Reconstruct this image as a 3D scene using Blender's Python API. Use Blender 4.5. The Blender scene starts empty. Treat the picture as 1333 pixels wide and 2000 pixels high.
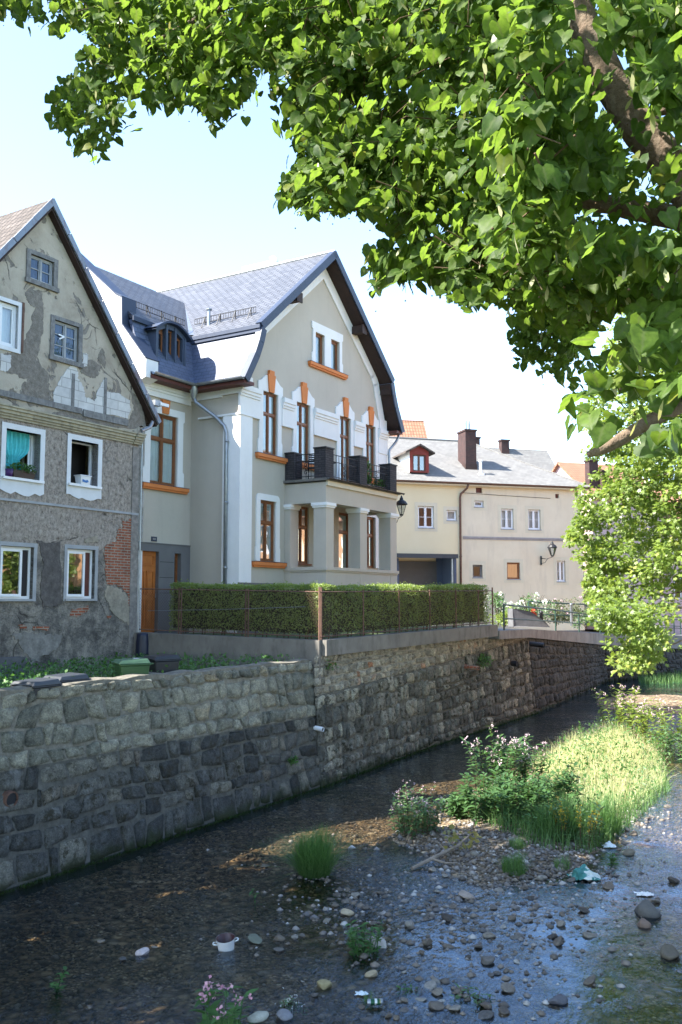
import bpy, math, random
import numpy as np
from mathutils import Vector, Matrix
from mathutils.geometry import tessellate_polygon
random.seed(7); rng = np.random.default_rng(7)
scene = bpy.context.scene
COL = scene.collection
R = math.radians
# ------------------------------------------------------------------ survey camera (eye at the origin, z=0 is eye level)
F, CX, CY = 1800., 666.5, 1000.
PIT = math.atan(175 / 1800); cpi, spi = math.cos(PIT), math.sin(PIT)
def ray(px, py):
    a = (px - CX) / F; b = (CY - py) / F
    return (a, cpi - b * spi, spi + b * cpi)
def atD(px, py, D):
    r = ray(px, py); k = D / r[1]; return Vector((r[0] * k, D, r[2] * k))
def atZ(px, py, z):
    r = ray(px, py); k = z / r[2]; return Vector((r[0] * k, r[1] * k, z))
class Frame:
    def __init__(s, ox, oy, deg):
        s.o = (ox, oy); s.a = R(deg)
        s.x = (math.cos(s.a), math.sin(s.a)); s.y = (-math.sin(s.a), math.cos(s.a))
    def onY(s, px, py, y0=0):
        r = ray(px, py)
        k = (y0 + s.o[0] * s.y[0] + s.o[1] * s.y[1]) / (r[0] * s.y[0] + r[1] * s.y[1])
        dx, dy = r[0] * k - s.o[0], r[1] * k - s.o[1]
        return (dx * s.x[0] + dy * s.x[1], r[2] * k)
    def W(s, x, y, z=0):
        return Vector((s.o[0] + x * s.x[0] + y * s.y[0], s.o[1] + x * s.x[1] + y * s.y[1], z))
WATER = -4.5
# ------------------------------------------------------------------ objects
ZB = {}
def tag(o, label=None, cat=None, group=None, kind=None):
    if label: o['label'] = label
    if cat: o['category'] = cat
    if group: o['group'] = group
    if kind: o['kind'] = kind
    return o
def thing(name, label, cat, loc=(0, 0, 0), rz=0., group=None):
    o = bpy.data.objects.new(name, None); COL.objects.link(o)
    o.empty_display_size = .3
    o.location = loc; o.rotation_euler = (0, 0, rz); ZB[o.name] = loc[2]
    return tag(o, label, cat, group)
def rootz(p):
    while p.parent: p = p.parent
    return ZB.get(p.name, 0.)
def copy_tree(o, parent=None, loc=None, rz=None, sc=None, label=None):
    c = o.copy(); COL.objects.link(c); c.parent = parent
    if loc is not None: c.location = loc
    if rz is not None: c.rotation_euler.z = rz
    if sc is not None: c.scale = sc if hasattr(sc, '__len__') else (sc, sc, sc)
    if label: c['label'] = label
    for ch in list(o.children): copy_tree(ch, c)
    return c
class MB:
    def __init__(s): s.v = []; s.f = []; s.m = []
    def add(s, vs, fs, mi=0):
        b = len(s.v); s.v += [tuple(p) for p in vs]
        for f in fs: s.f.append(tuple(b + i for i in f)); s.m.append(mi)
        return s
    def quad(s, a, b, c, d, mi=0): return s.add([a, b, c, d], [(0, 1, 2, 3)], mi)
    def box(s, x0, x1, y0, y1, z0, z1, mi=0):
        v = [(x0, y0, z0), (x1, y0, z0), (x1, y1, z0), (x0, y1, z0), (x0, y0, z1), (x1, y0, z1), (x1, y1, z1), (x0, y1, z1)]
        return s.add(v, [(0, 3, 2, 1), (4, 5, 6, 7), (0, 1, 5, 4), (1, 2, 6, 5), (2, 3, 7, 6), (3, 0, 4, 7)], mi)
    def taper(s, cx, cy, z0, z1, a0, b0, a1, b1, mi=0):
        v = [(cx - a0, cy - b0, z0), (cx + a0, cy - b0, z0), (cx + a0, cy + b0, z0), (cx - a0, cy + b0, z0),
             (cx - a1, cy - b1, z1), (cx + a1, cy - b1, z1), (cx + a1, cy + b1, z1), (cx - a1, cy + b1, z1)]
        return s.add(v, [(0, 3, 2, 1), (4, 5, 6, 7), (0, 1, 5, 4), (1, 2, 6, 5), (2, 3, 7, 6), (3, 0, 4, 7)], mi)
    def prism(s, poly, y0, y1, mi=0, axis='y'):
        """poly of (x,z) extruded along y (axis 'y'), or (y,z) along x (axis 'x'), or (x,y) along z (axis 'z')"""
        def P(a, b, t): return (a, t, b) if axis == 'y' else ((t, a, b) if axis == 'x' else (a, b, t))
        n = len(poly); v = [P(a, b, y0) for a, b in poly] + [P(a, b, y1) for a, b in poly]
        tri = tessellate_polygon([[Vector((a, b, 0)) for a, b in poly]])
        area = sum(poly[i][0] * poly[(i + 1) % n][1] - poly[(i + 1) % n][0] * poly[i][1] for i in range(n))
        fs = [(i, (i + 1) % n, n + (i + 1) % n, n + i) if area > 0 else (n + i, n + (i + 1) % n, (i + 1) % n, i) for i in range(n)]
        for t in tri: fs.append(t); fs.append(tuple(n + i for i in reversed(t)))
        return s.add(v, fs, mi)
    def wall(s, poly, holes, y=0., depth=.2, mi=0, mr=None):
        """upright sheet of (x,z) outline with rectangular holes and reveals going to y+depth"""
        loops = [[Vector((a, b, 0)) for a, b in poly]]
        hp = []
        for h in holes:
            q = h if len(h) > 4 or hasattr(h[0], '__len__') else [(h[0], h[2]), (h[1], h[2]), (h[1], h[3]), (h[0], h[3])]
            hp.append(q); loops.append([Vector((a, b, 0)) for a, b in q])
        flat = [p for l in loops for p in l]
        tri = tessellate_polygon(loops)
        out = []
        for t in tri:
            a, b, c = (flat[i] for i in t)
            ar = (b.x - a.x) * (c.y - a.y) - (c.x - a.x) * (b.y - a.y)
            if abs(ar) < 1e-7: continue
            out.append(t if ar > 0 else tuple(reversed(t)))
        s.add([(p.x, y, p.y) for p in flat], out, mi)
        for q in hp:
            n = len(q)
            for i in range(n):
                a, b = q[i], q[(i + 1) % n]
                s.quad((a[0], y, a[1]), (a[0], y + depth, a[1]), (b[0], y + depth, b[1]), (b[0], y, b[1]), mi if mr is None else mr)
        return s
    def tube(s, pts, r, n=8, mi=0, caps=True):
        pts = [Vector(p) for p in pts]; rs = r if hasattr(r, '__len__') else [r] * len(pts)
        b = len(s.v); up = None
        for i, p in enumerate(pts):
            t = (pts[min(i + 1, len(pts) - 1)] - pts[max(i - 1, 0)]).normalized()
            if up is None: up = Vector((0, 0, 1)) if abs(t.z) < .9 else Vector((1, 0, 0))
            u = (up - t * up.dot(t)).normalized(); w = t.cross(u); up = u
            for k in range(n):
                a = 2 * math.pi * k / n
                s.v.append(tuple(p + (u * math.cos(a) + w * math.sin(a)) * rs[i]))
        for i in range(len(pts) - 1):
            for k in range(n):
                s.f.append((b + i * n + k, b + i * n + (k + 1) % n, b + (i + 1) * n + (k + 1) % n, b + (i + 1) * n + k)); s.m.append(mi)
        if caps:
            s.f.append(tuple(b + k for k in reversed(range(n)))); s.m.append(mi)
            e = b + (len(pts) - 1) * n
            s.f.append(tuple(e + k for k in range(n))); s.m.append(mi)
        return s
    def lathe(s, prof, c=(0, 0), n=16, mi=0, sx=1., sy=1.):
        b = len(s.v)
        for r, z in prof:
            for k in range(n):
                a = 2 * math.pi * k / n
                s.v.append((c[0] + r * sx * math.cos(a), c[1] + r * sy * math.sin(a), z))
        for i in range(len(prof) - 1):
            for k in range(n):
                s.f.append((b + i * n + k, b + i * n + (k + 1) % n, b + (i + 1) * n + (k + 1) % n, b + (i + 1) * n + k)); s.m.append(mi)
        return s
    def xf(s, M, start=0):
        for i in range(start, len(s.v)): s.v[i] = tuple(M @ Vector(s.v[i]))
        return s
    def build(s, name, mats, parent=None, smooth=False, attr=None, bevel=0.):
        if not isinstance(mats, (list, tuple)): mats = [mats]
        zo = rootz(parent) if parent else 0.
        me = bpy.data.meshes.new(name)
        me.from_pydata([(x, y, z - zo) for x, y, z in s.v], [], s.f)
        for m in mats: me.materials.append(m)
        me.polygons.foreach_set('material_index', s.m)
        if smooth: me.polygons.foreach_set('use_smooth', [True] * len(s.f))
        add_uv(me)
        if attr is not None:
            a = me.attributes.new('rnd', 'FLOAT', 'POINT'); a.data.foreach_set('value', np.asarray(attr, dtype=np.float32))
        o = bpy.data.objects.new(name, me); COL.objects.link(o)
        if parent: o.parent = parent
        if bevel:
            b = o.modifiers.new('edge', 'BEVEL'); b.width = bevel; b.segments = 2; b.limit_method = 'ANGLE'
        return o
def add_uv(me):
    """metric box-projected UV: u runs level along each face, v runs up its slope"""
    nl = len(me.loops)
    if not nl: return
    co = np.empty(len(me.vertices) * 3, np.float32); me.vertices.foreach_get('co', co); co = co.reshape(-1, 3)
    npoly = len(me.polygons)
    nr = np.empty(npoly * 3, np.float32); me.polygons.foreach_get('normal', nr); nr = nr.reshape(-1, 3)
    tot = np.empty(npoly, np.int32); me.polygons.foreach_get('loop_total', tot)
    li = np.empty(nl, np.int32); me.loops.foreach_get('vertex_index', li)
    pf = np.repeat(np.arange(npoly), tot)
    u = np.stack([-nr[:, 1], nr[:, 0], np.zeros(npoly, np.float32)], 1)
    ln = np.linalg.norm(u, axis=1); flat = ln < .03
    u[flat] = (1, 0, 0); ln[flat] = 1; u /= ln[:, None]
    v = np.cross(nr, u); v[flat] = (0, 1, 0)
    p = co[li]
    uv = np.stack([(p * u[pf]).sum(1), (p * v[pf]).sum(1)], 1).astype(np.float32)
    l = me.uv_layers.new(name='UVMap'); l.data.foreach_set('uv', uv.ravel())
def np_obj(name, V, Fc, mat, parent=None, rnd=None, smooth=False, mats_idx=None):
    """V (n,3) array, Fc (m,k) int array"""
    V = np.asarray(V, np.float32).copy(); Fc = np.asarray(Fc, np.int32)
    zo = rootz(parent) if parent else 0.
    V[:, 2] -= zo
    me = bpy.data.meshes.new(name)
    k = Fc.shape[1]
    me.vertices.add(len(V)); me.vertices.foreach_set('co', V.ravel())
    me.loops.add(Fc.size); me.loops.foreach_set('vertex_index', Fc.ravel())
    me.polygons.add(len(Fc)); me.polygons.foreach_set('loop_start', np.arange(0, Fc.size, k, dtype=np.int32))
    me.update(calc_edges=True)
    if smooth: me.polygons.foreach_set('use_smooth', np.ones(len(Fc), bool))
    for m in (mat if isinstance(mat, (list, tuple)) else [mat]): me.materials.append(m)
    if mats_idx is not None: me.polygons.foreach_set('material_index', np.asarray(mats_idx, np.int32))
    if rnd is not None:
        a = me.attributes.new('rnd', 'FLOAT', 'POINT'); a.data.foreach_set('value', np.asarray(rnd, np.float32))
    o = bpy.data.objects.new(name, me); COL.objects.link(o)
    if parent: o.parent = parent
    return o
def nrm(a): return a / np.maximum(np.linalg.norm(a, axis=-1, keepdims=True), 1e-9)
def scatter(tv, tf, P, Yax, N, size):
    """copies of template (verts tv, faces tf) at points P with its y axis along Yax and z along N"""
    Yax = nrm(Yax); X = nrm(np.cross(Yax, N)); Z = np.cross(X, Yax)
    s = np.asarray(size).reshape(-1, 1, 1)
    V = P[:, None, :] + s * (tv[None, :, 0:1] * X[:, None] + tv[None, :, 1:2] * Yax[:, None] + tv[None, :, 2:3] * Z[:, None])
    n, k = len(P), len(tv)
    Fc = (np.arange(n) * k)[:, None, None] + tf[None]
    return V.reshape(-1, 3), Fc.reshape(-1, tf.shape[1])
# ------------------------------------------------------------------ materials
class NT:
    def __init__(s, name):
        s.m = bpy.data.materials.new(name); s.m.use_nodes = True; s.t = s.m.node_tree
        s.t.nodes.clear(); s.out = s.n('ShaderNodeOutputMaterial')
        s.tc = s.n('ShaderNodeTexCoord')
    def n(s, typ, ins=None, **kw):
        nd = s.t.nodes.new(typ)
        for k, v in kw.items(): setattr(nd, k, v)
        for k, v in (ins or {}).items(): s.set(nd, k, v)
        return nd
    def set(s, nd, k, v):
        if hasattr(v, 'is_output'): s.t.links.new(v, nd.inputs[k])
        elif hasattr(v, 'outputs'): s.t.links.new(v.outputs[0], nd.inputs[k])
        else:
            if isinstance(v, (tuple, list)) and len(v) == 3 and nd.inputs[k].type == 'RGBA': v = (*v, 1)
            nd.inputs[k].default_value = v
    def noise(s, scale, detail=5, rough=.6, vec=None, stretch=None, dist=0.):
        v = vec or s.tc.outputs['Object']
        if stretch: v = s.n('ShaderNodeMapping', {'Vector': v, 'Scale': stretch}).outputs[0]
        return s.n('ShaderNodeTexNoise', {'Vector': v, 'Scale': scale, 'Detail': detail, 'Roughness': rough, 'Distortion': dist}).outputs[0]
    def ramp(s, fac, stops, interp='LINEAR'):
        r = s.n('ShaderNodeValToRGB', {'Fac': fac}); e = r.color_ramp; e.interpolation = interp
        while len(e.elements) < len(stops): e.elements.new(.5)
        for el, (p, c) in zip(e.elements, stops):
            el.position = p; el.color = (*c, 1) if len(c) == 3 else c
        return r.outputs[0]
    def mask(s, fac, a, b): return s.n('ShaderNodeMapRange', {'Value': fac, 'From Min': a, 'From Max': b}, clamp=True).outputs[0]
    def mix(s, f, a, b, mode='MIX'):
        nd = s.n('ShaderNodeMix', data_type='RGBA', blend_type=mode)
        s.set(nd, 0, f); s.set(nd, 6, a); s.set(nd, 7, b); return nd.outputs[2]
    def math(s, op, a, b=0.):
        nd = s.n('ShaderNodeMath', operation=op); s.set(nd, 0, a); s.set(nd, 1, b); return nd.outputs[0]
    def bump(s, h, strength=.4, dist=.02, normal=None):
        nd = s.n('ShaderNodeBump', {'Height': h, 'Strength': strength, 'Distance': dist})
        if normal is not None: s.set(nd, 'Normal', normal)
        return nd.outputs[0]
    def pbr(s, col, rough=.8, normal=None, metal=0., spec=.4, **kw):
        nd = s.n('ShaderNodeBsdfPrincipled', {'Base Color': col, 'Roughness': rough, 'Metallic': metal, 'Specular IOR Level': spec})
        for k, v in kw.items(): s.set(nd, k, v)
        if normal is not None: s.set(nd, 'Normal', normal)
        return nd.outputs[0]
    def done(s, sh): s.t.links.new(sh, s.out.inputs[0]); return s.m
    def attr(s, name='rnd'): return s.n('ShaderNodeAttribute', attribute_name=name).outputs['Fac']
    def sep(s, v): return s.n('ShaderNodeSeparateXYZ', {'Vector': v}).outputs
def lerp3(c, k): return tuple(min(1, max(0, x * k)) for x in c)
def plain(name, c, rough=.7, var=.18, scale=3., bump=.15, bscale=60., metal=0., spec=.4, dirt=None, bd=.01):
    t = NT(name)
    n1 = t.noise(scale, 6, .65); col = t.ramp(n1, [(.3, lerp3(c, 1 - var)), (.7, lerp3(c, 1 + var))])
    if dirt:
        n2 = t.noise(scale * 2.3, 8, .7, stretch=(1, 1, .35)); col = t.mix(t.mask(n2, .5, .75), col, dirt)
    nb = t.noise(bscale, 4, .6)
    return t.done(t.pbr(col, rough, t.bump(nb, bump, bd), metal, spec))
def brickmat(name, c1, c2, mortar, bw, bh, msize=.012, rough=.85, off=.5, bump=.5, spec=.3, var=.25, squash=1., metal=0., rowfade=0):
    t = NT(name)
    uv = t.tc.outputs['UV']
    wob = t.n('ShaderNodeTexNoise', {'Vector': uv, 'Scale': 6., 'Detail': 3.}).outputs['Color']
    uv2 = t.n('ShaderNodeMix', data_type='RGBA', blend_type='LINEAR_LIGHT'); t.set(uv2, 0, .008); t.set(uv2, 6, uv); t.set(uv2, 7, wob)
    b = t.n('ShaderNodeTexBrick', {'Vector': uv2.outputs[2], 'Color1': c1, 'Color2': c2, 'Mortar': mortar, 'Scale': 1., 'Mortar Size': msize, 'Mortar Smooth': .2, 'Brick Width': bw, 'Row Height': bh})
    b.offset = off
    n1 = t.noise(3., 8, .7); col = t.mix(1., b.outputs[0], t.ramp(n1, [(.3, (1 - var,) * 3), (.7, (1 + var * .5,) * 3)]), 'MULTIPLY')
    inv = t.math('SUBTRACT', 1., b.outputs[1])
    h = t.math('ADD', inv, t.math('MULTIPLY', t.noise(50., 4), .4))
    return t.done(t.pbr(col, rough, t.bump(h, bump, .012), metal, spec))
def glassmat(name, tint=(.02, .025, .03), refl=1.):
    t = NT(name)
    w = t.noise(1.3, 2, .5)
    nb = t.bump(w, .06, .05)
    fr = t.n('ShaderNodeFresnel', {'IOR': 1.52, 'Normal': nb}).outputs[0]
    g = t.n('ShaderNodeBsdfGlossy', {'Color': (.95, .97, 1.), 'Roughness': .015, 'Normal': nb}).outputs[0]
    tr = t.n('ShaderNodeBsdfTransparent', {'Color': (.86, .9, .9)}).outputs[0]
    mx = t.n('ShaderNodeMixShader'); t.set(mx, 0, t.math('ADD', t.math('MULTIPLY', fr, 1.6 * refl), .05 * refl)); t.set(mx, 1, tr); t.set(mx, 2, g)
    return t.done(mx.outputs[0])
def leafmat(name, c_lo, c_hi, trans, tf=.45, rough=.45, yellow=None, gl=.06, rib=False):
    t = NT(name)
    a = t.attr()
    stops = [(0., c_lo), (.8, c_hi)]
    if yellow: stops += [(.93, c_hi), (1., yellow)]
    col = t.ramp(a, stops)
    tc = t.mix(a, trans, lerp3(trans, 1.35))
    if rib:
        rb_ = t.attr('rib'); bl_ = t.noise(38., 4, .6)
        col = t.mix(1., col, t.ramp(bl_, [(.35, (.75, .75, .7)), (.65, (1.25, 1.2, 1.1))]), 'MULTIPLY'); vein = t.mask(rb_, .8, .97)
        tc = t.mix(1., tc, t.ramp(bl_, [(.35, (.7, .72, .7)), (.65, (1.2, 1.15, 1.)) ]), 'MULTIPLY')
        col = t.mix(t.math('MULTIPLY', vein, .6), col, (.13, .17, .06)); tc = t.mix(t.math('MULTIPLY', vein, .7), tc, (.16, .2, .05))
    d = t.n('ShaderNodeBsdfDiffuse', {'Color': col}).outputs[0]
    tr = t.n('ShaderNodeBsdfTranslucent', {'Color': tc}).outputs[0]
    mx = t.n('ShaderNodeMixShader'); t.set(mx, 0, tf); t.set(mx, 1, d); t.set(mx, 2, tr)
    g = t.n('ShaderNodeBsdfGlossy', {'Color': (1, 1, 1), 'Roughness': rough}).outputs[0]
    fr = t.n('ShaderNodeLayerWeight', {'Blend': .25}).outputs['Fresnel']
    m2 = t.n('ShaderNodeMixShader'); t.set(m2, 0, t.math('ADD', t.math('MULTIPLY', fr, gl * 2.2), gl * .5)); t.set(m2, 1, mx.outputs[0]); t.set(m2, 2, g)
    return t.done(m2.outputs[0])
M = {}
def wallpaint(name, c, dirt, fine=.05):
    t = NT(name); o = t.tc.outputs['Object']
    col = t.ramp(t.noise(.7, 6, .65), [(.3, lerp3(c, .94)), (.7, lerp3(c, 1.05))])
    col = t.mix(1., col, t.ramp(t.noise(45., 4, .7), [(.3, (1 - fine,) * 3), (.7, (1 + fine,) * 3)]), 'MULTIPLY')
    st = t.noise(2.2, 7, .7, stretch=(1, 1, .1)); col = t.mix(t.math('MULTIPLY', t.mask(st, .52, .78), .3), col, dirt)
    z = t.sep(o)[2]; lo = t.mask(t.math('ADD', z, t.math('MULTIPLY', t.math('SUBTRACT', t.noise(2., 6), .5), .8)), .7, .1)
    col = t.mix(t.math('MULTIPLY', lo, .45), col, dirt)
    return t.done(t.pbr(col, .92, t.bump(t.noise(70., 5, .7), .3, .008), spec=.15))
M['villa'] = wallpaint('villa_render', (.49, .443, .372), (.34, .305, .25))
M['villa_dark'] = plain('villa_dark_render', (.15, .145, .145), .9, .08, 1.5, .12, 180.)
M['white'] = wallpaint('white_trim', (.78, .775, .76), (.6, .58, .53), .03)
M['cream'] = plain('cream_render', (.62, .55, .42), .85, .05, 2., .08, 120.)
M['orange'] = plain('orange_trim', (.62, .2, .055), .75, .08, 3., .06, 90.)
M['wood'] = plain('brown_window_wood', (.2, .072, .024), .5, .25, 9., .1, 60., spec=.5)
M['doorwood'] = plain('orange_door_wood', (.42, .13, .025), .5, .18, 6., .1, 60., spec=.5)
M['soffit'] = plain('dark_soffit_wood', (.035, .018, .014), .7, .25, 6., .1, 60.)
M['redsoffit'] = plain('redbrown_eaves', (.1, .03, .022), .6, .2, 6., .1, 60.)
M['bluemetal'] = plain('blue_grey_metal', (.032, .045, .078), .5, .12, 3., .03, 30., spec=.35)
M['zinc'] = plain('zinc_gutter', (.3, .32, .34), .4, .2, 5., .05, 30., metal=.7)
M['iron'] = plain('black_iron', (.012, .012, .014), .5, .2, 8., .1, 60.)
M['darkbrick'] = brickmat('dark_clinker', (.035, .032, .036), (.06, .052, .055), (.02, .02, .02), .24, .075, .01, .8)
M['redbrick'] = brickmat('old_red_brick', (.36, .11, .055), (.24, .075, .045), (.32, .28, .22), .25, .075, .014, .92, bump=.8, var=.4)
M['chimbrick'] = brickmat('chimney_brick', (.07, .03, .028), (.045, .024, .024), (.06, .05, .045), .24, .07, .012, .9)
M['blocks'] = brickmat('white_blocks', (.62, .61, .58), (.52, .51, .5), (.36, .35, .33), .58, .26, .012, .9, bump=.3, var=.2)
M['shingle'] = brickmat('slate_grey_shingle', (.06, .065, .08), (.095, .1, .116), (.02, .021, .027), .3, .16, .018, .5, bump=.7, spec=.5, var=.15)
M['mansard'] = brickmat('blue_mansard_shingle', (.075, .095, .15), (.1, .12, .18), (.03, .04, .06), .3, .16, .01, .5, bump=.6, spec=.5, var=.12)
M['slate'] = brickmat('pale_grey_slate', (.15, .146, .14), (.185, .18, .17), (.1, .097, .092), .3, .22, .008, .85, bump=.4, var=.2)
M['clay'] = brickmat('orange_clay_tile', (.36, .185, .115), (.3, .145, .09), (.16, .08, .05), .2, .3, .025, .85, off=0., bump=.8, var=.25)
M['oldtile'] = brickmat('weathered_tile', (.085, .07, .06), (.12, .1, .088), (.04, .034, .03), .2, .25, .02, .9, off=0., bump=.8, var=.4)
M['glass'] = glassmat('window_glass')
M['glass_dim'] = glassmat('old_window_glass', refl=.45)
M['glass_mirror'] = glassmat('window_glass_dusky', refl=2.2)
M['pvc'] = plain('white_window_frame', (.76, .77, .78), .4, .03, 4., .02, 40., spec=.5)
M['greywood'] = plain('weathered_grey_wood', (.17, .165, .16), .9, .35, 7., .4, 40., dirt=(.3, .29, .27))
M['lace'] = plain('pale_curtain', (.62, .68, .7), .9, .1, 3., .3, 12.)
M['skyblue_backing'] = plain('sky_reflection_blue', (.05, .1, .21), .9, .2, 3., .3, 12.)  # blue colour stands for sky mirrored in the gable panes
M['turquoise'] = plain('turquoise_curtain', (.1, .52, .55), .85, .2, 3., .3, 8.)
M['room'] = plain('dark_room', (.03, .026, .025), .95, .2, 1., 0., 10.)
M['concrete'] = plain('old_concrete', (.16, .148, .132), .95, .22, 1.6, .5, 35., dirt=(.075, .07, .06))
M['coping'] = plain('pale_concrete', (.2, .188, .17), .95, .25, 1.2, .5, 35., dirt=(.1, .092, .078))
M['asphalt'] = plain('worn_asphalt', (.2, .2, .205), .95, .12, .8, .4, 90.)
M['rust'] = plain('rusty_iron', (.13, .07, .05), .8, .35, 9., .3, 60.)
M['greenrail'] = plain('green_painted_rail', (.022, .055, .042), .5, .2, 6., .1, 60.)
M['soil'] = plain('soil', (.07, .05, .032), 1., .35, 3., .8, 22., bd=.04)
M['greyblock'] = plain('grey_granite', (.1, .1, .105), .9, .25, 3., .6, 22.)
M['earth'] = plain('paved_ground', (.22, .2, .175), 1., .2, .6, .4, 30.)
M['lawn'] = plain('lawn_ground', (.06, .085, .03), 1., .35, 1.5, .6, 30.)
M['salmon'] = plain('pink_render', (.5, .36, .36), .9, .05, 1., .1, 120.)
def oldplaster():
    """three zones by height: smooth tan gable, brown roughcast, dark stained base"""
    t = NT('old_house_plaster'); o = t.tc.outputs['Object']; z = t.sep(o)[2]
    zz = t.math('ADD', z, t.math('MULTIPLY', t.math('SUBTRACT', t.noise(1.1, 6, .7), .5), 1.1))
    big = t.noise(.8, 7, .7, dist=.6); fine = t.noise(22., 5, .75); mid = t.noise(4., 8, .7)
    gable = t.ramp(big, [(.3, (.27, .232, .182)), (.5, (.41, .36, .288)), (.7, (.48, .425, .345))])
    patch = t.noise(1.5, 9, .62, dist=1.2)
    gable = t.mix(t.mask(patch, .565, .59), gable, t.ramp(mid, [(.3, (.16, .143, .124)), (.7, (.28, .25, .215))]))
    rough = t.ramp(t.noise(11., 7, .85, stretch=(1, 1, .7)), [(.36, (.085, .07, .06)), (.48, (.29, .25, .212)), (.62, (.46, .405, .35))])
    rough = t.mix(t.mask(big, .5, .8), rough, (.26, .225, .195))
    base = t.ramp(t.noise(1.5, 10, .78), [(.36, (.05, .046, .043)), (.47, (.14, .13, .117)), (.56, (.27, .245, .21)), (.7, (.37, .335, .285))])
    base = t.mix(t.mask(fine, .5, .7), base, (.06, .057, .053))
    # object z counts from the house base (about 1.9 below eye level)
    col = t.mix(t.mask(zz, 3.0, 3.5), base, rough)
    col = t.mix(t.mask(z, 6.5, 6.7), col, gable)
    crack = t.n('ShaderNodeTexVoronoi', {'Vector': t.n('ShaderNodeMix', {0: .12, 6: o, 7: t.n('ShaderNodeTexNoise', {'Vector': o, 'Scale': 2.5, 'Detail': 5.}).outputs['Color']}, data_type='RGBA', blend_type='LINEAR_LIGHT').outputs[2], 'Scale': .62}, feature='DISTANCE_TO_EDGE').outputs[0]
    ck = t.math('MULTIPLY', t.mask(crack, .012, .002), t.mask(t.noise(.7, 3), .5, .58))
    col = t.mix(ck, col, (.05, .045, .04))
    h = t.math('ADD', t.math('MULTIPLY', t.noise(14., 7, .85), t.mix(t.mask(z, 6.5, 6.7), (1, 1, 1), (.25, .25, .25))), t.math('MULTIPLY', t.mask(patch, .56, .6), -1.))
    h = t.math('ADD', h, t.math('MULTIPLY', t.noise(9., 6, .7), .5))
    return t.done(t.pbr(col, .95, t.bump(h, .7, .03), spec=.15))
M['oldplaster'] = oldplaster()
def roughpatch(name, c, sc=30.):
    t = NT(name)
    col = t.ramp(t.noise(sc * .25, 8, .75), [(.3, lerp3(c, .55)), (.5, c), (.7, lerp3(c, 1.5))])
    return t.done(t.pbr(col, .95, t.bump(t.noise(sc, 6, .75), .7, .025), spec=.15))
M['darkpatch'] = roughpatch('exposed_rough_render', (.205, .182, .155), 26.)
M['tanpatch'] = roughpatch('tan_smooth_render', (.3, .265, .21), 12.)
M['whitewash'] = plain('whitewashed_reveal', (.68, .69, .7), .9, .06, 3., .3, 25.)
M['greyreveal'] = plain('grey_cement_reveal', (.33, .34, .35), .95, .15, 3., .4, 25.)
M['ochre'] = plain('ochre_cornice', (.37, .33, .24), .9, .2, 3., .3, 30., dirt=(.18, .16, .13))
def yellowwall():
    t = NT('yellow_house_render'); o = t.tc.outputs['Object']
    big = t.noise(.5, 7, .65); st = t.noise(1.5, 6, .7, stretch=(1, 1, .18))
    col = t.ramp(big, [(.3, (.62, .53, .39)), (.7, (.7, .615, .47))])
    col = t.mix(t.mask(st, .52, .8), col, (.52, .45, .35))
    s = t.sep(o)
    col = t.mix(t.mask(s[0], 3.7, 3.9), t.mix(t.mask(big, .3, .7), (.66, .56, .36), (.7, .61, .42)), col)
    return t.done(t.pbr(col, .92, t.bump(t.noise(70., 4), .2, .01), spec=.15))
M['yellow'] = yellowwall()
def stonemat(name, stops, moss=.5, white=.35, mossmax=.62):
    t = NT(name); o = t.tc.outputs['Object']
    a = t.attr()
    col = t.ramp(a, stops)
    n = t.noise(7., 8, .75); col = t.mix(1., col, t.ramp(n, [(.3, (.4, .4, .4)), (.5, (1, 1, 1)), (.72, (1.6, 1.58, 1.5))]), 'MULTIPLY')
    col = t.mix(1., col, t.ramp(t.noise(38., 5, .75), [(.35, (.6, .6, .6)), (.65, (1.4, 1.4, 1.38))]), 'MULTIPLY')
    st = t.noise(2.6, 7, .7, stretch=(1, 1, .16))
    col = t.mix(t.math('MULTIPLY', t.mask(st, .58, .7), white), col, (.26, .26, .25))
    big = t.noise(.55, 6, .7)
    ms = t.math('MULTIPLY', t.mask(t.noise(5., 9, .8), .5, .58), t.mask(big, mossmax - .12, mossmax))
    col = t.mix(t.math('MULTIPLY', ms, moss), col, (.03, .026, .014))
    z = t.sep(o)[2]
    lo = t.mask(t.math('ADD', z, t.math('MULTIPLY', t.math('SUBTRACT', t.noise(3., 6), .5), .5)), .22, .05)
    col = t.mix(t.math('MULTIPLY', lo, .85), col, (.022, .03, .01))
    h = t.math('ADD', t.noise(24., 7, .75), t.math('MULTIPLY', t.noise(6., 5, .6), .8))
    return t.done(t.pbr(col, .92, t.bump(h, .9, .04), spec=.25))
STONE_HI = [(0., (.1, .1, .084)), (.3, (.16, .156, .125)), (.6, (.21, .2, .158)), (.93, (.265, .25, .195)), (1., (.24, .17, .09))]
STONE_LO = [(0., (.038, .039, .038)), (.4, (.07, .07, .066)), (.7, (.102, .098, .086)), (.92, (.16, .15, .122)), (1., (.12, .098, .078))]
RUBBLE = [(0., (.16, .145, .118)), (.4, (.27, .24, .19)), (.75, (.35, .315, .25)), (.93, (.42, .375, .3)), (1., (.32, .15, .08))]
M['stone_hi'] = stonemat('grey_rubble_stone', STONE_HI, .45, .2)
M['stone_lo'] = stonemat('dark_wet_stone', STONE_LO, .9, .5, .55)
M['stone_mid'] = stonemat('mossy_brown_stone', [(0., (.075, .072, .062)), (.4, (.145, .137, .115)), (.75, (.215, .2, .165)), (1., (.31, .285, .22))], .95, .3, .47)
M['stone_rub'] = stonemat('pale_rubble_stone', RUBBLE, .3, .35)
M['mortar_pale'] = roughpatch('pale_lime_mortar', (.27, .245, .2), 24.)
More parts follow.
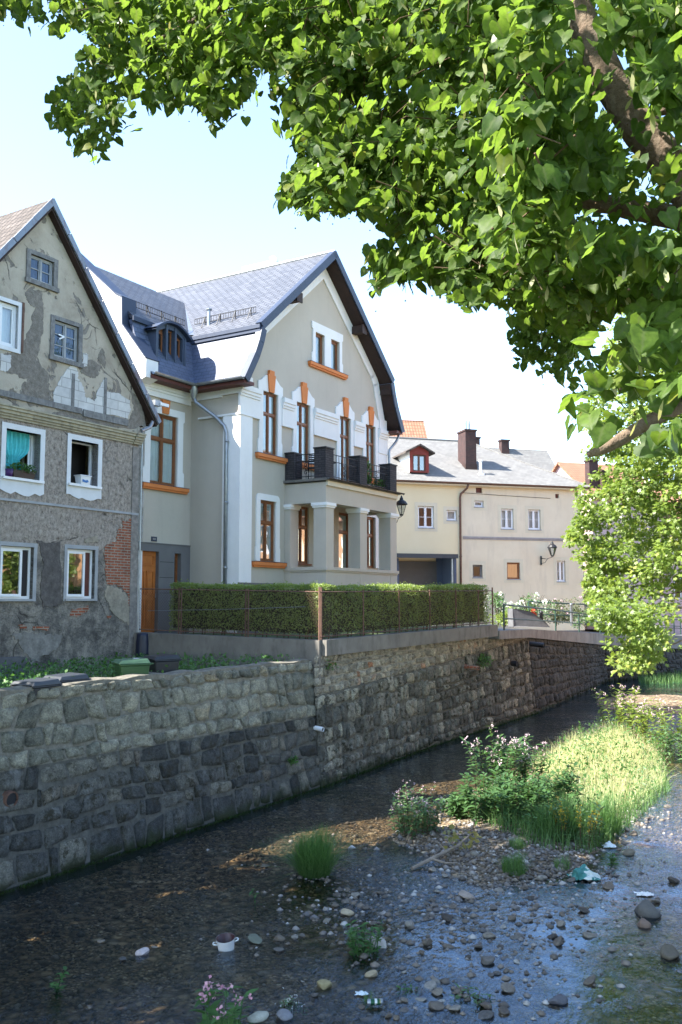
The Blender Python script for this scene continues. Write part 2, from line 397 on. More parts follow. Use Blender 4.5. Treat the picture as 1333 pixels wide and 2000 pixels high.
M['moss'] = leafmat('moss', (.015, .03, .006), (.03, .055, .01), (.03, .06, .01), .2, .8, gl=.01)
M['dormer'] = plain('dormer_sheet', (.055, .073, .108), .5, .1, 3., .03, 30.)
M['mortar_mid'] = roughpatch('mossy_wall_mortar', (.11, .104, .086), 24.)
M['mortar'] = roughpatch('wall_mortar', (.165, .152, .125), 30.)
M['mortar_lo'] = roughpatch('dark_wall_mortar', (.092, .088, .076), 30.)
M['leaf'] = leafmat('linden_leaf', (.028, .066, .013), (.08, .135, .024), (.15, .245, .03), .53, .5, (.15, .15, .02), gl=.015, rib=True)
M['bract'] = leafmat('linden_bract', (.2, .22, .07), (.3, .3, .12), (.4, .38, .12), .4, .6)
M['mapleleaf'] = leafmat('maple_leaf', (.085, .14, .02), (.17, .23, .045), (.26, .36, .04), .4, .45, (.24, .25, .05), gl=.05)
M['hedgeleaf'] = leafmat('hedge_leaf', (.1, .155, .034), (.23, .29, .08), (.26, .36, .045), .45, .5, (.12, .15, .03))
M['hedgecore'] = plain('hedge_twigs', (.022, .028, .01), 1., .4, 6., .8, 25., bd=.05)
M['bark'] = plain('linden_bark', (.13, .092, .064), .95, .35, 8., .9, 30., bd=.02, dirt=(.21, .17, .125))
M['twig'] = plain('brown_twig', (.08, .05, .025), .9, .3, 8., .3, 30.)
M['grass'] = leafmat('green_grass', (.07, .15, .045), (.13, .23, .075), (.09, .2, .03), .3, .5, gl=.02)
M['reed'] = leafmat('straw_grass', (.3, .34, .12), (.6, .6, .32), (.5, .54, .22), .4, .6, gl=.02)
M['weed'] = leafmat('weed_leaf', (.035, .1, .02), (.065, .16, .03), (.1, .24, .03), .35, .5)
M['herb'] = leafmat('herb_leaf', (.05, .11, .04), (.09, .17, .06), (.12, .24, .06), .35, .5)
M['pinkflower'] = leafmat('pink_petal', (.55, .22, .3), (.7, .42, .48), (.6, .3, .36), .35, .6)
M['paleflower'] = leafmat('pale_pink_petal', (.5, .34, .4), (.62, .48, .5), (.55, .4, .44), .35, .6)
M['whiteflower'] = leafmat('white_petal', (.66, .66, .58), (.75, .74, .68), (.6, .6, .5), .3, .6)
M['yellowflower'] = leafmat('yellow_petal', (.6, .42, .02), (.7, .5, .03), (.5, .4, .02), .3, .6)
M['redflower'] = leafmat('red_petal', (.5, .03, .02), (.6, .06, .03), (.4, .02, .02), .3, .6)
M['shrubleaf'] = leafmat('shrub_leaf', (.05, .08, .03), (.12, .13, .06), (.14, .18, .05), .3, .5)
# ================================================================== OLD HOUSE
V = Frame(-3.11, 28.0, 58.5)
VROT = R(58.5)
def isect(fr, px, y0):   # local x where the sight line at column px meets plane y0
    return fr.onY(px, 1100, y0)[0]
_x = isect(V, 267, 1.3)
_o = V.W(_x, 1.3)
O = Frame(_o.x, _o.y, 58.5)
OZ = -1.95
old = thing('old_house', 'derelict narrow house with a crumbling brown plaster gable and patches of bare brick', 'house', (_o.x, _o.y, OZ), VROT)
def orect(a, b, y=0.):
    p, q = O.onY(*a, y), O.onY(*b, y); return (min(p[0], q[0]), max(p[0], q[0]), min(p[1], q[1]), max(p[1], q[1]))
wins = dict(A=orect((60, 495), (104, 561)), B=orect((107, 624), (152, 709)), C=None, D=orect((13, 836), (77, 940)), E=orect((140, 858), (190, 951)), F=orect((2, 1065), (63, 1170)), G=orect((132, 1071), (184, 1170)))
cz = O.onY(36, 590)
c1 = O.onY(37, 595); c2 = O.onY(30, 684)
wins['C'] = (c1[0] - 1.0, c1[0] - .02, c2[1] + .03, c1[1] - .05)
# regularise pairs
for k in wins: wins[k] = tuple(round(v, 2) for v in wins[k])
ap = O.onY(92, 405); EZ = 5.0; HX = ap[0]; EZ = ap[1] + 1.235 * HX
LX = 2 * HX - .05
wallp = [(LX, OZ - .4), (0, OZ - .4), (0, EZ), (HX, ap[1]), (LX, EZ)]
b = MB().wall(wallp, list(wins.values()), 0, .22)
b.quad((0, 0, OZ - .4), (0, 9, OZ - .4), (0, 9, EZ), (0, 0, EZ)); b.quad((LX, 9, OZ - .4), (LX, 0, OZ - .4), (LX, 0, EZ), (LX, 9, EZ))
b.add([(p[0], 9, p[1]) for p in reversed(wallp)], [(0, 1, 2, 3, 4)])
b.build('wall', M['oldplaster'], old)
# roof: two slabs with tiles, blue-grey verge board
ovx = .64; sl = (ap[1] - EZ) / (0 - HX)
def oldroof(sgn):
    e = sgn * (-HX + ovx); tip = ap[1] + .18
    x0, z0 = HX, tip; x1, z1 = HX + e, tip - sl * abs(e)
    nx, nz = sl / math.hypot(1, sl) * sgn, 1 / math.hypot(1, sl)
    t = .14
    return [(x0, z0), (x1, z1), (x1 - nx * t, z1 - nz * t), (x0, z0 - t * 1.6)]
rb = MB()
pr = oldroof(1); pl = oldroof(-1)
rb.prism(pl, -.22, 9.2)
# the right slope stops short of the neighbour behind its verge
rb.prism(pr, -.22, .62)
pr2 = [pr[0], (0.02, pr[0][1] - sl * (0.02 - HX)), (0.02, pr[0][1] - sl * (0.02 - HX) - .2), pr[3]]
rb.prism(pr2, .62, 9.2)
rf = rb.build('roof', M['oldtile'], old)
for nm, p in (('verge_board', pr), ('verge_board', pl)):
    v = MB(); dx, dz = p[1][0] - p[0][0], p[1][1] - p[0][1]; L = math.hypot(dx, dz); ux, uz = dx / L, dz / L
    nseg = 7
    s = 1 if dx > 0 else -1
    qx, qz = -uz * s, ux * s    # outward of slope (up)
    for i in range(nseg):
        a, c = i / nseg * L, (i + 1) / nseg * L - .02; tw = random.uniform(-.012, .012)
        pa = (p[0][0] + ux * a, p[0][1] + uz * a); pc = (p[0][0] + ux * c, p[0][1] + uz * c)
        w0, w1 = .03, -.12
        v.prism([(pa[0] + qx * w0, pa[1] + qz * w0), (pc[0] + qx * (w0 + tw), pc[1] + qz * (w0 + tw)), (pc[0] + qx * w1, pc[1] + qz * w1), (pa[0] + qx * w1, pa[1] + qz * w1)], -.25 - abs(tw), -.222)
    t = plain('verge_sheet' + str(s), (.19, .225, .285), .5, .15, 2., .05, 30., dirt=(.12, .045, .03))
    v.build('verge_board', t, old)
v = MB()
for p in (pr, pl):
    dx, dz = p[1][0] - p[0][0], p[1][1] - p[0][1]
    v.prism([(p[3][0], p[3][1] - .02), (p[2][0], p[2][1] - .02), (p[2][0] - .03 * (1 if dx > 0 else -1), p[2][1] - .05), (p[3][0], p[3][1] - .07)], -.2, .02 if dx < 0 else .02)
v.build('rake_timber', M['soffit'], old)
# cornice, string course
cz0, cz1 = O.onY(150, 855)[1] - .12, O.onY(150, 812)[1] - .05
cn = MB(); czT = O.onY(150, 824)[1]
for (za, zb, d) in ((-.29, -.23, .04), (-.23, -.17, .08), (-.17, -.09, .12), (-.09, -.02, .17), (-.02, .02, .2)):
    cn.box(LX, -.04, -d, -.002, czT + za, czT + zb)
    cn.box(-.28, .05, -d - .04, -.002, czT + za + .001, czT + zb - .001)
cn.build('cornice', M['ochre'], old)
MB().box(LX, .02, -.035, -.002, 2.44, 2.5).build('string_course', M['greyreveal'], old)
MB().box(-.26, .03, -.03, -.002, OZ, czT - .37).build('corner_strip', roughpatch('corner_strip_render', (.24, .22, .2)), old)
MB().box(LX, -2.2, -.05, -.004, 4.98, 5.13).box(-2.15, -.5, -.05, -.004, 4.93, 5.12).build('timber_beam', M['greywood'], old)
# exposed patches on the facade: irregular sheets
def jag(pts, n=5, j=.05):
    out = []
    if n > 1 and j > 0:
        pts = jag(pts, 2, j * 1.6) if n == 5 else pts
    for i in range(len(pts)):
        a, b2 = pts[i], pts[(i + 1) % len(pts)]
        for k in range(n):
            t = k / n; w = math.sin(math.pi * t)
            out.append((a[0] + (b2[0] - a[0]) * t + random.uniform(-j, j) * w, a[1] + (b2[1] - a[1]) * t + random.uniform(-j, j) * w))
    return out
_pc = [0]
def opatch(name, pix, mat, y=-.006, j=.05, label=None):
    _pc[0] += 1; y -= _pc[0] * .0007
    pts = jag([O.onY(*p) for p in pix], 5, j)
    o = MB().prism(pts, y, -.001).build(name, mat, old)
    if label: o['label'] = label
    return o
opatch('plaster_patch', [(0, 700), (20, 690), (60, 640), (70, 600), (85, 590), (85, 640), (70, 700), (95, 730), (100, 790), (60, 795), (40, 770), (55, 740), (20, 730), (0, 720)], M['darkpatch'], -.005)
opatch('plaster_patch', [(50, 570), (82, 568), (85, 600), (70, 600), (55, 590)], M['darkpatch'], -.008, .03)
opatch('plaster_patch', [(85, 425), (90, 425), (90, 435), (82, 434)], M['darkpatch'], -.005, .02)
opatch('plaster_patch', [(150, 715), (160, 700), (200, 715), (190, 735), (160, 730)], M['darkpatch'], -.005)
opatch('plaster_patch', [(110, 805), (150, 800), (250, 822), (262, 800), (255, 760), (275, 790), (285, 832), (262, 838), (150, 822), (100, 815)], M['darkpatch'], -.005, .03)
opatch('plaster_patch', [(190, 700), (200, 680), (206, 700), (204, 720)], M['darkpatch'], -.005, .03)
opatch('block_patch', [(105, 792), (106, 764), (128, 725), (141, 712), (150, 716), (152, 740), (163, 756), (166, 775), (184, 784), (188, 770), (205, 738), (208, 765), (232, 768), (254, 782), (256, 800), (250, 818), (228, 812), (150, 800)], M['blocks'], -.01, .025)
opatch('block_patch', [(0, 690), (22, 694), (21, 718), (10, 727), (0, 724)], M['blocks'], -.01, .02)
opatch('block_patch', [(162, 690), (172, 692), (170, 716), (160, 714)], M['blocks'], -.01, .02)
for (pa, pb) in (((143, 730), (146, 800)), ((206, 738), (205, 814))):
    a, c = O.onY(*pa), O.onY(*pb)
    MB().box(a[0] - .05, a[0] + .05, -.03, -.011, c[1], a[1]).build('timber_stud', M['greywood'], old)
opatch('brick_patch', [(238, 1012), (246, 1020), (263, 1006), (264, 1182), (253, 1186), (250, 1162), (236, 1146), (208, 1140), (206, 1100), (204, 1068), (226, 1060), (230, 1036), (240, 1030)], M['redbrick'], -.009, .04)
opatch('brick_patch', [(62, 1222), (96, 1224), (94, 1232), (64, 1230)], M['redbrick'], -.009, .02)
opatch('brick_patch', [(36, 1220), (52, 1222), (50, 1230), (38, 1228)], M['redbrick'], -.009, .02)
opatch('brick_patch', [(140, 1190), (172, 1182), (174, 1192), (150, 1205), (136, 1202)], M['redbrick'], -.009, .02)
opatch('brick_patch', [(210, 1201), (218, 1202), (216, 1208), (209, 1206)], M['redbrick'], -.009, .02)
opatch('plaster_patch', [(208, 1145), (236, 1150), (252, 1166), (254, 1190), (262, 1195), (262, 1222), (240, 1212), (215, 1190), (205, 1165)], M['tanpatch'], -.005, .04)
opatch('plaster_patch', [(20, 1240), (60, 1236), (120, 1240), (110, 1270), (60, 1300), (45, 1270)], roughpatch('stained_render', (.2, .19, .175), 16.), -.005, .06)
opatch('plaster_patch', [(165, 1052), (190, 1045), (192, 1058), (168, 1060)], M['tanpatch'], -.005, .03)
opatch('plaster_patch', [(70, 1055), (118, 1058), (120, 1180), (84, 1186), (82, 1130), (80, 1080)], roughpatch('sooty_render', (.11, .1, .094), 24.), -.005, .05)
def frame4(mb, x0, x1, z0, z1, w, y0, y1, mi=0):
    mb.box(x0, x0 + w, y0, y1, z0, z1, mi); mb.box(x1 - w, x1, y0, y1, z0, z1, mi)
    mb.box(x0 + w, x1 - w, y0 + .001, y1 - .001, z0, z0 + w, mi); mb.box(x0 + w, x1 - w, y0 + .001, y1 - .001, z1 - w, z1, mi)
    return mb
def casement(parent, r, y, fm, gm=None, mull=1, trans=None, w=.05, sw=.035, bars=0, backing=None, by=.12, name='window'):
    """window with outer frame, mullion, optional transom height, sashes, pane (and curtain) as its sub-parts"""
    x0, x1, z0, z1 = r
    f = frame4(MB(), x0, x1, z0, z1, w, y, y + .07)
    n = mull + 1; iw = (x1 - x0 - 2 * w)
    for i in range(1, n):
        cx = x0 + w + iw * i / n; f.box(cx - w * .55, cx + w * .55, y - .008, y + .06, z0 + w, z1 - w)
    zs = [z0 + w, z1 - w]
    if trans:
        f.box(x0 + w, x1 - w, y - .015, y + .062, trans - w * .6, trans + w * .6); zs = [z0 + w, trans - w * .6, trans + w * .6, z1 - w]
    for i in range(n):
        a = x0 + w + iw * i / n + (w * .55 if i else 0); c = x0 + w + iw * (i + 1) / n - (w * .55 if i < n - 1 else 0)
        for k in range(0, len(zs), 2):
            frame4(f, a, c, zs[k], zs[k + 1], sw, y + .012, y + .05)
            for q in range(1, bars + 1):
                zc = zs[k] + (zs[k + 1] - zs[k]) * q / (bars + 1); f.box(a + sw, c - sw, y + .015, y + .045, zc - .012, zc + .012)
    o = f.build(name, fm, parent)
    MB().quad((x0 + w, y + .035, z0 + w), (x1 - w, y + .035, z0 + w), (x1 - w, y + .035, z1 - w), (x0 + w, y + .035, z1 - w)).build('pane', gm or M['glass'], o)
    if backing:
        c = MB(); nn = 24
        for i in range(nn):
            xa, xb = x0 + (x1 - x0) * i / nn, x0 + (x1 - x0) * (i + 1) / nn
            ya, yb = y + by + .025 * math.sin(i * 1.9), y + by + .025 * math.sin((i + 1) * 1.9)
            c.quad((xa, ya, z0), (xb, yb, z0), (xb, yb, z1), (xa, ya, z1))
        c.build('curtain', M[backing], o, smooth=True)
    return o
# gable windows (grey weathered boards)
for k, bars, bk in (('A', 1, 'skyblue_backing'), ('B', 2, 'skyblue_backing')):
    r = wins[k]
    o = casement(old, r, .05, M['greyreveal'], M['glass_dim'], 1, None, .045, .03, bars, bk, .06)  # the curtain sheet here only carries the painted sky reflection
    m = MB(); x0, x1, z0, z1 = r
    m.box(x0 - .13, x0, -.03, .05, z0 - .1, z1 + .1).box(x1, x1 + .13, -.031, .05, z0 - .1, z1 + .1).box(x0, x1, -.028, .05, z1, z1 + .11).box(x0 - .16, x1 + .16, -.07, .05, z0 - .12, z0 - .002)
    m.build('frame', M['greywood'], o)
    if k == 'B':
        c = (x0 + .28, (z0 + z1) / 2 + .12)
        MB().prism([(c[0] - .1, c[1] + .04), (c[0] + .1, c[1] + .02), (c[0] + .1, c[1] - .02), (c[0] - .06, c[1] - .11), (c[0] - .08, c[1] - .08), (c[0] + .04, c[1] - .015), (c[0] - .1, c[1])], .036, .04).build('tape_mark', M['pvc'], o)
r = wins['C']; o = casement(old, r, .06, M['pvc'], None, 1, None, .07, .05, 0, 'lace', .12)
frame4(MB(), r[0] - .1, r[1] + .1, r[2] - .1, r[3] + .1, .1, -.035, .06).build('frame', M['whitewash'], o)
MB().box(r[1] + .1, r[1] + .16, -.06, -.002, r[2] - .05, r[3] + .12).build('side_board', M['rust'], o)
# first floor, whitewashed surrounds with ragged lower edge
def ragged(r, e=.14, low=.3):
    x0, x1, z0, z1 = r
    outer = [(x1 + e, z0 - .05), (x1 + e, z1 + e), (x0 - e, z1 + e), (x0 - e, z0 - .05)]
    n = 9; lowp = []
    for i in range(n + 1):
        t = i / n; lowp.append((x0 - e + (x1 - x0 + 2 * e) * t + random.uniform(-.03, .03), z0 - low - .1 * math.sin(math.pi * t) + random.uniform(-.05, .05)))
    return outer + lowp
for k in 'DE':
    r = wins[k]; x0, x1, z0, z1 = r
    t = MB().wall(ragged(r), [r], -.02, .34)
    f = MB(); frame4(f, x0 + .002, x1 - .002, z0 + .002, z1 - .002, .06 if k == 'D' else .03, .28, .33)
    o = f.build('window', M['pvc'], old)
    t.build('surround', M['whitewash'], o)
    MB().box(x0 - .1, x1 + .1, -.09, .2, z0 - .06, z0 + .004).build('sill', M['pvc'], o)
    s = MB()   # sash swung open into the room
    frame4(s, 0, .42, z0 + .08, z1 - .08, .05, 0, .05)
    s.xf(Matrix.Translation((x1 - .07, .3, 0)) @ Matrix.Rotation(R(70), 4, 'Z') @ Matrix.Translation((-.0, 0, 0)))
    if k == 'D': s.build('sash', M['pvc'], o)
    if k == 'D':
        c = MB(); N = 30
        for i in range(N):     # curtain drawn aside and knotted
            for j in range(12):
                def cp(i, j):
                    u = i / N; vv = j / 12; pinch = 1 - .62 * math.exp(-((vv - .38) / .16) ** 2)
                    xx = x0 + .03 + (x1 - x0 - .16) * (.4 + (u - .4) * pinch)
                    return (xx, .24 + .035 * math.sin(u * 42 + vv * 3), z0 + (z1 - z0) * vv)
                c.quad(cp(i, j), cp(i + 1, j), cp(i + 1, j + 1), cp(i, j + 1))
        c.build('curtain', M['turquoise'], o, smooth=True)
    else:
        MB().quad((x0, .75, z0), (x1 + .4, .9, z0), (x1 + .4, .9, z1 + .1), (x0, .75, z1 + .1)).build('dark_room_sheet', M['room'], o)  # near-black sheet stands for the shade inside the open room
for k in 'FG':
    r = wins[k]; x0, x1, z0, z1 = r
    e = .1
    t = MB().wall([(x0 - e, z0 - .06), (x1 + e, z0 - .05), (x1 + e, z1 + e), (x0 - e, z1 + e)], [r], -.018, .2)
    f = MB(); frame4(f, x0 + .004, x1 - .004, z0 + .004, z1 - .004, .07, .1, .17)
    o = f.build('window', M['pvc'], old); t.build('surround', M['greyreveal'], o)
    xs = x1 - .3
    s = frame4(MB(), x0 + .05, xs, z0 + .06, z1 - .06, .065, .05, .1)
    s.build('sash', M['pvc'], o)
    MB().quad((x0 + .11, .075, z0 + .12), (xs - .06, .075, z0 + .12), (xs - .06, .075, z1 - .12), (x0 + .11, .075, z1 - .12)).build('pane', M['glass_mirror'], o)
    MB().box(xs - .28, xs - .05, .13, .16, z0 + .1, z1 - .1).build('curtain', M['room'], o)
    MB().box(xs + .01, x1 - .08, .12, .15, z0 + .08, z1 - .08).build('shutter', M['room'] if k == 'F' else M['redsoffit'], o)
    MB().box(x0 - .06, x1 + .06, -.07, .05, z0 - .05, z0 + .006).build('sill', M['greyreveal'], o)
# rain gear on the right corner
g = MB(); e0 = O.onY(303, 838, -.1); px = .12
g.tube([(.5, -.14, EZ - .12), (.5, -.14, EZ - .45), (.3, -.12, EZ - .8), (-.02, -.1, EZ - .95)], .055, 10)
g.box(.36, .62, -.26, -.02, EZ - .14, EZ + .02)
g.build('rain_spout', M['zinc'], old)
MB().tube([(.06, -.06, EZ - 1.0), (.06, -.06, OZ)], .03, 8).build('downpipe', M['zinc'], old)
MB().box(.55, .9, -.3, -.22, EZ - .12, EZ - .03).build('floodlight', M['pvc'], old)
h = O.onY(25, 1312); MB().box(h[0] - .75, h[0] + .12, -.32, -.01, OZ - .2, OZ + .62).build('cellar_hatch', M['greyblock'], old)
h2 = O.onY(124, 905)
# things on the first-floor sills
D_ = wins['D']; p = O.W(D_[0] + .52, -.0)
pb = thing('planter_box', 'brown balcony planter with leafy herbs on the turquoise-curtained sill', 'planter', (p.x, p.y, D_[2] + .005), VROT)
MB().taper(0, 0, D_[2] + .005, D_[2] + .2, .3, .07, .35, .085).build('trough', plain('brown_plastic', (.045, .028, .022), .5), pb)
def sprig(parent, name, mat, n, rx, ry, z0, z1, size, seed, down=.0):
    g = np.random.default_rng(seed)
    P = np.stack([g.uniform(-rx, rx, n), g.uniform(-ry, ry, n), z0 + (z1 - z0) * g.random(n) ** 1.3], 1)
    Y = np.stack([g.normal(0, 1, n), g.normal(0, 1, n), g.normal(.2 - down, .6, n)], 1); N = np.stack([g.normal(0, .5, n), g.normal(0, .5, n), np.ones(n)], 1)
    tv = np.array([(0, 0, 0), (-.3, .5, .05), (0, 1, -.1), (.3, .5, .05)]); tf = np.array([(0, 3, 2, 1)])
    Vv, Ff = scatter(tv, tf, P, Y, N, g.uniform(.7, 1.3, n) * size)
    return np_obj(name, Vv, Ff, mat, parent, np.repeat(g.random(n), 4))
sprig(pb, 'leaves', M['weed'], 260, .34, .1, D_[2] + .16, D_[2] + .36, .09, 3)
p = O.W(D_[0] + .1, -.02)
pb = thing('flower_pot', 'small purple pot beside the brown planter on the sill', 'flower pot', (p.x, p.y, D_[2] + .005), VROT)
MB().lathe([(0, D_[2] + .006), (.085, D_[2] + .006), (.11, D_[2] + .19), (.095, D_[2] + .19), (.09, D_[2] + .15), (0, D_[2] + .15)], n=14).build('pot', plain('purple_plastic', (.06, .02, .12), .4), pb, True)
sprig(pb, 'leaves', M['weed'], 60, .1, .1, D_[2] + .15, D_[2] + .28, .08, 5)
E_ = wins['E']; p = O.W((E_[0] + E_[1]) / 2 - .02, .02)
bk = thing('paint_bucket', 'white rectangular tub with a blue print left on the open window sill', 'bucket', (p.x, p.y, E_[2] + .005), VROT)
z = E_[2] + .005
MB().taper(0, 0, z, z + .22, .15, .1, .18, .12).build('tub', M['pvc'], bk, bevel=.012)
MB().box(-.2, .2, -.135, .135, z + .221, z + .25).build('lid', M['pvc'], bk, bevel=.01)
MB().prism([(-.12, z + .07), (.02, z + .05), (.1, z + .08), (.06, z + .13), (-.02, z + .11), (-.12, z + .14)], -.121, -.117).build('print', plain('blue_print', (.03, .16, .42), .5), bk)
# ================================================================== VILLA
VZ = -.95
villa = thing('villa', 'large renovated grey-beige villa with white trim, orange keystones and a blue-edged mansard gable', 'house', (-3.11, 28.0, VZ), VROT)
C0 = 4.63; VW = 9.26
UPW = [(1.13, 1.95), (3.03, 3.86), (5.8, 6.58), (7.68, 8.44)]
Z1B, Z1T = 4.7, 6.72
holes = [(a, c, Z1B if i != 2 else 4.0, Z1T) for i, (a, c) in enumerate(UPW)]
GW = [(1.03, 1.88), (3.06, 3.86), (5.8, 6.56), (7.68, 8.42)]
holes += [(a, c, 1.27 if i != 2 else .3, 3.2) for i, (a, c) in enumerate(GW)]
AT = [(4.18, 4.78), (5.2, 5.8)]
holes += [(a, c, 8.3, 9.42) for a, c in AT]
gab = [(0, VZ - .3), (VW, VZ - .3), (VW, 6.9), (9.02, 7.6), (8.72, 8.5), (8.5, 8.85), (C0, 12.1), (.76, 8.85), (.54, 8.5), (.24, 7.6), (0, 6.9)]
w = MB().wall(gab, holes, 0, .2)
w.quad((0, 1.95, VZ - .3), (0, 0, VZ - .3), (0, 0, 6.95), (0, 1.95, 6.95))
w.quad((VW, 0, VZ - .3), (VW, 9, VZ - .3), (VW, 9, 6.95), (VW, 0, 6.95))
w.quad((VW, 9, VZ - .3), (-2.5, 9, VZ - .3), (-2.5, 9, 6.95), (VW, 9, 6.95))
w.build('wall', M['villa'], villa)
# wing: wall facing the garden, set back
WY = 1.95
ww = (-1.9, -.68, 3.55, 5.72)
dk = [(-2.32, VZ - .3), (-2.32, 1.72), (0, 1.72), (0, VZ - .3)]
wing = MB().wall([(-2.45, 1.73), (0, 1.73), (0, 6.95), (-2.45, 6.95)], [ww], WY, .2)
wing.quad((-2.45, 9, VZ - .3), (-2.45, WY, VZ - .3), (-2.45, WY, 6.95), (-2.45, 9, 6.95))
wing.build('wall', M['villa'], villa)
door_hole = (-2.3, -1.42, VZ + .02, 1.5); side_hole = (-.72, -.42, .1, 1.48)
MB().wall([(-2.45, VZ - .3), (0, VZ - .3), (0, 1.728), (-2.45, 1.728)], [door_hole, side_hole], WY - .03, .3).box(-2.45, -.001, WY - .05, WY + .02, 1.729, 1.76).build('entrance_surround', M['villa_dark'], villa)
b = MB()
for zz in (.25, .72, 1.19): b.box(-1.38, -.76, WY - .032, WY - .0301, zz, zz + .015)
b.build('entrance_joints', M['iron'], villa)
d = MB(); x0, x1, z0, z1 = door_hole
d.box(x0, x1, WY + .1, WY + .16, z0, z1)
for (a, c, e, f) in ((x0 + .1, x0 + .4, z0 + .2, z0 + 1.0), (x1 - .4, x1 - .1, z0 + .2, z0 + 1.0), (x0 + .1, x0 + .4, z0 + 1.12, z0 + 1.85), (x1 - .4, x1 - .1, z0 + 1.12, z0 + 1.85), (x0 + .1, x1 - .1, z1 - .42, z1 - .1)):
    frame4(d, a, c, e, f, .03, WY + .075, WY + .1); d.box(a + .06, c - .06, WY + .085, WY + .1, e + .06, f - .06)
door = d.build('door', M['doorwood'], villa)
MB().tube([(x1 - .06, WY + .03, z0 + 1.05), (x1 - .06, WY + .02, z0 + 1.17)], .015).build('handle', M['zinc'], door)
casement(villa, side_hole, WY + .12, M['wood'], None, 0, None, .05, .03)
MB().box(-1.75, -1.52, WY - .03, WY, 1.8, 1.94).box(-1.7, -1.57, WY - .034, WY - .03, 1.84, 1.9, 1).build('number_plate', [M['bluemetal'], M['zinc']], villa)
# plinth
MB().box(-.03, 2.4, -.04, -.001, VZ - .3, .58).build('plinth', M['villa_dark'], villa)
# windows with surrounds
def keyst(parent, cx, z, k=1.):
    MB().prism([(cx - .13 * k, z - .02), (cx + .13 * k, z - .02), (cx + .2 * k, z + .56), (cx + .13 * k, z + .56), (cx + .13 * k, z + .7), (cx - .13 * k, z + .7), (cx - .13 * k, z + .56), (cx - .2 * k, z + .56)], -.1, -.002).build('keystone', M['orange'], parent)
def osill(parent, x0, x1, z, y=0):
    s = MB().box(x0, x1, y - .13, y - .001, z - .11, z).box(x0 + .03, x1 - .03, y - .09, y - .001, z - .17, z - .1105).box(x0 - .01, x1 + .01, y - .14, y + .12, z + .001, z + .012, 1)
    return s.build('sill', [M['orange'], M['bluemetal']], parent)
def fancy(x0, x1, z0, z1):
    """outline of the white surround with swept shoulders"""
    e = .2; L, Rr = x0 - e, x1 + e; cx = (x0 + x1) / 2
    half = [(Rr + .05, z0), (Rr + .05, z0 + .42), (Rr, z0 + .5), (Rr, z1 - .02), (Rr + .06, z1 + .02), (Rr + .06, z1 + .27)]
    for i in range(7):
        t = i / 6; half.append((Rr + .02 - (Rr + .02 - cx - .16) * t, z1 + .3 + .26 * (1 - math.cos(t * math.pi)) / 2 ))
    return half + [(2 * cx - x, z) for x, z in reversed(half)]
CURT = [None, 'lace', 'lace', 'lace']
for i, (a, c) in enumerate(UPW):
    zb = Z1B if i != 2 else 4.0
    o = casement(villa, (a, c, zb, Z1T), .055, M['wood'], None, 1 if i != 1 else 1, 6.02, .05, .032, 0, 'lace', .07)
    MB().wall(fancy(a, c, zb - .02, Z1T), [(a, c, zb, Z1T)], -.05, .052).build('surround', M['white'], o)
    s = MB(); q = fancy(a, c, zb - .02, Z1T)
    for k in range(len(q)):
        p1, p2 = q[k], q[(k + 1) % len(q)]; s.quad((p1[0], -.05, p1[1]), (p2[0], -.05, p2[1]), (p2[0], 0, p2[1]), (p1[0], 0, p1[1]))
    s.build('surround_edge', M['white'], o)
    keyst(o, (a + c) / 2, Z1T + .02)
    if i != 2: osill(o, a - .35, c + .45, zb - .03)
for i, (a, c) in enumerate(GW):
    zb = 1.27 if i != 2 else .3
    o = casement(villa, (a, c, zb, 3.2), .055, M['wood'], M['glass_mirror'], 1 if i in (0, 1, 3) else 0, 2.5, .055, .035, 0, 'lace' if i != 1 else None, .08)
    if i in (0, 3):
        e = .2; r = .16; pts = [(c + e + .03, zb), (c + e + .03, zb + .4), (c + e, zb + .46)]
        for k in range(6):
            t = k / 5 * math.pi / 2; pts.append((c + e - r + r * math.cos(t), 3.2 + e - r + r * math.sin(t)))
        pts = pts + [(a + c - x, z) for x, z in reversed(pts)]
        s = MB().wall(pts, [(a, c, zb, 3.2)], -.05, .052)
        for k in range(len(pts)):
            p1, p2 = pts[k], pts[(k + 1) % len(pts)]; s.quad((p1[0], -.05, p1[1]), (p2[0], -.05, p2[1]), (p2[0], 0, p2[1]), (p1[0], 0, p1[1]))
        s.build('surround', M['white'], o)
    if i in (0,): osill(o, a - .38, c + .5, zb - .03)
    if i == 1: MB().box(a - .05, c + .1, -.06, .1, zb - .06, zb).build('sill', M['wood'], o)
for a, c in AT:
    o = casement(villa, (a, c, 8.3, 9.42), .07, M['wood'], None, 0, None, .06, .04, 0, 'lace', .1)
e = .16
pts = [(AT[1][1] + e + .06, 8.3), (AT[1][1] + e + .06, 8.62), (AT[1][1] + e, 8.68), (AT[1][1] + e, 9.48), (AT[1][1] + e + .06, 9.52), (AT[1][1] + e + .06, 9.76)]
cxx = (AT[0][0] + AT[1][1]) / 2
pts = pts + [(2 * cxx - x, z) for x, z in reversed(pts)]
s = MB().wall(pts, [(a, c, 8.3, 9.42) for a, c in AT], -.05, .052)
for k in range(len(pts)):
    p1, p2 = pts[k], pts[(k + 1) % len(pts)]; s.quad((p1[0], -.05, p1[1]), (p2[0], -.05, p2[1]), (p2[0], 0, p2[1]), (p1[0], 0, p1[1]))
so = s.build('attic_surround', M['white'], villa)
osill(so, AT[0][0] - .42, AT[1][1] + .45, 8.28)
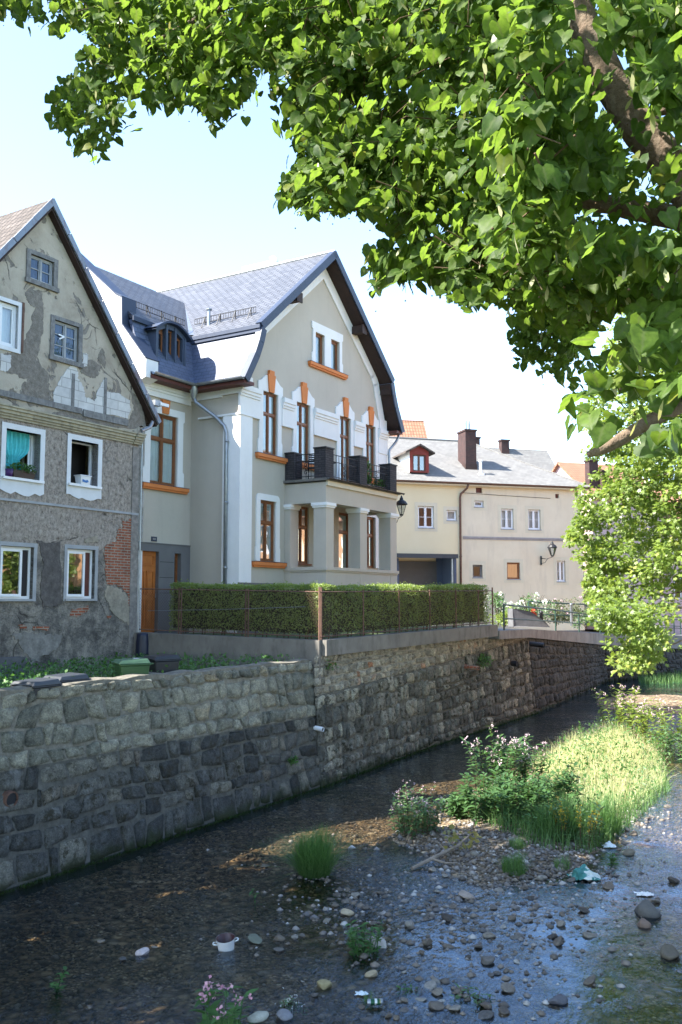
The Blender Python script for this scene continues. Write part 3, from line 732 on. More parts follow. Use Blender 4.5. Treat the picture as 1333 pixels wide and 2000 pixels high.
# wing window
o = casement(villa, ww, WY + .06, M['wood'], None, 1, 4.95, .06, .035, 0, 'lace', .07)
x0, x1, z0, z1 = ww
pts = [(x1 + .3, z0), (x1 + .3, z0 + .42), (x1 + .24, z0 + .48), (x1 + .24, z1 - .15), (x1 + .3, z1 - .1), (x1 + .3, z1 + .22)]
pts = pts + [(x0 + x1 - x, z) for x, z in reversed(pts)]
s = MB().wall(pts, [ww], WY - .05, .052)
for k in range(len(pts)):
    p1, p2 = pts[k], pts[(k + 1) % len(pts)]; s.quad((p1[0], WY - .05, p1[1]), (p2[0], WY - .05, p2[1]), (p2[0], WY, p2[1]), (p1[0], WY, p1[1]))
s.build('surround', M['white'], o)
kk = MB().prism([((x0 + x1) / 2 - .13, z1 + .02), ((x0 + x1) / 2 + .13, z1 + .02), ((x0 + x1) / 2 + .18, z1 + .44), ((x0 + x1) / 2 - .18, z1 + .44)], WY - .1, WY - .001).build('keystone', M['orange'], o)
osill(o, x0 - .35, x1 + .48, z0 - .03, WY)
# corner pilasters, string bands
pil = MB()
pil.box(-.06, .56, -.06, -.001, .58, 5.75).box(-.06, -.001, 0, .62, VZ, 5.75)
pil.box(-.06, .56, -.06, -.001, 6.72, 7.0)
pil.build('pilaster', M['white'], villa)
MB().box(8.62, VW + .06, -.06, -.001, .58, 5.75).box(8.75, VW + .06, -.06, -.001, 6.72, 7.1).build('pilaster', M['white'], villa)
xs = [(-.1, .92), (2.16, 2.82), (4.07, 5.59), (6.79, 7.47), (8.65, VW + .1)]
for a, c in xs:
    bd = MB()
    bd.box(a, c, -.07, -.0015, 5.78, 6.34).box(a, c, -.1, -.0015, 6.341, 6.42).box(a, c, -.13, -.0015, 6.421, 6.52).box(a, c, -.16, -.0015, 6.521, 6.68).box(a, c, -.085, -.0015, 5.74, 5.779).build('string_band', M['white'], villa)
bd = MB()
bd.box(-.1, -.001, 0, .7, 6.42, 6.68).box(-.085, -.001, 0, 1.62, 5.74, 5.8)
bd.box(-.07, -.001, .7, 1.94, 6.36, 6.6).box(-.1, -.001, .701, 1.9, 6.601, 6.68)
bd.box(-2.45, -.12, WY - .07, WY - .001, 6.2, 6.36).box(-2.45, -.101, WY - .1, WY - .001, 6.361, 6.44).box(-2.45, -.1, WY - .14, WY - .001, 6.441, 6.62)
bd.build('string_band', M['white'], villa)
MB().box(-2.45, -.1, WY - .02, WY - .001, 6.63, 6.95).build('frieze', M['cream'], villa)
# white rake trim on the gable
tr = MB()
def strip(pts, wd, y0, y1):
    for (a, c) in zip(pts[:-1], pts[1:]):
        dx, dz = c[0] - a[0], c[1] - a[1]; L = math.hypot(dx, dz); nx, nz = dz / L, -dx / L
        tr.prism([a, c, (c[0] + nx * wd, c[1] + nz * wd), (a[0] + nx * wd, a[1] + nz * wd)], y0, y1)
rk = [(.02, 6.9), (.26, 7.6), (.56, 8.5), (.8, 8.87), (C0, 12.08)]
strip(rk[3:], .5, -.045, -.002)
strip([(2 * C0 - x, z) for x, z in reversed(rk)], .42, -.046, -.002)
tr.build('gable_trim', M['white'], villa)
# roofs
OV = -.55
half = [(5.15, 6.72), (4.95, 7.05), (4.62, 7.6), (4.42, 8.05), (4.28, 8.5)]
def roofstrip(mb, prof, y0, y1, t, mi=0):
    for (a, c) in zip(prof[:-1], prof[1:]):
        dx, dz = c[0] - a[0], c[1] - a[1]; L = math.hypot(dx, dz); nx, nz = dz / L, -dx / L
        if nz > 0: nx, nz = -nx, -nz
        mb.prism([a, c, (c[0] + nx * t, c[1] + nz * t), (a[0] + nx * t, a[1] + nz * t)], y0, y1, mi)
up = MB(); roofstrip(up, [(C0 - 4.36, 8.6), (C0, 12.36)], OV, 9.2, .12); roofstrip(up, [(C0, 12.36), (C0 + 4.36, 8.6)], OV, 9.2, .12)
roof = up.build('roof', M['shingle'], villa)
for sg, ye in ((-1, 2.4), (1, 9.2)):
    lo = MB(); roofstrip(lo, [(C0 + sg * x, z) for x, z in half], OV, ye, .1); lo.build('mansard', M['mansard'], villa)
# soffit boards and brackets
sf = MB(); P_ = [(C0 + x - .1, z - .1) for x, z in half] + [(C0 + 4.2, 8.52), (C0, 12.17)]
roofstrip(sf, P_, OV + .02, .0, .05); roofstrip(sf, [(2 * C0 - x, z) for x, z in P_], OV + .02, .0, .05)
sf.build('soffit', M['soffit'], villa)
for sx in (-1, 1):
    for (dx, z) in ((2.15, 10.12), (4.3, 8.2)):
        x = C0 + sx * dx
        if sx < 0 and dx > 3: continue
        br = MB(); br.box(x - .13, x + .13, OV + .06, -.001, z - .16, z + .12).box(x - .16, x + .16, OV + .02, OV + .06, z - .2, z + .14).build('purlin_end', M['soffit'], villa)
# blue verge fascia along the gable
fa = MB()
prof = [(C0 - x, z) for x, z in half] + [(C0 - 4.36, 8.6), (C0, 12.36)]
def fascia(pts):
    for (a, c) in zip(pts[:-1], pts[1:]):
        dx, dz = c[0] - a[0], c[1] - a[1]; L = math.hypot(dx, dz)
        if L < .15: continue
        nx, nz = dz / L, -dx / L
        if nz > 0: nx, nz = -nx, -nz
        fa.prism([(a[0] - nx * .05, a[1] - nz * .05), (c[0] - nx * .05, c[1] - nz * .05), (c[0] + nx * .2, c[1] + nz * .2), (a[0] + nx * .2, a[1] + nz * .2)], OV - .05, OV - .002)
        fa.prism([(a[0] - nx * .052, a[1] - nz * .052), (c[0] - nx * .052, c[1] - nz * .052), (c[0] - nx * .02, c[1] - nz * .02), (a[0] - nx * .02, a[1] - nz * .02)], OV - .001, OV + .18)
fascia(prof); fascia([(2 * C0 - x, z) for x, z in reversed(prof)])
fa.build('verge_fascia', M['bluemetal'], villa)
# upper eave edge over the mansard, gutters and downpipes
ee = MB(); x = C0 - 4.36
ee.box(x - .05, x + .03, OV, 2.3, 8.47, 8.59).box(x - .02, x + .1, OV, 2.3, 8.36, 8.47)
ee.box(.3, .42, OV, 2.3, 8.3, 8.45)
ee.build('eave_board', M['bluemetal'], villa)
def gutter(mb, p0, p1, r=.075):
    p0, p1 = Vector(p0), Vector(p1); t = (p1 - p0).normalized(); s = t.cross(Vector((0, 0, 1)))
    n = 8; b0 = len(mb.v)
    for p in (p0, p1):
        for k in range(n + 1):
            a = math.pi * k / n; mb.v.append(tuple(p + s * math.cos(a) * r - Vector((0, 0, 1)) * math.sin(a) * r))
    for k in range(n): mb.f.append((b0 + k, b0 + k + 1, b0 + n + 2 + k, b0 + n + 1 + k)); mb.m.append(0)
    L = (p1 - p0).length; q = max(2, int(L / .6))
    for i in range(q + 1):
        c = p0 + t * L * i / q; mb.tube([c - s * (r + .005) , c - s * r * .7 - Vector((0, 0, r * .75)), c - Vector((0, 0, r + .006)), c + s * r * .7 - Vector((0, 0, r * .75)), c + s * (r + .005)], .008, 5)
    return mb
gt = MB(); gutter(gt, (C0 - 5.2, OV, 6.76), (C0 - 5.2, 1.4, 6.76)); gutter(gt, (-2.4, 1.36, 6.76), (-.6, 1.36, 6.76))
gt.build('gutter', M['zinc'], villa, True)
gt = MB(); gutter(gt, (C0 + 5.2, OV, 6.76), (C0 + 5.2, 9, 6.76))
gt.build('gutter', M['zinc'], villa, True)
ev = MB(); ev.box(C0 - 5.12, -.001, OV + .02, 1.95, 6.58, 6.68).box(-2.42, C0 - 5.13, 1.42, 1.949, 6.58, 6.68).box(VW + .001, C0 + 5.12, OV + .02, 9, 6.58, 6.68)
ev.build('eave_soffit', M['redsoffit'], villa)
dp = MB()
dp.lathe([(.06, 6.3), (.1, 6.45), (.15, 6.6), (.15, 6.72)], (-.5, 1.45), 10)
dp.tube([(-.5, 1.45, 6.4), (-.45, 1.4, 6.2), (-.22, .8, 5.72), (-.13, .52, 5.42), (-.12, .44, 5.2), (-.12, .42, VZ)], .058, 12)
for z in (4.9, 3.0, 1.0): dp.tube([(-.12, .42, z), (-.12, .42, z + .06)], .07, 12)
dp.build('downpipe', M['zinc'], villa, True)
dp = MB(); x = C0 + 5.2
dp.tube([(x, -.3, 6.72), (x, -.3, 6.5), (x - .12, -.25, 6.3), (VW + .15, -.12, 5.95), (VW + .12, -.12, 5.75), (VW + .12, -.12, VZ)], .055, 12)
dp.build('downpipe', M['zinc'], villa, True)
# wing roof
wp = [(1.95 - .52, 6.72), (1.63, 7.05), (1.95, 7.6), (2.15, 8.05), (2.3, 8.5)]
wr = MB()
def roofx(mb, prof, x0, x1, t):
    for (a, c) in zip(prof[:-1], prof[1:]):
        dx, dz = c[0] - a[0], c[1] - a[1]; L = math.hypot(dx, dz); nx, nz = dz / L, -dx / L
        if nz > 0: nx, nz = -nx, -nz
        mb.prism([a, c, (c[0] + nx * t, c[1] + nz * t), (a[0] + nx * t, a[1] + nz * t)], x0, x1, 0, 'x')
roofx(wr, [(2.24, 8.6), (5.08, 11.04)], -2.42, 3.6, .12); roofx(wr, [(5.08, 11.04), (8.9, 7.6)], -2.42, 3.6, .12)
wr.build('roof', M['shingle'], villa)
wl = MB(); roofx(wl, wp, -2.42, .35, .1); wl.build('mansard', M['mansard'], villa)
MB().box(-2.42, .3, 2.2, 2.27, 8.45, 8.59).build('eave_board', M['bluemetal'], villa)
# party wall with stepped blue capping
fw = [(1.95, VZ - .3), (1.95, 6.0), (1.86, 6.25), (1.86, 6.45), (1.47, 6.58), (1.47, 7.12), (2.46, 8.3), (2.5, 9.16), (2.8, 9.32), (5.1, 11.3), (9, 7.8), (9, VZ - .3)]
MB().prism(fw, -2.62, -2.1, 0, 'x').build('party_wall', M['white'], villa)
cp = MB()
for a, c in zip(fw[5:9], fw[6:10]):
    dx, dz = c[0] - a[0], c[1] - a[1]; L = math.hypot(dx, dz); nx, nz = -dz / L, dx / L
    cp.prism([(a[0] + nx * .002, a[1] + nz * .002), (c[0] + nx * .002, c[1] + nz * .002), (c[0] + nx * .035, c[1] + nz * .035), (a[0] + nx * .035, a[1] + nz * .035)], -2.66, -2.06, 0, 'x')
cp.prism([(1.43, 7.06), (1.47, 7.12), (2.46, 8.3), (2.5, 9.16), (2.75, 9.1), (2.7, 8.2), (1.8, 7.05)], -2.099, -2.08, 0, 'x')
cp.build('capping', M['bluemetal'], villa)
# dormer with arched top
DX0, DX1, DY = -1.84, -.44, 1.86
dcx = (DX0 + DX1) / 2
def darch(x, base=8.36, rise=.27): return base + rise * (1 - ((x - dcx) / ((DX1 - DX0) / 2)) ** 2)
top = [(DX0 + (DX1 - DX0) * i / 12, darch(DX0 + (DX1 - DX0) * i / 12)) for i in range(13)]
dw = []
for i in range(3):
    a = DX0 + .15 + i * .4; dw.append([(a, 7.5), (a + .3, 7.5), (a + .3, darch(a + .34) - .2), (a, darch(a) - .2)])
m = MB().wall([(DX1, 7.3)] + [(x, z) for x, z in reversed(top)] + [(DX0, 7.3)], dw, DY, .2)
m.quad((DX0, 3, 7.3), (DX0, DY, 7.3), (DX0, DY, 8.42), (DX0, 3, 8.42)); m.quad((DX1, DY, 7.3), (DX1, 3, 7.3), (DX1, 3, 8.42), (DX1, DY, 8.42))
for x in [DX0, DX0 + .45, DX0 + .85, DX1 - .1]: m.box(x + .01, x + .09, DY - .03, DY - .001, 7.32, darch(x + .05) - .1)
m.box(DX0 - .02, DX1 + .02, DY - .06, DY - .0012, 7.26, 7.34)
dor = m.build('dormer', M['dormer'], villa)
ar = MB(); ext = [(DX0 - .12, 8.3)] + [(x, z + .02) for x, z in top] + [(DX1 + .12, 8.3)]
for a, c in zip(ext[:-1], ext[1:]):
    ar.add([(a[0], DY - .16, a[1]), (c[0], DY - .16, c[1]), (c[0], 3.2, c[1]), (a[0], 3.2, a[1]), (a[0], DY - .16, a[1] - .07), (c[0], DY - .16, c[1] - .07), (c[0], 3.2, c[1] - .07), (a[0], 3.2, a[1] - .07)], [(0, 1, 2, 3), (7, 6, 5, 4), (0, 4, 5, 1)])
ar.build('dormer_roof', M['bluemetal'], dor)
for q in dw:
    a, c = q[0][0], q[1][0]; zt = min(q[2][1], q[3][1])
    f = frame4(MB(), a, c, 7.5, zt, .05, DY + .12, DY + .17); f.box(a, c, DY + .13, DY + .16, zt, max(q[2][1], q[3][1]))
    win = f.build('window', M['wood'], dor)
    # the pane belongs to the dormer window
    MB().quad((a + .04, DY + .145, 7.54), (c - .04, DY + .145, 7.54), (c - .04, DY + .145, zt - .04), (a + .04, DY + .145, zt - .04)).build('pane', M['glass'], dor)
# snow guards, roof pipe, chimney
def snowguard(p0, p1, nrmv, parent):
    g = MB(); p0, p1 = Vector(p0), Vector(p1); L = (p1 - p0).length; t = (p1 - p0) / L; up = Vector((0, 0, 1))
    for h in (.06, .24): g.tube([p0 + up * h, p1 + up * h], .012, 6)
    n = int(L / .1)
    for i in range(n + 1): c = p0 + t * L * i / n; g.tube([c + up * .05, c + up * .25], .008, 5)
    for i in range(4):
        c = p0 + t * L * (i + .3) / 4; g.tube([c + up * .26, c + nrmv * .0 - up * .05], .02, 5); g.tube([c + up * .24, c - nrmv * .18 - up * .16 ], .014, 5)
    return g.build('snow_guard', M['iron'], parent)
def zm(x): return 8.6 + (x - (C0 - 4.36)) * 3.76 / 4.36
def zw(y): return 8.6 + (y - 2.24) * 2.44 / 2.84
snowguard((.95, .15, zm(.95) + .02), (.95, 2.7, zm(.95) + .02), Vector((1, 0, 0)), villa)
snowguard((-2.15, 2.75, zw(2.75) + .02), (.5, 2.75, zw(2.75) + .02), Vector((0, 1, 0)), villa)
vp = MB().tube([(.9, 2.05, zm(.9) - .05), (.9, 2.05, zm(.9) + .5)], .055, 10).lathe([(.0, zm(.9) + .56), (.1, zm(.9) + .54), (.1, zm(.9) + .5)], (.9, 2.05), 10)
vp.build('vent_pipe', M['zinc'], roof)
ch = MB(); ch.box(5.0, 5.55, 2.3, 3.75, 11.4, 12.48).box(4.93, 5.62, 2.23, 3.82, 12.62, 12.74)
for y in (2.3, 2.75, 3.2, 3.62): ch.box(5.02, 5.53, y, y + .13, 12.48, 12.62)
ch.tube([(5.25, 2.6, 12.74), (5.25, 2.6, 12.95)], .05, 8).lathe([(.13, 12.93), (.14, 12.97), (.03, 13.03)], (5.25, 2.6), 10)
ch.tube([(5.2, 4.6, 11.9), (5.2, 4.6, 12.6)], .03, 8).lathe([(.12, 12.6), (.1, 12.64), (.02, 12.68)], (5.2, 4.6), 10)
ch.build('chimney', M['white'], roof)
MB().tube([(C0, OV, 12.38), (C0, 9.2, 12.38)], .06, 8).build('ridge_cap', M['zinc'], roof)
# valley flashing where the two roofs meet
pv0, pv1 = Vector((.33, 2.24, 8.68)), Vector((3.25, 5.1, 11.1))
vf = MB(); dv = Vector((-.09, .09, 0)); vf.quad(pv0 + dv, pv0 - dv, pv1 - dv, pv1 + dv); vf.build('valley_flashing', M['zinc'], roof)
# ------------------------------------------------------------- loggia and balcony
BX0, BX1, BY = 2.42, 7.2, -1.6
pc = [BX0 + .24, 4.81, BX1 - .24]
lg = MB()
lg.box(BX0, BX1, BY, BY + .46, 3.16, 3.82).box(BX0, BX0 + .46, BY + .461, -.001, 3.16, 3.82).box(BX1 - .46, BX1, BY + .461, -.001, 3.16, 3.82).build('loggia_beam', M['villa'], villa)
lg = MB(); lg.box(BX0, BX1, BY, BY + .3, VZ, 1.0).box(BX0, BX0 + .3, BY + .301, -.001, VZ, 1.0).box(BX1 - .3, BX1, BY + .301, -.001, VZ, 1.0)
lg.build('loggia_parapet', M['villa'], villa)
cm = MB().box(BX0 + .461, BX1 - .461, BY + .461, -.001, 3.6, 3.78); cm.build('loggia_ceiling', M['cream'], villa)
MB().box(BX0 + .3, BX1 - .3, BY + .3, -.001, .05, .28).build('loggia_floor', M['concrete'], villa)
led = MB(); led.box(BX0 - .06, BX1 + .06, BY - .06, BY + .34, 1.0, 1.1).box(BX0 - .06, BX0 + .34, BY + .341, -.001, 1.0, 1.1).box(BX1 - .34, BX1 + .06, BY + .341, -.001, 1.0, 1.1)
led.box(BX0 - .03, BX1 + .03, BY - .03, BY - .001, .95, .999).box(BX0 - .03, BX0 - .001, BY, -.001, .95, .999)
led.build('ledge', M['villa'], villa)
for (cx, cy, wd) in [(p, BY + .235, .235) for p in pc] + [(BX0 + .22, -.12, .115), (BX1 - .22, -.12, .115)]:
    c = MB(); c.box(cx - .235, cx + .235, cy - wd, cy + wd, 1.1, 3.0); c.box(cx - .245, cx + .245, cy - wd - .01 if wd > .2 else cy - wd, cy + wd if wd > .2 else cy + wd, .12, .95)
    col = c.build('column', M['villa'], villa)
    wt = .02 if wd < .2 else .05
    MB().box(cx - .27, cx + .27, cy - wd - .035, cy + wd + (.035 if wd > .2 else 0), 3.0, 3.06).box(cx - .3, cx + .3, cy - wd - .065, cy + wd + (.065 if wd > .2 else 0), 3.06, 3.159).box(cx - .275, cx + .275, cy - wd - .03, cy + wd + (.03 if wd > .2 else 0), -.05, .119).build('capital', M['white'], col)
MB().box(BX0 - .1, BX1 + .1, BY - .12, -.0015, 3.86, 3.94).build('balcony_slab', M['concrete'], villa)
MB().box(BX0, BX1, BY - .07, BY - .002, 3.7, 3.8595).build('bounce_light_fillet', M['cream'], villa)  # cream strip paints the warm bounce light below the slab
gutb = MB(); gutter(gutb, (BX0 - .1, BY - .16, 3.93), (BX1 + .25, BY - .16, 3.93), .05); gutb.build('balcony_gutter', M['iron'], villa)
pil4 = [(pc[0] - .02, BY + .22), (pc[1], BY + .22), (pc[2] + .02, BY + .22), (BX0 + .22, -.2)]
for (cx, cy) in pil4:
    hh = 4.92 if cy < -.5 else 4.84
    p = MB().box(cx - .24, cx + .24, cy - (.22 if cy < -.5 else .17), cy + (.22 if cy < -.5 else .17), 3.94, hh)
    o = p.build('balcony_pillar', M['darkbrick'], villa)
    MB().box(cx - .27, cx + .27, cy - (.25 if cy < -.5 else .19), cy + (.25 if cy < -.5 else .19), hh, hh + .04).build('cap', M['iron'], o)
def railing(p0, p1):
    g = MB(); p0, p1 = Vector(p0), Vector(p1); L = (p1 - p0).length; t = (p1 - p0) / L
    for z in (4.05, 4.55, 4.78): g.tube([p0 + Vector((0, 0, z)), p1 + Vector((0, 0, z))], .014, 6)
    n = int(L / .17)
    for i in range(n + 1): c = p0 + t * L * i / n; g.tube([c + Vector((0, 0, 3.98)), c + Vector((0, 0, 4.78))], .009, 5)
    c = p0 + t * L * .5
    for q in range(3):   # scroll ornament
        pts = [c + t * (.1 * math.cos(a) * (1 - a / 9)) * (1 if q % 2 else -1) + Vector((0, 0, 4.18 + q * .13 + .09 * math.sin(a) * (1 - a / 9))) for a in np.linspace(0, 7, 16)]
        g.tube(pts, .01, 5)
    return g.build('balcony_railing', M['iron'], villa)
railing((pc[0] + .2, BY + .1, 0), (pc[1] - .24, BY + .1, 0)); railing((pc[1] + .24, BY + .1, 0), (pc[2] - .2, BY + .1, 0))
railing((BX0 + .1, BY + .44, 0), (BX0 + .1, -.38, 0)); railing((BX1 - .1, BY + .44, 0), (BX1 - .1, 0, 0))
# balcony things
def vthing(name, label, cat, x, y, z, rz=0, group=None):
    p = V.W(x, y); return thing(name, label, cat, (p.x, p.y, z), VROT + rz, group)
ct = vthing('garden_chair', 'black metal folding chair on the balcony', 'chair', 3.05, -.75, 3.95, R(-60))
z = 3.95
MB().box(-.2, .2, -.2, .2, z + .44, z + .46).build('seat', M['iron'], ct)
g = MB()
for k in range(5): g.box(-.19, .19, .22 + k * .012, .235 + k * .012, z + .6 + k * .075, z + .645 + k * .075)
for x in (-.2, .2): g.tube([(x, .2, z + .4), (x, .3, z + 1.0)], .014, 6)
g.build('backrest', M['iron'], ct)
for x in (-.2, .2):
    MB().tube([(x, -.22, z), (x, .2, z + .45)], .013, 6).build('leg', M['iron'], ct); MB().tube([(x, .24, z), (x, -.18, z + .45)], .013, 6).build('leg', M['iron'], ct)
    MB().tube([(x, .22, z + .66), (x, -.1, z + .68), (x, -.2, z + .6), (x, -.19, z + .46)], .012, 6).build('armrest', M['iron'], ct)
tt = vthing('garden_table', 'small round black table beside the folding chair on the balcony', 'table', 3.75, -.8, 3.95)
MB().lathe([(0, z + .7), (.3, z + .7), (.3, z + .73), (0, z + .73)], n=18).build('tabletop', M['iron'], tt)
MB().tube([(0, 0, z), (0, 0, z + .7)], .03, 8).lathe([(.2, z), (.2, z + .02), (.03, z + .06)], n=12).build('pedestal', M['iron'], tt)
pt = vthing('potted_plant', 'tall bushy green potted plant behind the middle of the balcony railing', 'plant', 5.75, -.95, 3.95)
MB().lathe([(0, z), (.13, z), (.17, z + .26), (.15, z + .26), (.14, z + .22), (0, z + .22)], n=14).build('pot', M['rust'], pt, True)
sprig(pt, 'leaves', M['weed'], 420, .3, .28, z + .25, z + .95, .16, 9)
pt = vthing('potted_plant', 'low plant in a dark trough at the bottom of the balcony railing', 'plant', 5.35, -1.25, 3.95)
MB().box(-.3, .3, -.08, .08, z, z + .16).build('trough', M['rust'], pt, bevel=.01)
sprig(pt, 'leaves', M['grass'], 260, .34, .12, z + .14, z + .42, .14, 12)
pt = vthing('potted_plant', 'small green ball plant at the right end of the balcony', 'plant', 6.55, -1.2, 3.95)
MB().lathe([(0, z), (.09, z), (.12, z + .18), (.1, z + .18), (0, z + .14)], n=12).build('pot', M['rust'], pt, True)
sprig(pt, 'leaves', M['weed'], 240, .2, .2, z + .15, z + .42, .1, 14)
# lanterns
def lantern(name, label, base, rot, arm, flip=1, s=1., group='black street lanterns on brackets'):
    t = thing(name, label, 'lantern', base, rot, group)
    X, Y, Z = 0, 0, base[2]
    g = MB(); g.tube([(0, 0, Z - .05), (0, -arm * .5, Z - .1), (0, -arm, Z)], .02 * s, 8)
    g.tube([(0, 0, Z - .35 * s), (0, -arm * .35, Z - .3 * s), (0, -arm * .6, Z - .08)], .014 * s, 6)
    g.box(-.06 * s, .06 * s, -.03, .0, Z - .42 * s, Z + .08 * s)
    g.build('bracket', M['iron'], t)
    zb = Z + .02
    f = MB()
    f.lathe([(.0, zb), (.07 * s, zb), (.09 * s, zb + .05 * s), (.09 * s, zb + .07 * s)], (0, -arm), 6)
    f.lathe([(.26 * s, zb + .48 * s), (.27 * s, zb + .51 * s), (.2 * s, zb + .62 * s), (.09 * s, zb + .7 * s), (.07 * s, zb + .78 * s), (.04 * s, zb + .82 * s), (.0, zb + .92 * s)], (0, -arm), 12)
    for k in range(6):
        a = math.pi * 2 * k / 6
        f.tube([(.09 * s * math.cos(a), -arm + .09 * s * math.sin(a), zb + .06 * s), (.23 * s * math.cos(a), -arm + .23 * s * math.sin(a), zb + .49 * s)], .012 * s, 5)
    f.build('frame', M['iron'], t)
    MB().lathe([(.085 * s, zb + .07 * s), (.222 * s, zb + .48 * s)], (0, -arm), 6).build('glazing', M['glass'], t)
    return t
p = V.W(7.2, -1.5, 3.3)
lantern('wall_lantern', 'black lantern on the end of the villa loggia under the balcony slab', (p.x, p.y, 3.13), VROT + R(90), .58, s=.85)
# ================================================================== YELLOW HOUSE AND THE HOUSES BEHIND
_y = atD(770, 937, 49)
YR = R(16); Yf = Frame(_y.x, 49, 16.0); YZ = -1.1
yel = thing('yellow_house', 'long pale yellow house with a grey slate roof, red dormer and small windows', 'house', (_y.x, 49, YZ), YR)
YX0, YX1, YE = -4.5, 11.28, 6.45
yw = {1: (1.36, 2.27, 3.96, 5.13), 2: (3.02, 3.6, 4.4, 4.95), 3: (4.66, 5.2, 5.18, 5.52), 4: (6.24, 7.0, 4.0, 5.12), 5: (7.9, 8.66, 4.0, 5.12), 6: (4.5, 5.08, 1.3, 2.0), 7: (6.55, 7.34, 1.23, 2.15), 8: (9.6, 10.14, 1.12, 2.28)}
vents = {1: (4.76, 5.14, 5.95, 6.25), 2: (9.62, 9.85, 5.8, 6.05)}
w = MB().wall([(YX0, YZ - .5), (YX1, YZ - .5), (YX1, YE + .1), (YX0, YE + .1)], list(yw.values()) + list(vents.values()), 0, .2)
w.quad((YX1, 0, YZ - .5), (YX1, 9, YZ - .5), (YX1, 9, YE), (YX1, 0, YE)); w.quad((YX0, 9, YZ - .5), (YX0, 0, YZ - .5), (YX0, 0, YE), (YX0, 9, YE)); w.quad((YX1, 9, YZ - .5), (YX0, 9, YZ - .5), (YX0, 9, YE), (YX1, 9, YE))
w.build('wall', M['yellow'], yel)
for v in vents.values(): MB().box(v[0] + .002, v[1] - .002, .12, .19, v[2] + .002, v[3] - .002).build('vent', M['redsoffit'], yel)
ymat = plain('pale_window_band', (.6, .54, .41), .9, .05, 2., .1, 80.)
for k, r in yw.items():
    gm = M['glass_mirror'] if k == 7 else M['glass_dim']
    fm = M['wood'] if k == 7 else (M['greywood'] if k == 6 else M['pvc'])
    o = casement(yel, r, .1, fm, gm, 1 if k in (1, 4, 5, 8) else 0, None, .06, .035, 1 if k in (1, 4, 5, 8) else 0, None if k in (1, 6, 7) else 'lace', .18)
    MB().wall([(r[0] - .2, r[2] - .2), (r[1] + .2, r[2] - .2), (r[1] + .2, r[3] + .2), (r[0] - .2, r[3] + .2)], [r], -.012, .1).build('surround', ymat, o)
    MB().box(r[0] - .03, r[1] + .03, -.05, .09, r[2] - .05, r[2] + .003).build('sill', M['greyreveal'], o)
MB().box(3.95, YX1, -.06, -.001, 3.46, 3.54).box(3.95, YX1, -.03, -.001, 3.38, 3.4595).build('string_course', plain('grey_string', (.3, .28, .28), .9, .15), yel)
MB().tube([(4.0, -.02, 5.93), (6., -.02, 5.86), (9.3, -.02, 5.78)], .012, 5).build('cable', M['iron'], yel)
# hipped roof
RY = 5.2; RZ = 9.75; ov = .35
A = (YX0, -ov, YE + .02); B = (YX1 + ov, -ov, YE + .02); Cc = (YX1 + ov, 10.2, YE + .02); D4 = (YX0, 10.2, YE + .02)
H1 = (YX0, RY, RZ); H2 = (6.6, RY, RZ)
rm = MB(); rm.quad(A, B, H2, H1); rm.add([B, Cc, H2], [(0, 1, 2)]); rm.quad(Cc, D4, H1, H2)
dz = lambda p: (p[0], p[1], p[2] - .12)
rm.quad(dz(A), dz(B), B, A); rm.quad(dz(B), dz(Cc), Cc, B); rm.quad(dz(A), dz(D4), dz(Cc), dz(B)); rm.add([A, H1, D4], [(0, 1, 2)])
yroof = rm.build('roof', M['slate'], yel)
def yz(y): return YE + .02 + (y + ov) * (RZ - YE - .02) / (RY + ov)
MB().box(YX0, YX1 + .3, -ov + .02, -.001, YE - .16, YE - .09).build('eave', M['cream'], yel)
g = MB(); gutter(g, (YX0, -ov - .06, YE + .0), (YX1 + .35, -ov - .06, YE - .0), .085); g.build('gutter', M['rust'], yel, True)
g = MB(); g.tube([(4.15, -.38, YE - .1), (4.1, -.3, YE - .3), (3.82, -.1, YE - .6), (3.78, -.09, YE - .8), (3.75, -.09, YZ)], .06, 10)
for z in (4.6, 2.4, .6): g.tube([(3.765, -.09, z), (3.765, -.09, z + .07)], .075, 10)
g.build('downpipe', M['rust'], yel, True)
# red dormer
y0 = .35; zb = yz(y0) + .12; dx = isect(Yf, 821, y0)
dm = MB().wall([(dx - .56, zb), (dx + .56, zb), (dx + .56, zb + 1.15), (dx, zb + 1.5), (dx - .56, zb + 1.15)], [(dx - .38, dx + .38, zb + .06, zb + .98)], y0, .1)
dm.quad((dx - .56, 2.6, zb), (dx - .56, y0, zb), (dx - .56, y0, zb + 1.15), (dx - .56, 2.6, zb + 1.15), 1); dm.quad((dx + .56, y0, zb), (dx + .56, 2.6, zb), (dx + .56, 2.6, zb + 1.15), (dx + .56, y0, zb + 1.15), 1)
red = plain('red_painted_boards', (.2, .035, .025), .7, .2, 6.)
dor2 = dm.build('dormer', [red, M['white']], yroof)
dr = MB()
for sx in (-1, 1):
    p = [(dx, zb + 1.56), (dx + sx * .85, zb + 1.1), (dx + sx * .85, zb + 1.02), (dx, zb + 1.46)]; dr.prism(p, y0 - .22, 2.9)
dr.build('dormer_roof', M['oldtile'], dor2) if False else dr.build('dormer_roof', M['oldtile'], yroof)
casement(yel, (dx - .38, dx + .38, zb + .06, zb + .98), y0 + .06, M['rust'], M['glass_mirror'], 1, None, .05, .03, 0)
kx0, kx1 = isect(Yf, 913, 1.3), isect(Yf, 934, 1.3)
c = MB().box(kx0, kx1, 1.3, 2.4, yz(1.3) - .5, yz(1.3) + 2.2).box(kx0 - .05, kx1 + .05, 1.25, 2.45, yz(1.3) + 2.201, yz(1.3) + 2.3)
c.build('chimney', M['chimbrick'], yroof)
c = MB().box(kx0 - .03, kx1 + .03, 1.27, 2.43, yz(1.3) - .3, yz(1.3) + .3); c.build('chimney_flashing', M['soffit'], yroof)
z = yz(1.3) + 2.3
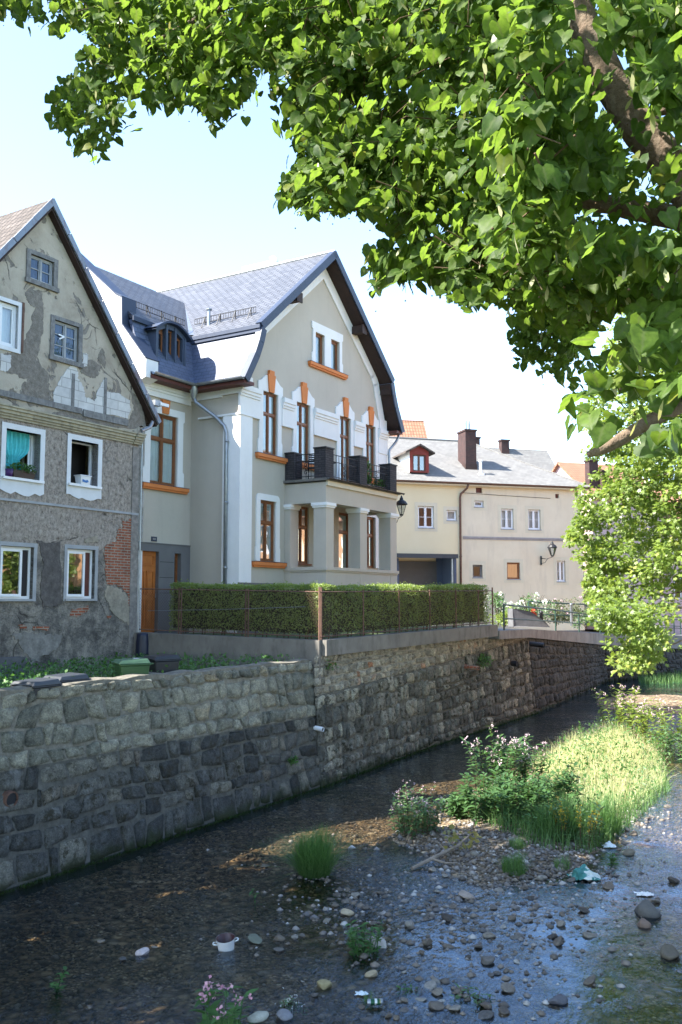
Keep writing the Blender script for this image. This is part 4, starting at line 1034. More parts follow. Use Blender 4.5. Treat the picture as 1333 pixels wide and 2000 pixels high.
MB().tube([(kx0 + .2, 1.7, z), (kx0 + .2, 1.7, z + .55)], .06, 10).tube([(kx0 + .42, 1.7, z), (kx0 + .42, 1.7, z + .55)], .06, 10).build('flue', M['zinc'], yroof)
PX_ = isect(Yf, 942, .75)
MB().tube([(PX_, .75, yz(.75) - .1), (PX_, .75, yz(.75) + .7)], .08, 10).lathe([(.11, yz(.75) + .7), (.11, yz(.75) + .78), (0, yz(.75) + .82)], (PX_, .75), 10).box(PX_ - .16, PX_ + .16, .6, .9, yz(.6) - .02, yz(.6) + .12).build('vent_pipe', M['pvc'], yroof)
MB().tube([(YX0, RY, RZ + .02), H2], .09, 6).tube([H2, B], .07, 6).build('ridge_cap', M['slate'], yroof)
# garage lean-to in blue panels
GY = -1.7
a = isect(Yf, 772, GY); c = isect(Yf, 893, GY)
gz = Yf.onY(830, 1086, GY)[1]
gm = MB(); gm.box(a - 1.2, c, GY, -.002, gz - .02, gz + .1).box(a - 1.2, c + .05, GY - .06, GY - .001, gz - .1, gz + .12)
gm.build('garage_roof', plain('dark_roof_edge', (.035, .042, .052), .7, .1, 3.), yel)
gb = plain('blue_panel', (.045, .07, .12), .5, .1, 2.)
MB().box(c - .16, c - .02, GY + .02, -.003, YZ, gz - .021).build('garage_wall', gb, yel)
MB().box(a - 1.2, a + .35, GY + .4, GY + .5, YZ, gz - .11).build('garage_wall', gb, yel)
s = MB(); n = 22
for i in range(n): zq = YZ + (gz - .2 - YZ) * i / n; s.box(a + .35, c - .5, -.09 - .02 * (i % 2), -.004, zq, zq + (gz - .2 - YZ) / n)
s.build('garage_shutter', plain('dark_shutter', (.06, .065, .07), .5, .1), yel)
MB().box(c - .5, c - .161, -.06, -.0035, YZ, gz - .03).build('garage_jamb', gb, yel)
MB().tube([(c - .25, GY + .05, gz - .03), (c - .25, GY + .05, YZ)], .05, 8).build('garage_post', M['zinc'], yel)
lp = Yf.W(8.62, -.03, 2.35)
lantern('wall_lantern', 'black lantern on a scrolled bracket on the yellow facade between two lower windows', (lp.x, lp.y, 2.45), YR + R(28), .75, s=1.0)
def simple_house(name, label, x, y, z0, rot, wd, dp, eave, ridge, wm, rmat, wins=(), chims=(), gable=True, cat='house'):
    h = thing(name, label, cat, (x, y, z0), rot)
    g = MB().wall([(0, z0 - .6), (wd, z0 - .6), (wd, eave), (0, eave)], list(wins), 0, .15)
    g.add([(0, dp, z0 - .6), (0, 0, z0 - .6), (0, 0, eave), (0, dp / 2, ridge - .1), (0, dp, eave)], [(0, 1, 2, 3, 4)])
    g.add([(wd, 0, z0 - .6), (wd, dp, z0 - .6), (wd, dp, eave), (wd, dp / 2, ridge - .1), (wd, 0, eave)], [(0, 1, 2, 3, 4)])
    g.quad((wd, dp, z0 - .6), (0, dp, z0 - .6), (0, dp, eave), (wd, dp, eave))
    g.build('wall', wm, h)
    r = MB(); s = (ridge - eave) / (dp / 2); o = .4
    roofx(r, [(-o, eave - s * o + .05), (dp / 2, ridge + .05)], -.25, wd + .25, .12); roofx(r, [(dp / 2, ridge + .05), (dp + o, eave - s * o + .05)], -.25, wd + .25, .12)
    rr = r.build('roof', rmat, h)
    for (a, b, e, t) in wins:
        q = frame4(MB(), a, b, e, t, .06, .05, .1).box((a + b) / 2 - .03, (a + b) / 2 + .03, .055, .095, e + .06, t - .06).build('window', M['pvc'], h)
        MB().quad((a, .08, e), (b, .08, e), (b, .08, t), (a, .08, t)).build('pane', M['glass_mirror'], q)
    for (cx, cy, cw, top) in chims:
        MB().box(cx, cx + cw, cy, cy + .5, eave, top).box(cx - .06, cx + cw + .06, cy - .06, cy + .56, top + .001, top + .12).build('chimney', M['chimbrick'], rr)
    return h
bp = atD(770, 1180, 60)
simple_house('background_house', 'house with a bright orange clay tile roof rising behind the grey slate roof', bp.x - 4.5, 60, -1, R(10), 7.3, 6., 8.6, 12.7, M['cream'], M['clay'])
bp = atD(1012, 1180, 63)
simple_house('background_house', 'house with a plain grey roof and two small brick chimneys behind the yellow house', bp.x - 4, 61, -1, R(16), 8.2, 7.5, 7., 11.0, M['cream'], M['slate'], (), ((2.4, 3.4, .55, 11.6), (4.6, 3.3, .6, 11.5)))
bp = atD(1096, 1180, 62)
simple_house('background_house', 'house with a red tile roof and pale chimney stack just right of the yellow house', bp.x + 1.7, 60, -1.2, R(20), 5.5, 7., 7., 9.6, M['salmon'], M['clay'], (), ((.3, .6, .7, 9.3), (1.1, .3, .5, 8.6)))
bp = atD(1152, 1200, 66)
simple_house('pink_house', 'pinkish rendered house half hidden behind the bright tree at the end of the road', bp.x, 64, -1.6, R(-6), 16, 9., 5.2, 8.7, M['salmon'], M['clay'], [(2.2, 3.1, .2, 1.7), (5.2, 6.1, .2, 1.7), (8.2, 9.1, .2, 1.7), (11.2, 12.1, .2, 1.7), (2.2, 3.1, 2.9, 4.3), (5.2, 6.1, 2.9, 4.3), (8.2, 9.1, 2.9, 4.3)])
nb_ = O.W(LX - .1, .1)
simple_house('unseen_neighbour_house', 'unseen gabled house beyond the old house, added to shade the hedge', nb_.x, nb_.y, -2., VROT + R(90), 9., 5.8, 5.4, 10.6, M['greyreveal'], M['oldtile'])  # unseen house, its gable set to shade the hedge
# houses on the other bank, mirrored in the windows and the water
simple_house('bank_house', 'orange rendered house with a red roof across the stream, facing the villa', 21.0, 44., -1.6, R(-118), 17, 9., 5.2, 9.5, plain('apricot_render', (.55, .3, .15), .9, .06), M['clay'], [(1.5 + 2.6 * i, 2.5 + 2.6 * i, z, z + 1.5) for i in range(6) for z in (-.2, 2.7)])
# ================================================================== BANK, WALLS, GROUND
BASE = [(-10.3, 6.2), (-5.29, 14.78), (-.28, 23.35), (2.96, 29.64), (7.99, 38.12), (15.27, 53.19), (24., 59.5), (44., 63.)]
def P3(p, z): return Vector((p[0], p[1], z))
class Stones:
    A = np.array([-1, -.88, -.4, .1, .5, .88, 1.])
    def __init__(s): s.V = []; s.Fc = []; s.r = []; s.n = 0
    def panel(s, b0, b1, t0, t1, row, wid, seed, bulge=.05, rough=.016, jit=.16, rlo=0., rhi=1., gap=.01):
        g = np.random.default_rng(seed)
        b0, b1, t0, t1 = map(np.array, (b0, b1, t0, t1))
        H = np.linalg.norm((t0 - b0) * .5 + (t1 - b1) * .5); L = np.linalg.norm(b1 - b0)
        nrw = max(1, round(H / row)); hs = g.uniform(.62, 1.45, nrw); vs = np.concatenate([[0], np.cumsum(hs)]) / hs.sum()
        nv = nrm(np.cross(b1 - b0, t0 - b0))
        if nv @ np.array([.8526, -.5225, 0]) < 0: nv = -nv
        A = s.A; K = len(A)
        aa, bb = np.meshgrid(A, A, indexing='xy')
        # wavy course lines
        nn = 24; wav = g.normal(0, .095, (nrw + 1, nn + 1)); wav[0] = 0; wav[-1] = 0
        def vline(i, u): return vs[i] + np.interp(u, np.linspace(0, 1, nn + 1), wav[i]) / nrw
        for i in range(nrw):
            k = max(1, round(L / wid)); ws = g.uniform(.42, 1.75, k); us = np.concatenate([[0], np.cumsum(ws)]) / ws.sum()
            jt = g.normal(0, jit * .3, k + 1) / k; jb = g.normal(0, jit * .3, k + 1) / k; jt[[0, -1]] = 0; jb[[0, -1]] = 0
            for j in range(k):
                ul0, ul1, uh0, uh1 = us[j] + jb[j], us[j + 1] + jb[j + 1], us[j] + jt[j], us[j + 1] + jt[j + 1]
                ga = gap * g.uniform(.6, 1.6)
                x = (aa + 1) / 2; y = (bb + 1) / 2
                # rounded corners
                rc = .1 * (aa ** 4) * (bb ** 4); x = .5 + (x - .5) * (1 - rc); y = .5 + (y - .5) * (1 - rc)
                x = x + g.normal(0, .012, x.shape); y = y + g.normal(0, .012, y.shape)
                u = (ul0 * (1 - x) + ul1 * x) * (1 - y) + (uh0 * (1 - x) + uh1 * x) * y
                uc = (ul0 + ul1 + uh0 + uh1) / 4; u = uc + (u - uc) * (1 - ga * 2 / max(.1, (ul1 - ul0) * L))
                v0 = vline(i, u); v1 = vline(i + 1, u)
                cj = g.normal(0, .09, 4); y = y + cj[0] * (1 - x) * (1 - y) + cj[1] * x * (1 - y) + cj[2] * (1 - x) * y + cj[3] * x * y
                v = v0 + (v1 - v0) * y
                vc = (v0 + v1) / 2; v = vc + (v - vc) * (1 - ga * 2 / ((vs[i + 1] - vs[i]) * H))
                edge = np.maximum(np.abs(aa), np.abs(bb))
                d = np.where(edge > .95, -.07, np.where(edge > .8, bulge * .35, bulge)) * g.uniform(.7, 1.25)
                tiltx, tilty = g.normal(0, .012, 2)
                d = d + np.where(edge > .95, 0, g.normal(0, rough, d.shape) + tiltx * aa + tilty * bb)
                P = (b0 * (1 - u[..., None]) + b1 * u[..., None]) * (1 - v[..., None]) + (t0 * (1 - u[..., None]) + t1 * u[..., None]) * v[..., None] + nv * d[..., None]
                base = s.n; s.V.append(P.reshape(-1, 3)); s.n += K * K
                q = np.arange(K * K).reshape(K, K)
                s.Fc.append(np.stack([q[:-1, :-1], q[:-1, 1:], q[1:, 1:], q[1:, :-1]], -1).reshape(-1, 4) + base)
                s.r.append(np.full(K * K, g.uniform(rlo, rhi)))
        return s
    def build(s, name, mat, parent): return np_obj(name, np.concatenate(s.V), np.concatenate(s.Fc), mat, parent, np.concatenate(s.r), smooth=False)
def lerp2(a, b, t): return tuple(a[i] + (b[i] - a[i]) * t for i in range(len(a)))
def sheet(name, quads, mat, parent):
    m = MB(); sh_ = Vector((-.8526, .5225, 0)) * .02
    for q in quads:
        a, b, c, d = [Vector(p) + sh_ for p in q]
        def bl(u, v): return (a * (1 - u) + b * u) * (1 - v) + (d * (1 - u) + c * u) * v
        for i in range(16):
            for j in range(4): m.quad(bl(i / 16, j / 4), bl((i + 1) / 16, j / 4), bl((i + 1) / 16, (j + 1) / 4), bl(i / 16, (j + 1) / 4))
    return m.build(name, mat, parent)
WB = WATER - .35
# --- wall along the yard
TOPO = (-.31, .54)
A0, A1 = (BASE[0][0], BASE[0][1], WB), (BASE[2][0], BASE[2][1], WB)
T0 = (BASE[0][0] + TOPO[0], BASE[0][1] + TOPO[1], -1.47); T1 = (-.62, 22.75, -1.5)
A1 = (-.5, 23.0, WB); T1 = (-.5 + TOPO[0], 23.0 + TOPO[1], -1.5)
M0, M1 = lerp2(A0, T0, .62), lerp2(A1, T1, .58)
yw_ = thing('stone_wall', 'rough stone river wall in front of the yard, pale stones above dark ones, stained and mossy', 'wall', (-5.29, 14.78, WATER), 0)
MIDK = .64
_e = (.5225 * .7, .8526 * .7); A1 = (A1[0] + _e[0], A1[1] + _e[1], WB); T1 = (T1[0] + _e[0] * .3, T1[1] + _e[1] * .3, T1[2])
M0, M1 = lerp2(A0, T0, .66), lerp2(A1, T1, .6)
def loc(o, off):      # shift to the thing's base
    if o.type == 'MESH':
        o.data.transform(Matrix.Translation((-off[0], -off[1], 0)))
    return o
def shift(root):
    for ch in root.children:
        loc(ch, root.location)
        for c2 in ch.children: loc(c2, root.location)
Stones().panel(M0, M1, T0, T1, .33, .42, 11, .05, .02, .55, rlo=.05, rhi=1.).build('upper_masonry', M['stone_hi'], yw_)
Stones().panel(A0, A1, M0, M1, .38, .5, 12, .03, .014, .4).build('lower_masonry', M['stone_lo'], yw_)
sheet('upper_mortar', [(M0, M1, T1, T0)], M['mortar'], yw_); sheet('lower_mortar', [(A0, A1, M1, M0)], M['mortar_lo'], yw_)
inn = Vector((-.8526, .5225, 0)) * .45
cm = MB(); n = 40
gg = np.random.default_rng(5); zz = gg.uniform(-.03, .03, n + 1); oo = gg.uniform(-.04, .04, n + 1)
def tp(i, k, z): t = Vector(lerp2(T0, T1, i / n)) + inn * k + inn.normalized() * (oo[i] if k < .5 else 0); t.z += z + zz[i]; return t
for i in range(n):
    cm.quad(tp(i, -.02, .03), tp(i + 1, -.02, .03), tp(i + 1, .5, .06), tp(i, .5, .06)); cm.quad(tp(i, .5, .06), tp(i + 1, .5, .06), tp(i + 1, 1, .02), tp(i, 1, .02))
    cm.quad(tp(i, -.02, -.08), tp(i + 1, -.02, -.08), tp(i + 1, -.02, .03), tp(i, -.02, .03)); cm.quad(tp(i, 1, .02), tp(i + 1, 1, .02), tp(i + 1, 1, -1.2), tp(i, 1, -1.2))
cm.build('coping', M['mortar'], yw_)
# drain hole with a clay rim, low on the wall
hp = atZ(18, 1745, WATER); rr = ray(18, 1560)
import mathutils
def on_wall(px, py, a, b, c):
    r = Vector(ray(px, py)); a, b, c = Vector(a), Vector(b), Vector(c); nn_ = (b - a).cross(c - a); return r * (a.dot(nn_) / r.dot(nn_))
def drain(px, py, plane, r, mat, parent, out=.1, name='drain_pipe', squash=1.):
    c = on_wall(px, py, *plane); d = Vector((.8526, -.5225, -.08)).normalized()
    m = MB(); m.tube([c - d * .1, c + d * out], r, 14, caps=False); m.tube([c + d * out, c - d * .1], r * .82, 14, caps=False)
    k = len(m.v)
    rim = MB(); m.tube([c + d * (out - .012), c + d * out], [r * 1.0, r * .84], 14, caps=False)
    o = m.build(name, mat, parent)
    MB().tube([c + d * (out - .03), c + d * (out - .02)], r * .8, 14).build('dark_bore_disc', M['iron'], o)  # black disc stands for the shade inside the pipe
    return o
drain(18, 1560, (A0, A1, T0), .13, M['rust'], yw_, .075)
drain(617, 1422, (A0, A1, T0), .06, M['pvc'], yw_, .22)
# moss along the foot
def tufts(name, P, h, w, mat, parent=None, seed=0, lean=.5, k=1, bend=.35):
    """grass blades: two-segment strips rooted at points P"""
    g = np.random.default_rng(seed); n = len(P)
    cl__ = .78 + .3 * np.sin(P[:, 0] * 3.7 + 1.3 * np.sin(P[:, 1] * 2.1)) * np.sin(P[:, 1] * 2.9 + P[:, 0])
    hh = h * g.uniform(.4, 1.2, n) * (cl__ if n > 2500 else 1.); ang = g.uniform(0, 2 * np.pi, n); ln = np.abs(g.normal(0, lean, n))
    d = np.stack([np.cos(ang), np.sin(ang), np.zeros(n)], 1); sd = np.stack([-np.sin(ang), np.cos(ang), np.zeros(n)], 1)
    up = np.array([0, 0, 1.])
    def at(t): return P + d * (ln * hh * (t * .6 + bend * t * t))[:, None] + up * (hh * (t - .22 * ln * t * t))[:, None]
    ts = (0, .4, .75, 1.); V = []
    for t, ww in zip(ts, (1., .8, .5, .08)):
        c = at(t); V += [c - sd * w * ww * .5, c + sd * w * ww * .5]
    V = np.stack(V, 1).reshape(-1, 3)
    q = np.array([[0, 1, 3, 2], [2, 3, 5, 4], [4, 5, 7, 6]]); Fc = (np.arange(n) * 8)[:, None, None] + q[None]
    return np_obj(name, V, Fc.reshape(-1, 4), mat, parent, np.repeat(g.random(n), 8))
shift(yw_)
# --- wall under the hedge (two tiers) and on along the road
hw = thing('stone_wall', 'tall river wall under the hedge with dark mossy blocks below and pale rubble with a concrete edge above', 'wall', (2.96, 29.64, WATER), 0)
lowS = Stones(); upS = Stones(); mq = []; uq = []
fz = {0: (-.47, 23.66, -1.36), 1: (5.45, 33.35, -1.24)}
segs = [((-.5, 23.0), (2.96, 29.64)), ((2.96, 29.64), (7.99, 38.12))]
tops = [((-.62, 23.5), (2.6, 28.75)), ((2.6, 28.75), (7.6, 37.9))]
sp = lambda t: lerp2((-.62, 23.5), (5.45, 33.35), t)
kz = [(-2.35, -2.05), (-2.05, -1.5)]
for i, ((b0, b1), (t0, t1), (z0, z1)) in enumerate(zip(segs, tops, kz)):
    a0, a1 = (*b0, WB), (*b1, WB); f0 = (z0 - WB) / (-1.35 - WB); f1 = (z1 - WB) / (-1.3 - WB)
    q0 = (*lerp2(b0, t0, f0), z0); q1 = (*lerp2(b1, t1, f1), z1)
    lowS.panel(a0, a1, q0, q1, .36, .36, 30 + i, .035, .02, .35); mq.append((a0, a1, q1, q0))
    inw = (-.8526 * .045, .5225 * .045)
    if i == 0:
        u0 = (q0[0] + inw[0], q0[1] + inw[1], z0); u1 = (q1[0] + inw[0], q1[1] + inw[1], z1); v0 = (*t0, -1.34); v1 = (*t1, -1.28)
        upS.panel(u0, u1, v0, v1, .17, .25, 40, .03, .018, .5, gap=.012); uq.append((u0, u1, v1, v0))
        mq.append((q0, q1, u1, u0))
    else:
        e = 1.; qe = lerp2(q0, q1, e)
        u0 = (q0[0] + inw[0], q0[1] + inw[1], z0); u1 = (qe[0] + inw[0], qe[1] + inw[1], qe[2]); v0 = (*t0, -1.28); v1 = (*lerp2(t0, t1, e), -1.22)
        upS.panel(u0, u1, v0, v1, .17, .25, 41, .03, .018, .5, gap=.012); uq.append((u0, u1, v1, v0)); mq.append((q0, qe, u1, u0))
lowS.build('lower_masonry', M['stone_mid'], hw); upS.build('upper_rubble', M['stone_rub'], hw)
sheet('lower_mortar', mq, M['mortar_mid'], hw); sheet('upper_mortar', uq, M['mortar_pale'], hw)
def beam(mb, p0, p1, out, inn_, h0, h1):
    """bar along p0-p1 (top line); out/inn_ offsets across towards the stream / the bank"""
    p0, p1 = Vector(p0), Vector(p1); n_ = (p1 - p0).cross(Vector((0, 0, 1))).normalized()
    if n_.dot(Vector((.85, -.52, 0))) < 0: n_ = -n_
    v = []
    for p, h in ((p0, h0), (p1, h1)): v += [p + n_ * out, p - n_ * inn_, p - n_ * inn_ - Vector((0, 0, h)), p + n_ * out - Vector((0, 0, h))]
    mb.add(v, [(0, 1, 5, 4), (1, 2, 6, 5), (2, 3, 7, 6), (3, 0, 4, 7), (0, 3, 2, 1), (4, 5, 6, 7)]); return mb
fc = [Vector((-.5, 23.64, -.97)), Vector((2.47, 28.5, -.9)), Vector((5.5, 33.45, -.83))]
kb = MB(); beam(kb, fc[0], fc[1], .16, .25, .4, .4); beam(kb, fc[1], fc[2], .16, .25, .4, .4); kb.build('concrete_edge', M['concrete'], hw)
PL2 = ((*segs[1][0], WB), (*segs[1][1], WB), (*tops[1][0], -1.28)); PL1 = ((*segs[0][0], WB), (*segs[0][1], WB), (*tops[0][0], -1.28))
drain(912, 1302, PL2, .07, M['redbrick'], hw, .45); drain(1005, 1296, PL2, .11, M['iron'], hw, .12)
drain(1040, 1258, PL2, .1, M['iron'], hw, .5)
shift(hw)
rw = thing('stone_wall', 'dark block river wall below the road, streaked white, with a broad concrete parapet edge', 'wall', (11., 45., WATER), 0)
rs = Stones(); mq = []
RT = [(7.6, 37.9), (14.5, 51.4), (23.4, 60.), (43.8, 64.)]; RB = BASE[4:]
ZT = [-1.42, -2.4, -3.1, -3.2]; DZ = [-1.12, -1.77, -2.2, -2.3]
for i in range(3):
    a0, a1 = (*RB[i], WB), (*RB[i + 1], WB); t0, t1 = (*RT[i], ZT[i]), (*RT[i + 1], ZT[i + 1])
    rs.panel(a0, a1, t0, t1, .36, .46, 50 + i, .05, .02, .25, rlo=0, rhi=.55); mq.append((a0, a1, t1, t0))
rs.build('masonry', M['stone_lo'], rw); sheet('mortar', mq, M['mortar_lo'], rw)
kb = MB(); de = [(5.6, 33.62, -1.05)] + [(*RT[i], DZ[i]) for i in range(4)]
ch_ = [.3, .34, .62, .9, .9]
for i in range(4): beam(kb, de[i], de[i + 1], .14, .5, ch_[i], ch_[i + 1])
kb.build('parapet_edge', M['coping'], rw)
shift(rw)
# retaining wall under the side fence
oc = O.W(.05, -.02); sd = Vector((-.5, 23.64, 0)) - Vector((oc.x, oc.y, 0))
rt = thing('retaining_wall', 'low grey concrete retaining wall between the weedy yard and the hedge', 'wall', (-3, 25.2, -2.1), 0)
kb = MB(); beam(kb, (oc.x, oc.y, -.86), (-.5, 23.64, -.98), .12, .3, 1.5, 1.5)
kb.build('wall', M['concrete'], rt); shift(rt)
# --- ground
def poly_ground(name, pts, mat, kind='structure'):
    vs = [Vector(p) for p in pts]; tri = tessellate_polygon([vs]); fs = []
    for t in tri:
        a, b, c = (vs[i] for i in t); fs.append(t if (b - a).cross(c - a).z > 0 else tuple(reversed(t)))
    return tag(MB().add(pts, fs).build(name, mat), kind=kind)
ui = inn.normalized()
t0i, t1i = Vector(T0) + ui * .4, Vector(T1) + ui * .4
oL = O.W(LX - 12, .3); oR = O.W(.1, .3)
poly_ground('yard_ground', [(t0i.x, t0i.y, -2.25), (t1i.x, t1i.y, -2.25), (-.5, 23.9, -2.1), (oR.x, oR.y, -1.95), (oL.x, oL.y, -1.95), (-24, 10, -2.1)], M['soil'])
gA = V.W(12.5, 8)
poly_ground('garden_ground', [(-.7, 23.7, -1.02), (5.2, 33.3, -.95), (6.2, 36, -.97), (gA.x, gA.y, -.97), (-7, 33, -.97), (oR.x + .05, oR.y - .1, -.97)], M['lawn'])
road = [(5.35, 33.7, -1.06), (7.35, 38.0, -1.13), (14.25, 51.6, -1.78), (23.2, 60.2, -2.21), (43.6, 64.2, -2.31)]
rin = [(2.2, 37.0, -1.05), (3.8, 42, -1.08), (10.5, 54.5, -1.7), (21, 63.8, -2.2), (43, 68.5, -2.3)]
m = MB()
for i in range(4): m.quad(road[i], road[i + 1], rin[i + 1], rin[i])
tag(m.build('road', M['asphalt']), kind='structure')
m = MB(); far = [(-12, 47, -1.12), (-6, 52, -1.1), (2, 75, -1.3), (20, 90, -1.6), (45, 92, -2.)]
for i in range(4): m.quad(rin[i], rin[i + 1], far[i + 1], far[i])
m.quad((-7, 33, -.975), (2.2, 37, -1.052), (-12, 47, -1.12), (-40, 40, -1.1))
tag(m.build('courtyard_ground', M['earth']), kind='structure')
# plain to the horizon, below the stream bed
tag(MB().quad((-600, -300, -5.6), (700, -300, -5.6), (700, 1200, -5.6), (-600, 1200, -5.6)).build('ground', M['lawn']), kind='structure')
m = MB()
m.quad((-600, 70, -1.7), (-10, 74, -1.7), (-10, 1200, -1.7), (-600, 1200, -1.7)); m.quad((-10, 74, -1.7), (60, 74, -2.4), (700, 1200, -1.7), (-10, 1200, -1.7))
tag(m.build('far_ground', M['lawn']), kind='structure')
RBK = [(5.5, -6), (8.6, 6.), (11.6, 20.), (18., 36), (27, 49), (48, 54)]
m = MB()
for i in range(5):
    a, b = RBK[i], RBK[i + 1]; o = (60, 0)
    m.quad((*a, -1.9), (b[0], b[1], -1.9), (b[0] + 90, b[1] - 10, -1.7), (a[0] + 90, a[1] - 10, -1.7)); 
tag(m.build('right_bank_ground', M['lawn']), kind='structure')
obw = thing('stone_wall', 'stone river wall along the opposite bank', 'wall', (11.6, 20., WATER), 0)
rs = Stones(); mq = []
for i in range(5):
    a, b = RBK[i], RBK[i + 1]; a0, a1, t0, t1 = (a[0] - .3, a[1] + .1, WB), (b[0] - .3, b[1] + .1, WB), (*a, -1.85), (*b, -1.85); mq.append((a0, a1, t1, t0))
sheet('masonry', mq, M['mortar_lo'], obw); shift(obw)
# bridge deck under the viewer
# ------------------------------------------------------------------ stream bed and water
def island(x, y):
    """raised gravel in the stream"""
    def bump_(cx, cy, rx, ry, rot, h):
        c, s = math.cos(rot), math.sin(rot); dx, dy = x - cx, y - cy; a = (dx * c + dy * s) / rx; b = (-dx * s + dy * c) / ry
        return h * np.exp(-(a * a + b * b) ** 1.5)
    return (bump_(4.4, 21.0, 2.1, 5.2, -.42, .3) + bump_(8.6, 29.5, 1.8, 5.5, -.42, .28) + bump_(3.1, 16.7, 2.0, 1.8, -.2, .125) + bump_(2.6, 13.3, 1.6, 2.2, .1, .085)
            + bump_(1.1, 11.6, 1.3, 1.6, 0, .06) + bump_(9.0, 19.5, 2.2, 4., -.3, .17) + bump_(1.0, 14.6, .7, 1.3, .3, .1) + bump_(1.35, 18.3, .6, .6, 0, .16) + bump_(-.45, 15.7, .5, .5, 0, .16) + bump_(14.5, 41.5, 3.5, 5., -.5, .3))
def bedz(x, y):
    return WATER - .17 + island(x, y) + .018 * np.sin(x * 3.1 + y * 1.3) * np.sin(y * 2.3 - x) + .012 * np.sin(x * 7.7) * np.sin(y * 6.1)
def gridmesh(name, xs, ys, zf, mat, kind='structure'):
    X, Y = np.meshgrid(xs, ys); Z = zf(X, Y); n, k = X.shape
    V = np.stack([X.ravel(), Y.ravel(), Z.ravel()], 1); q = np.arange(n * k).reshape(n, k)
    Fc = np.stack([q[:-1, :-1], q[:-1, 1:], q[1:, 1:], q[1:, :-1]], -1).reshape(-1, 4)
    o = np_obj(name, V, Fc, mat, None, smooth=True); return tag(o, kind=kind)
def bedmat():
    t = NT('pebble_bed'); o = t.tc.outputs['Object']
    warp = t.n('ShaderNodeMix', {0: .06, 6: o, 7: t.n('ShaderNodeTexNoise', {'Vector': o, 'Scale': 5., 'Detail': 3.}).outputs['Color']}, data_type='RGBA', blend_type='LINEAR_LIGHT').outputs[2]
    v1 = t.n('ShaderNodeTexVoronoi', {'Vector': warp, 'Scale': 6.5, 'Randomness': 1.}); v2 = t.n('ShaderNodeTexVoronoi', {'Vector': warp, 'Scale': 21., 'Randomness': 1.})
    def pick(v): return t.ramp(t.sep(v.outputs['Color'])[0], [(0., (.06, .048, .035)), (.25, (.16, .12, .085)), (.45, (.28, .22, .155)), (.62, (.12, .115, .11)), (.78, (.38, .32, .24)), (.9, (.2, .14, .09)), (1., (.5, .46, .4))])
    sel = t.mask(t.noise(2., 4), .42, .52)
    col = t.mix(sel, pick(v1), pick(v2))
    d = t.mix(sel, v1.outputs['Distance'], v2.outputs['Distance'])
    col = t.mix(t.mask(d, .3, .75), col, (.03, .024, .016))
    big = t.noise(.45, 6, .65); col = t.mix(1., col, t.ramp(big, [(.32, (.7, .64, .54)), (.6, (1.6, 1.5, 1.3))]), 'MULTIPLY')
    return t.done(t.pbr(col, .75, t.bump(t.math('SUBTRACT', 1., d), .8, .05), spec=.3))
M['bed'] = bedmat()
gridmesh('river_bed', np.linspace(-13, 34, 380), np.linspace(3, 64, 420), bedz, M['bed'])
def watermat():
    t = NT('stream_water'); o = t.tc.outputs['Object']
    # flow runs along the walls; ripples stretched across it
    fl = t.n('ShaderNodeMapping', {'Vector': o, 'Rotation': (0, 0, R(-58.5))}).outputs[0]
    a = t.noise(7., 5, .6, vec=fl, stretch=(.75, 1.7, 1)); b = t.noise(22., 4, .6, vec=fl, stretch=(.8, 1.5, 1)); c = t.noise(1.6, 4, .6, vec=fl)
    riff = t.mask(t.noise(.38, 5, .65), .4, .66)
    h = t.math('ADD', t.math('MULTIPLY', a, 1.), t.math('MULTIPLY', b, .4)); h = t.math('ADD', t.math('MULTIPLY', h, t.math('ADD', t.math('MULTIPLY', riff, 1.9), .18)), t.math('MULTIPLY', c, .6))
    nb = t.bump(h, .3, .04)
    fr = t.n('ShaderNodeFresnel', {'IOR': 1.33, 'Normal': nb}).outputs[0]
    g = t.n('ShaderNodeBsdfGlossy', {'Color': (.62, .79, 1.), 'Roughness': .03, 'Normal': nb}).outputs[0]  # gloss tinted blue to paint a deeper sky reflection
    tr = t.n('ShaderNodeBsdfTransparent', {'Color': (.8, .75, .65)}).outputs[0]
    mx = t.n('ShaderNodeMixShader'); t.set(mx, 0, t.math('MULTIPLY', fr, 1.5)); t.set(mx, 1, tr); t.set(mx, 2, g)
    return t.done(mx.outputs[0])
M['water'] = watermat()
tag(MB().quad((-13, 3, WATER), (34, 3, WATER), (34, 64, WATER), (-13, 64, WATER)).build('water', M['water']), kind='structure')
# ================================================================== FENCE, HEDGE, RAILINGS, YARD
hA, hC, hB = Vector((-5.02, 26.45, 0)), Vector((-.5, 23.64, 0)), Vector((5.42, 33.35, 0))
n1 = Vector((.5225, .8526, 0)); n2 = Vector((-.8526, .5225, 0))     # inward of the two legs
hd = thing('hedge', 'clipped green privet hedge turning the corner behind the rusty fence', 'hedge', (-.7, 24.2, -.97), 0)
L1, L2 = (hC - hA).length, (hB - hC).length
i1 = Vector(((hC - hA).normalized())); i2 = (hB - hC).normalized()
off = .16
def hpt(s, t, side):
    """s along the leg, t inwards"""
    if side == 0: return hA + i1 * s + n1 * (off + t)
    return hC + i2 * s + n2 * (off + t)
def htop(s, side): return (.5 - .1 * s / L1) if side == 0 else (.4 + .18 * s / L2)
def hbot(s, side): return -.86 - .1 * s / L1 if side == 0 else -.95 + .12 * s / L2
TH = .75
g = np.random.default_rng(21); P = []; N = []
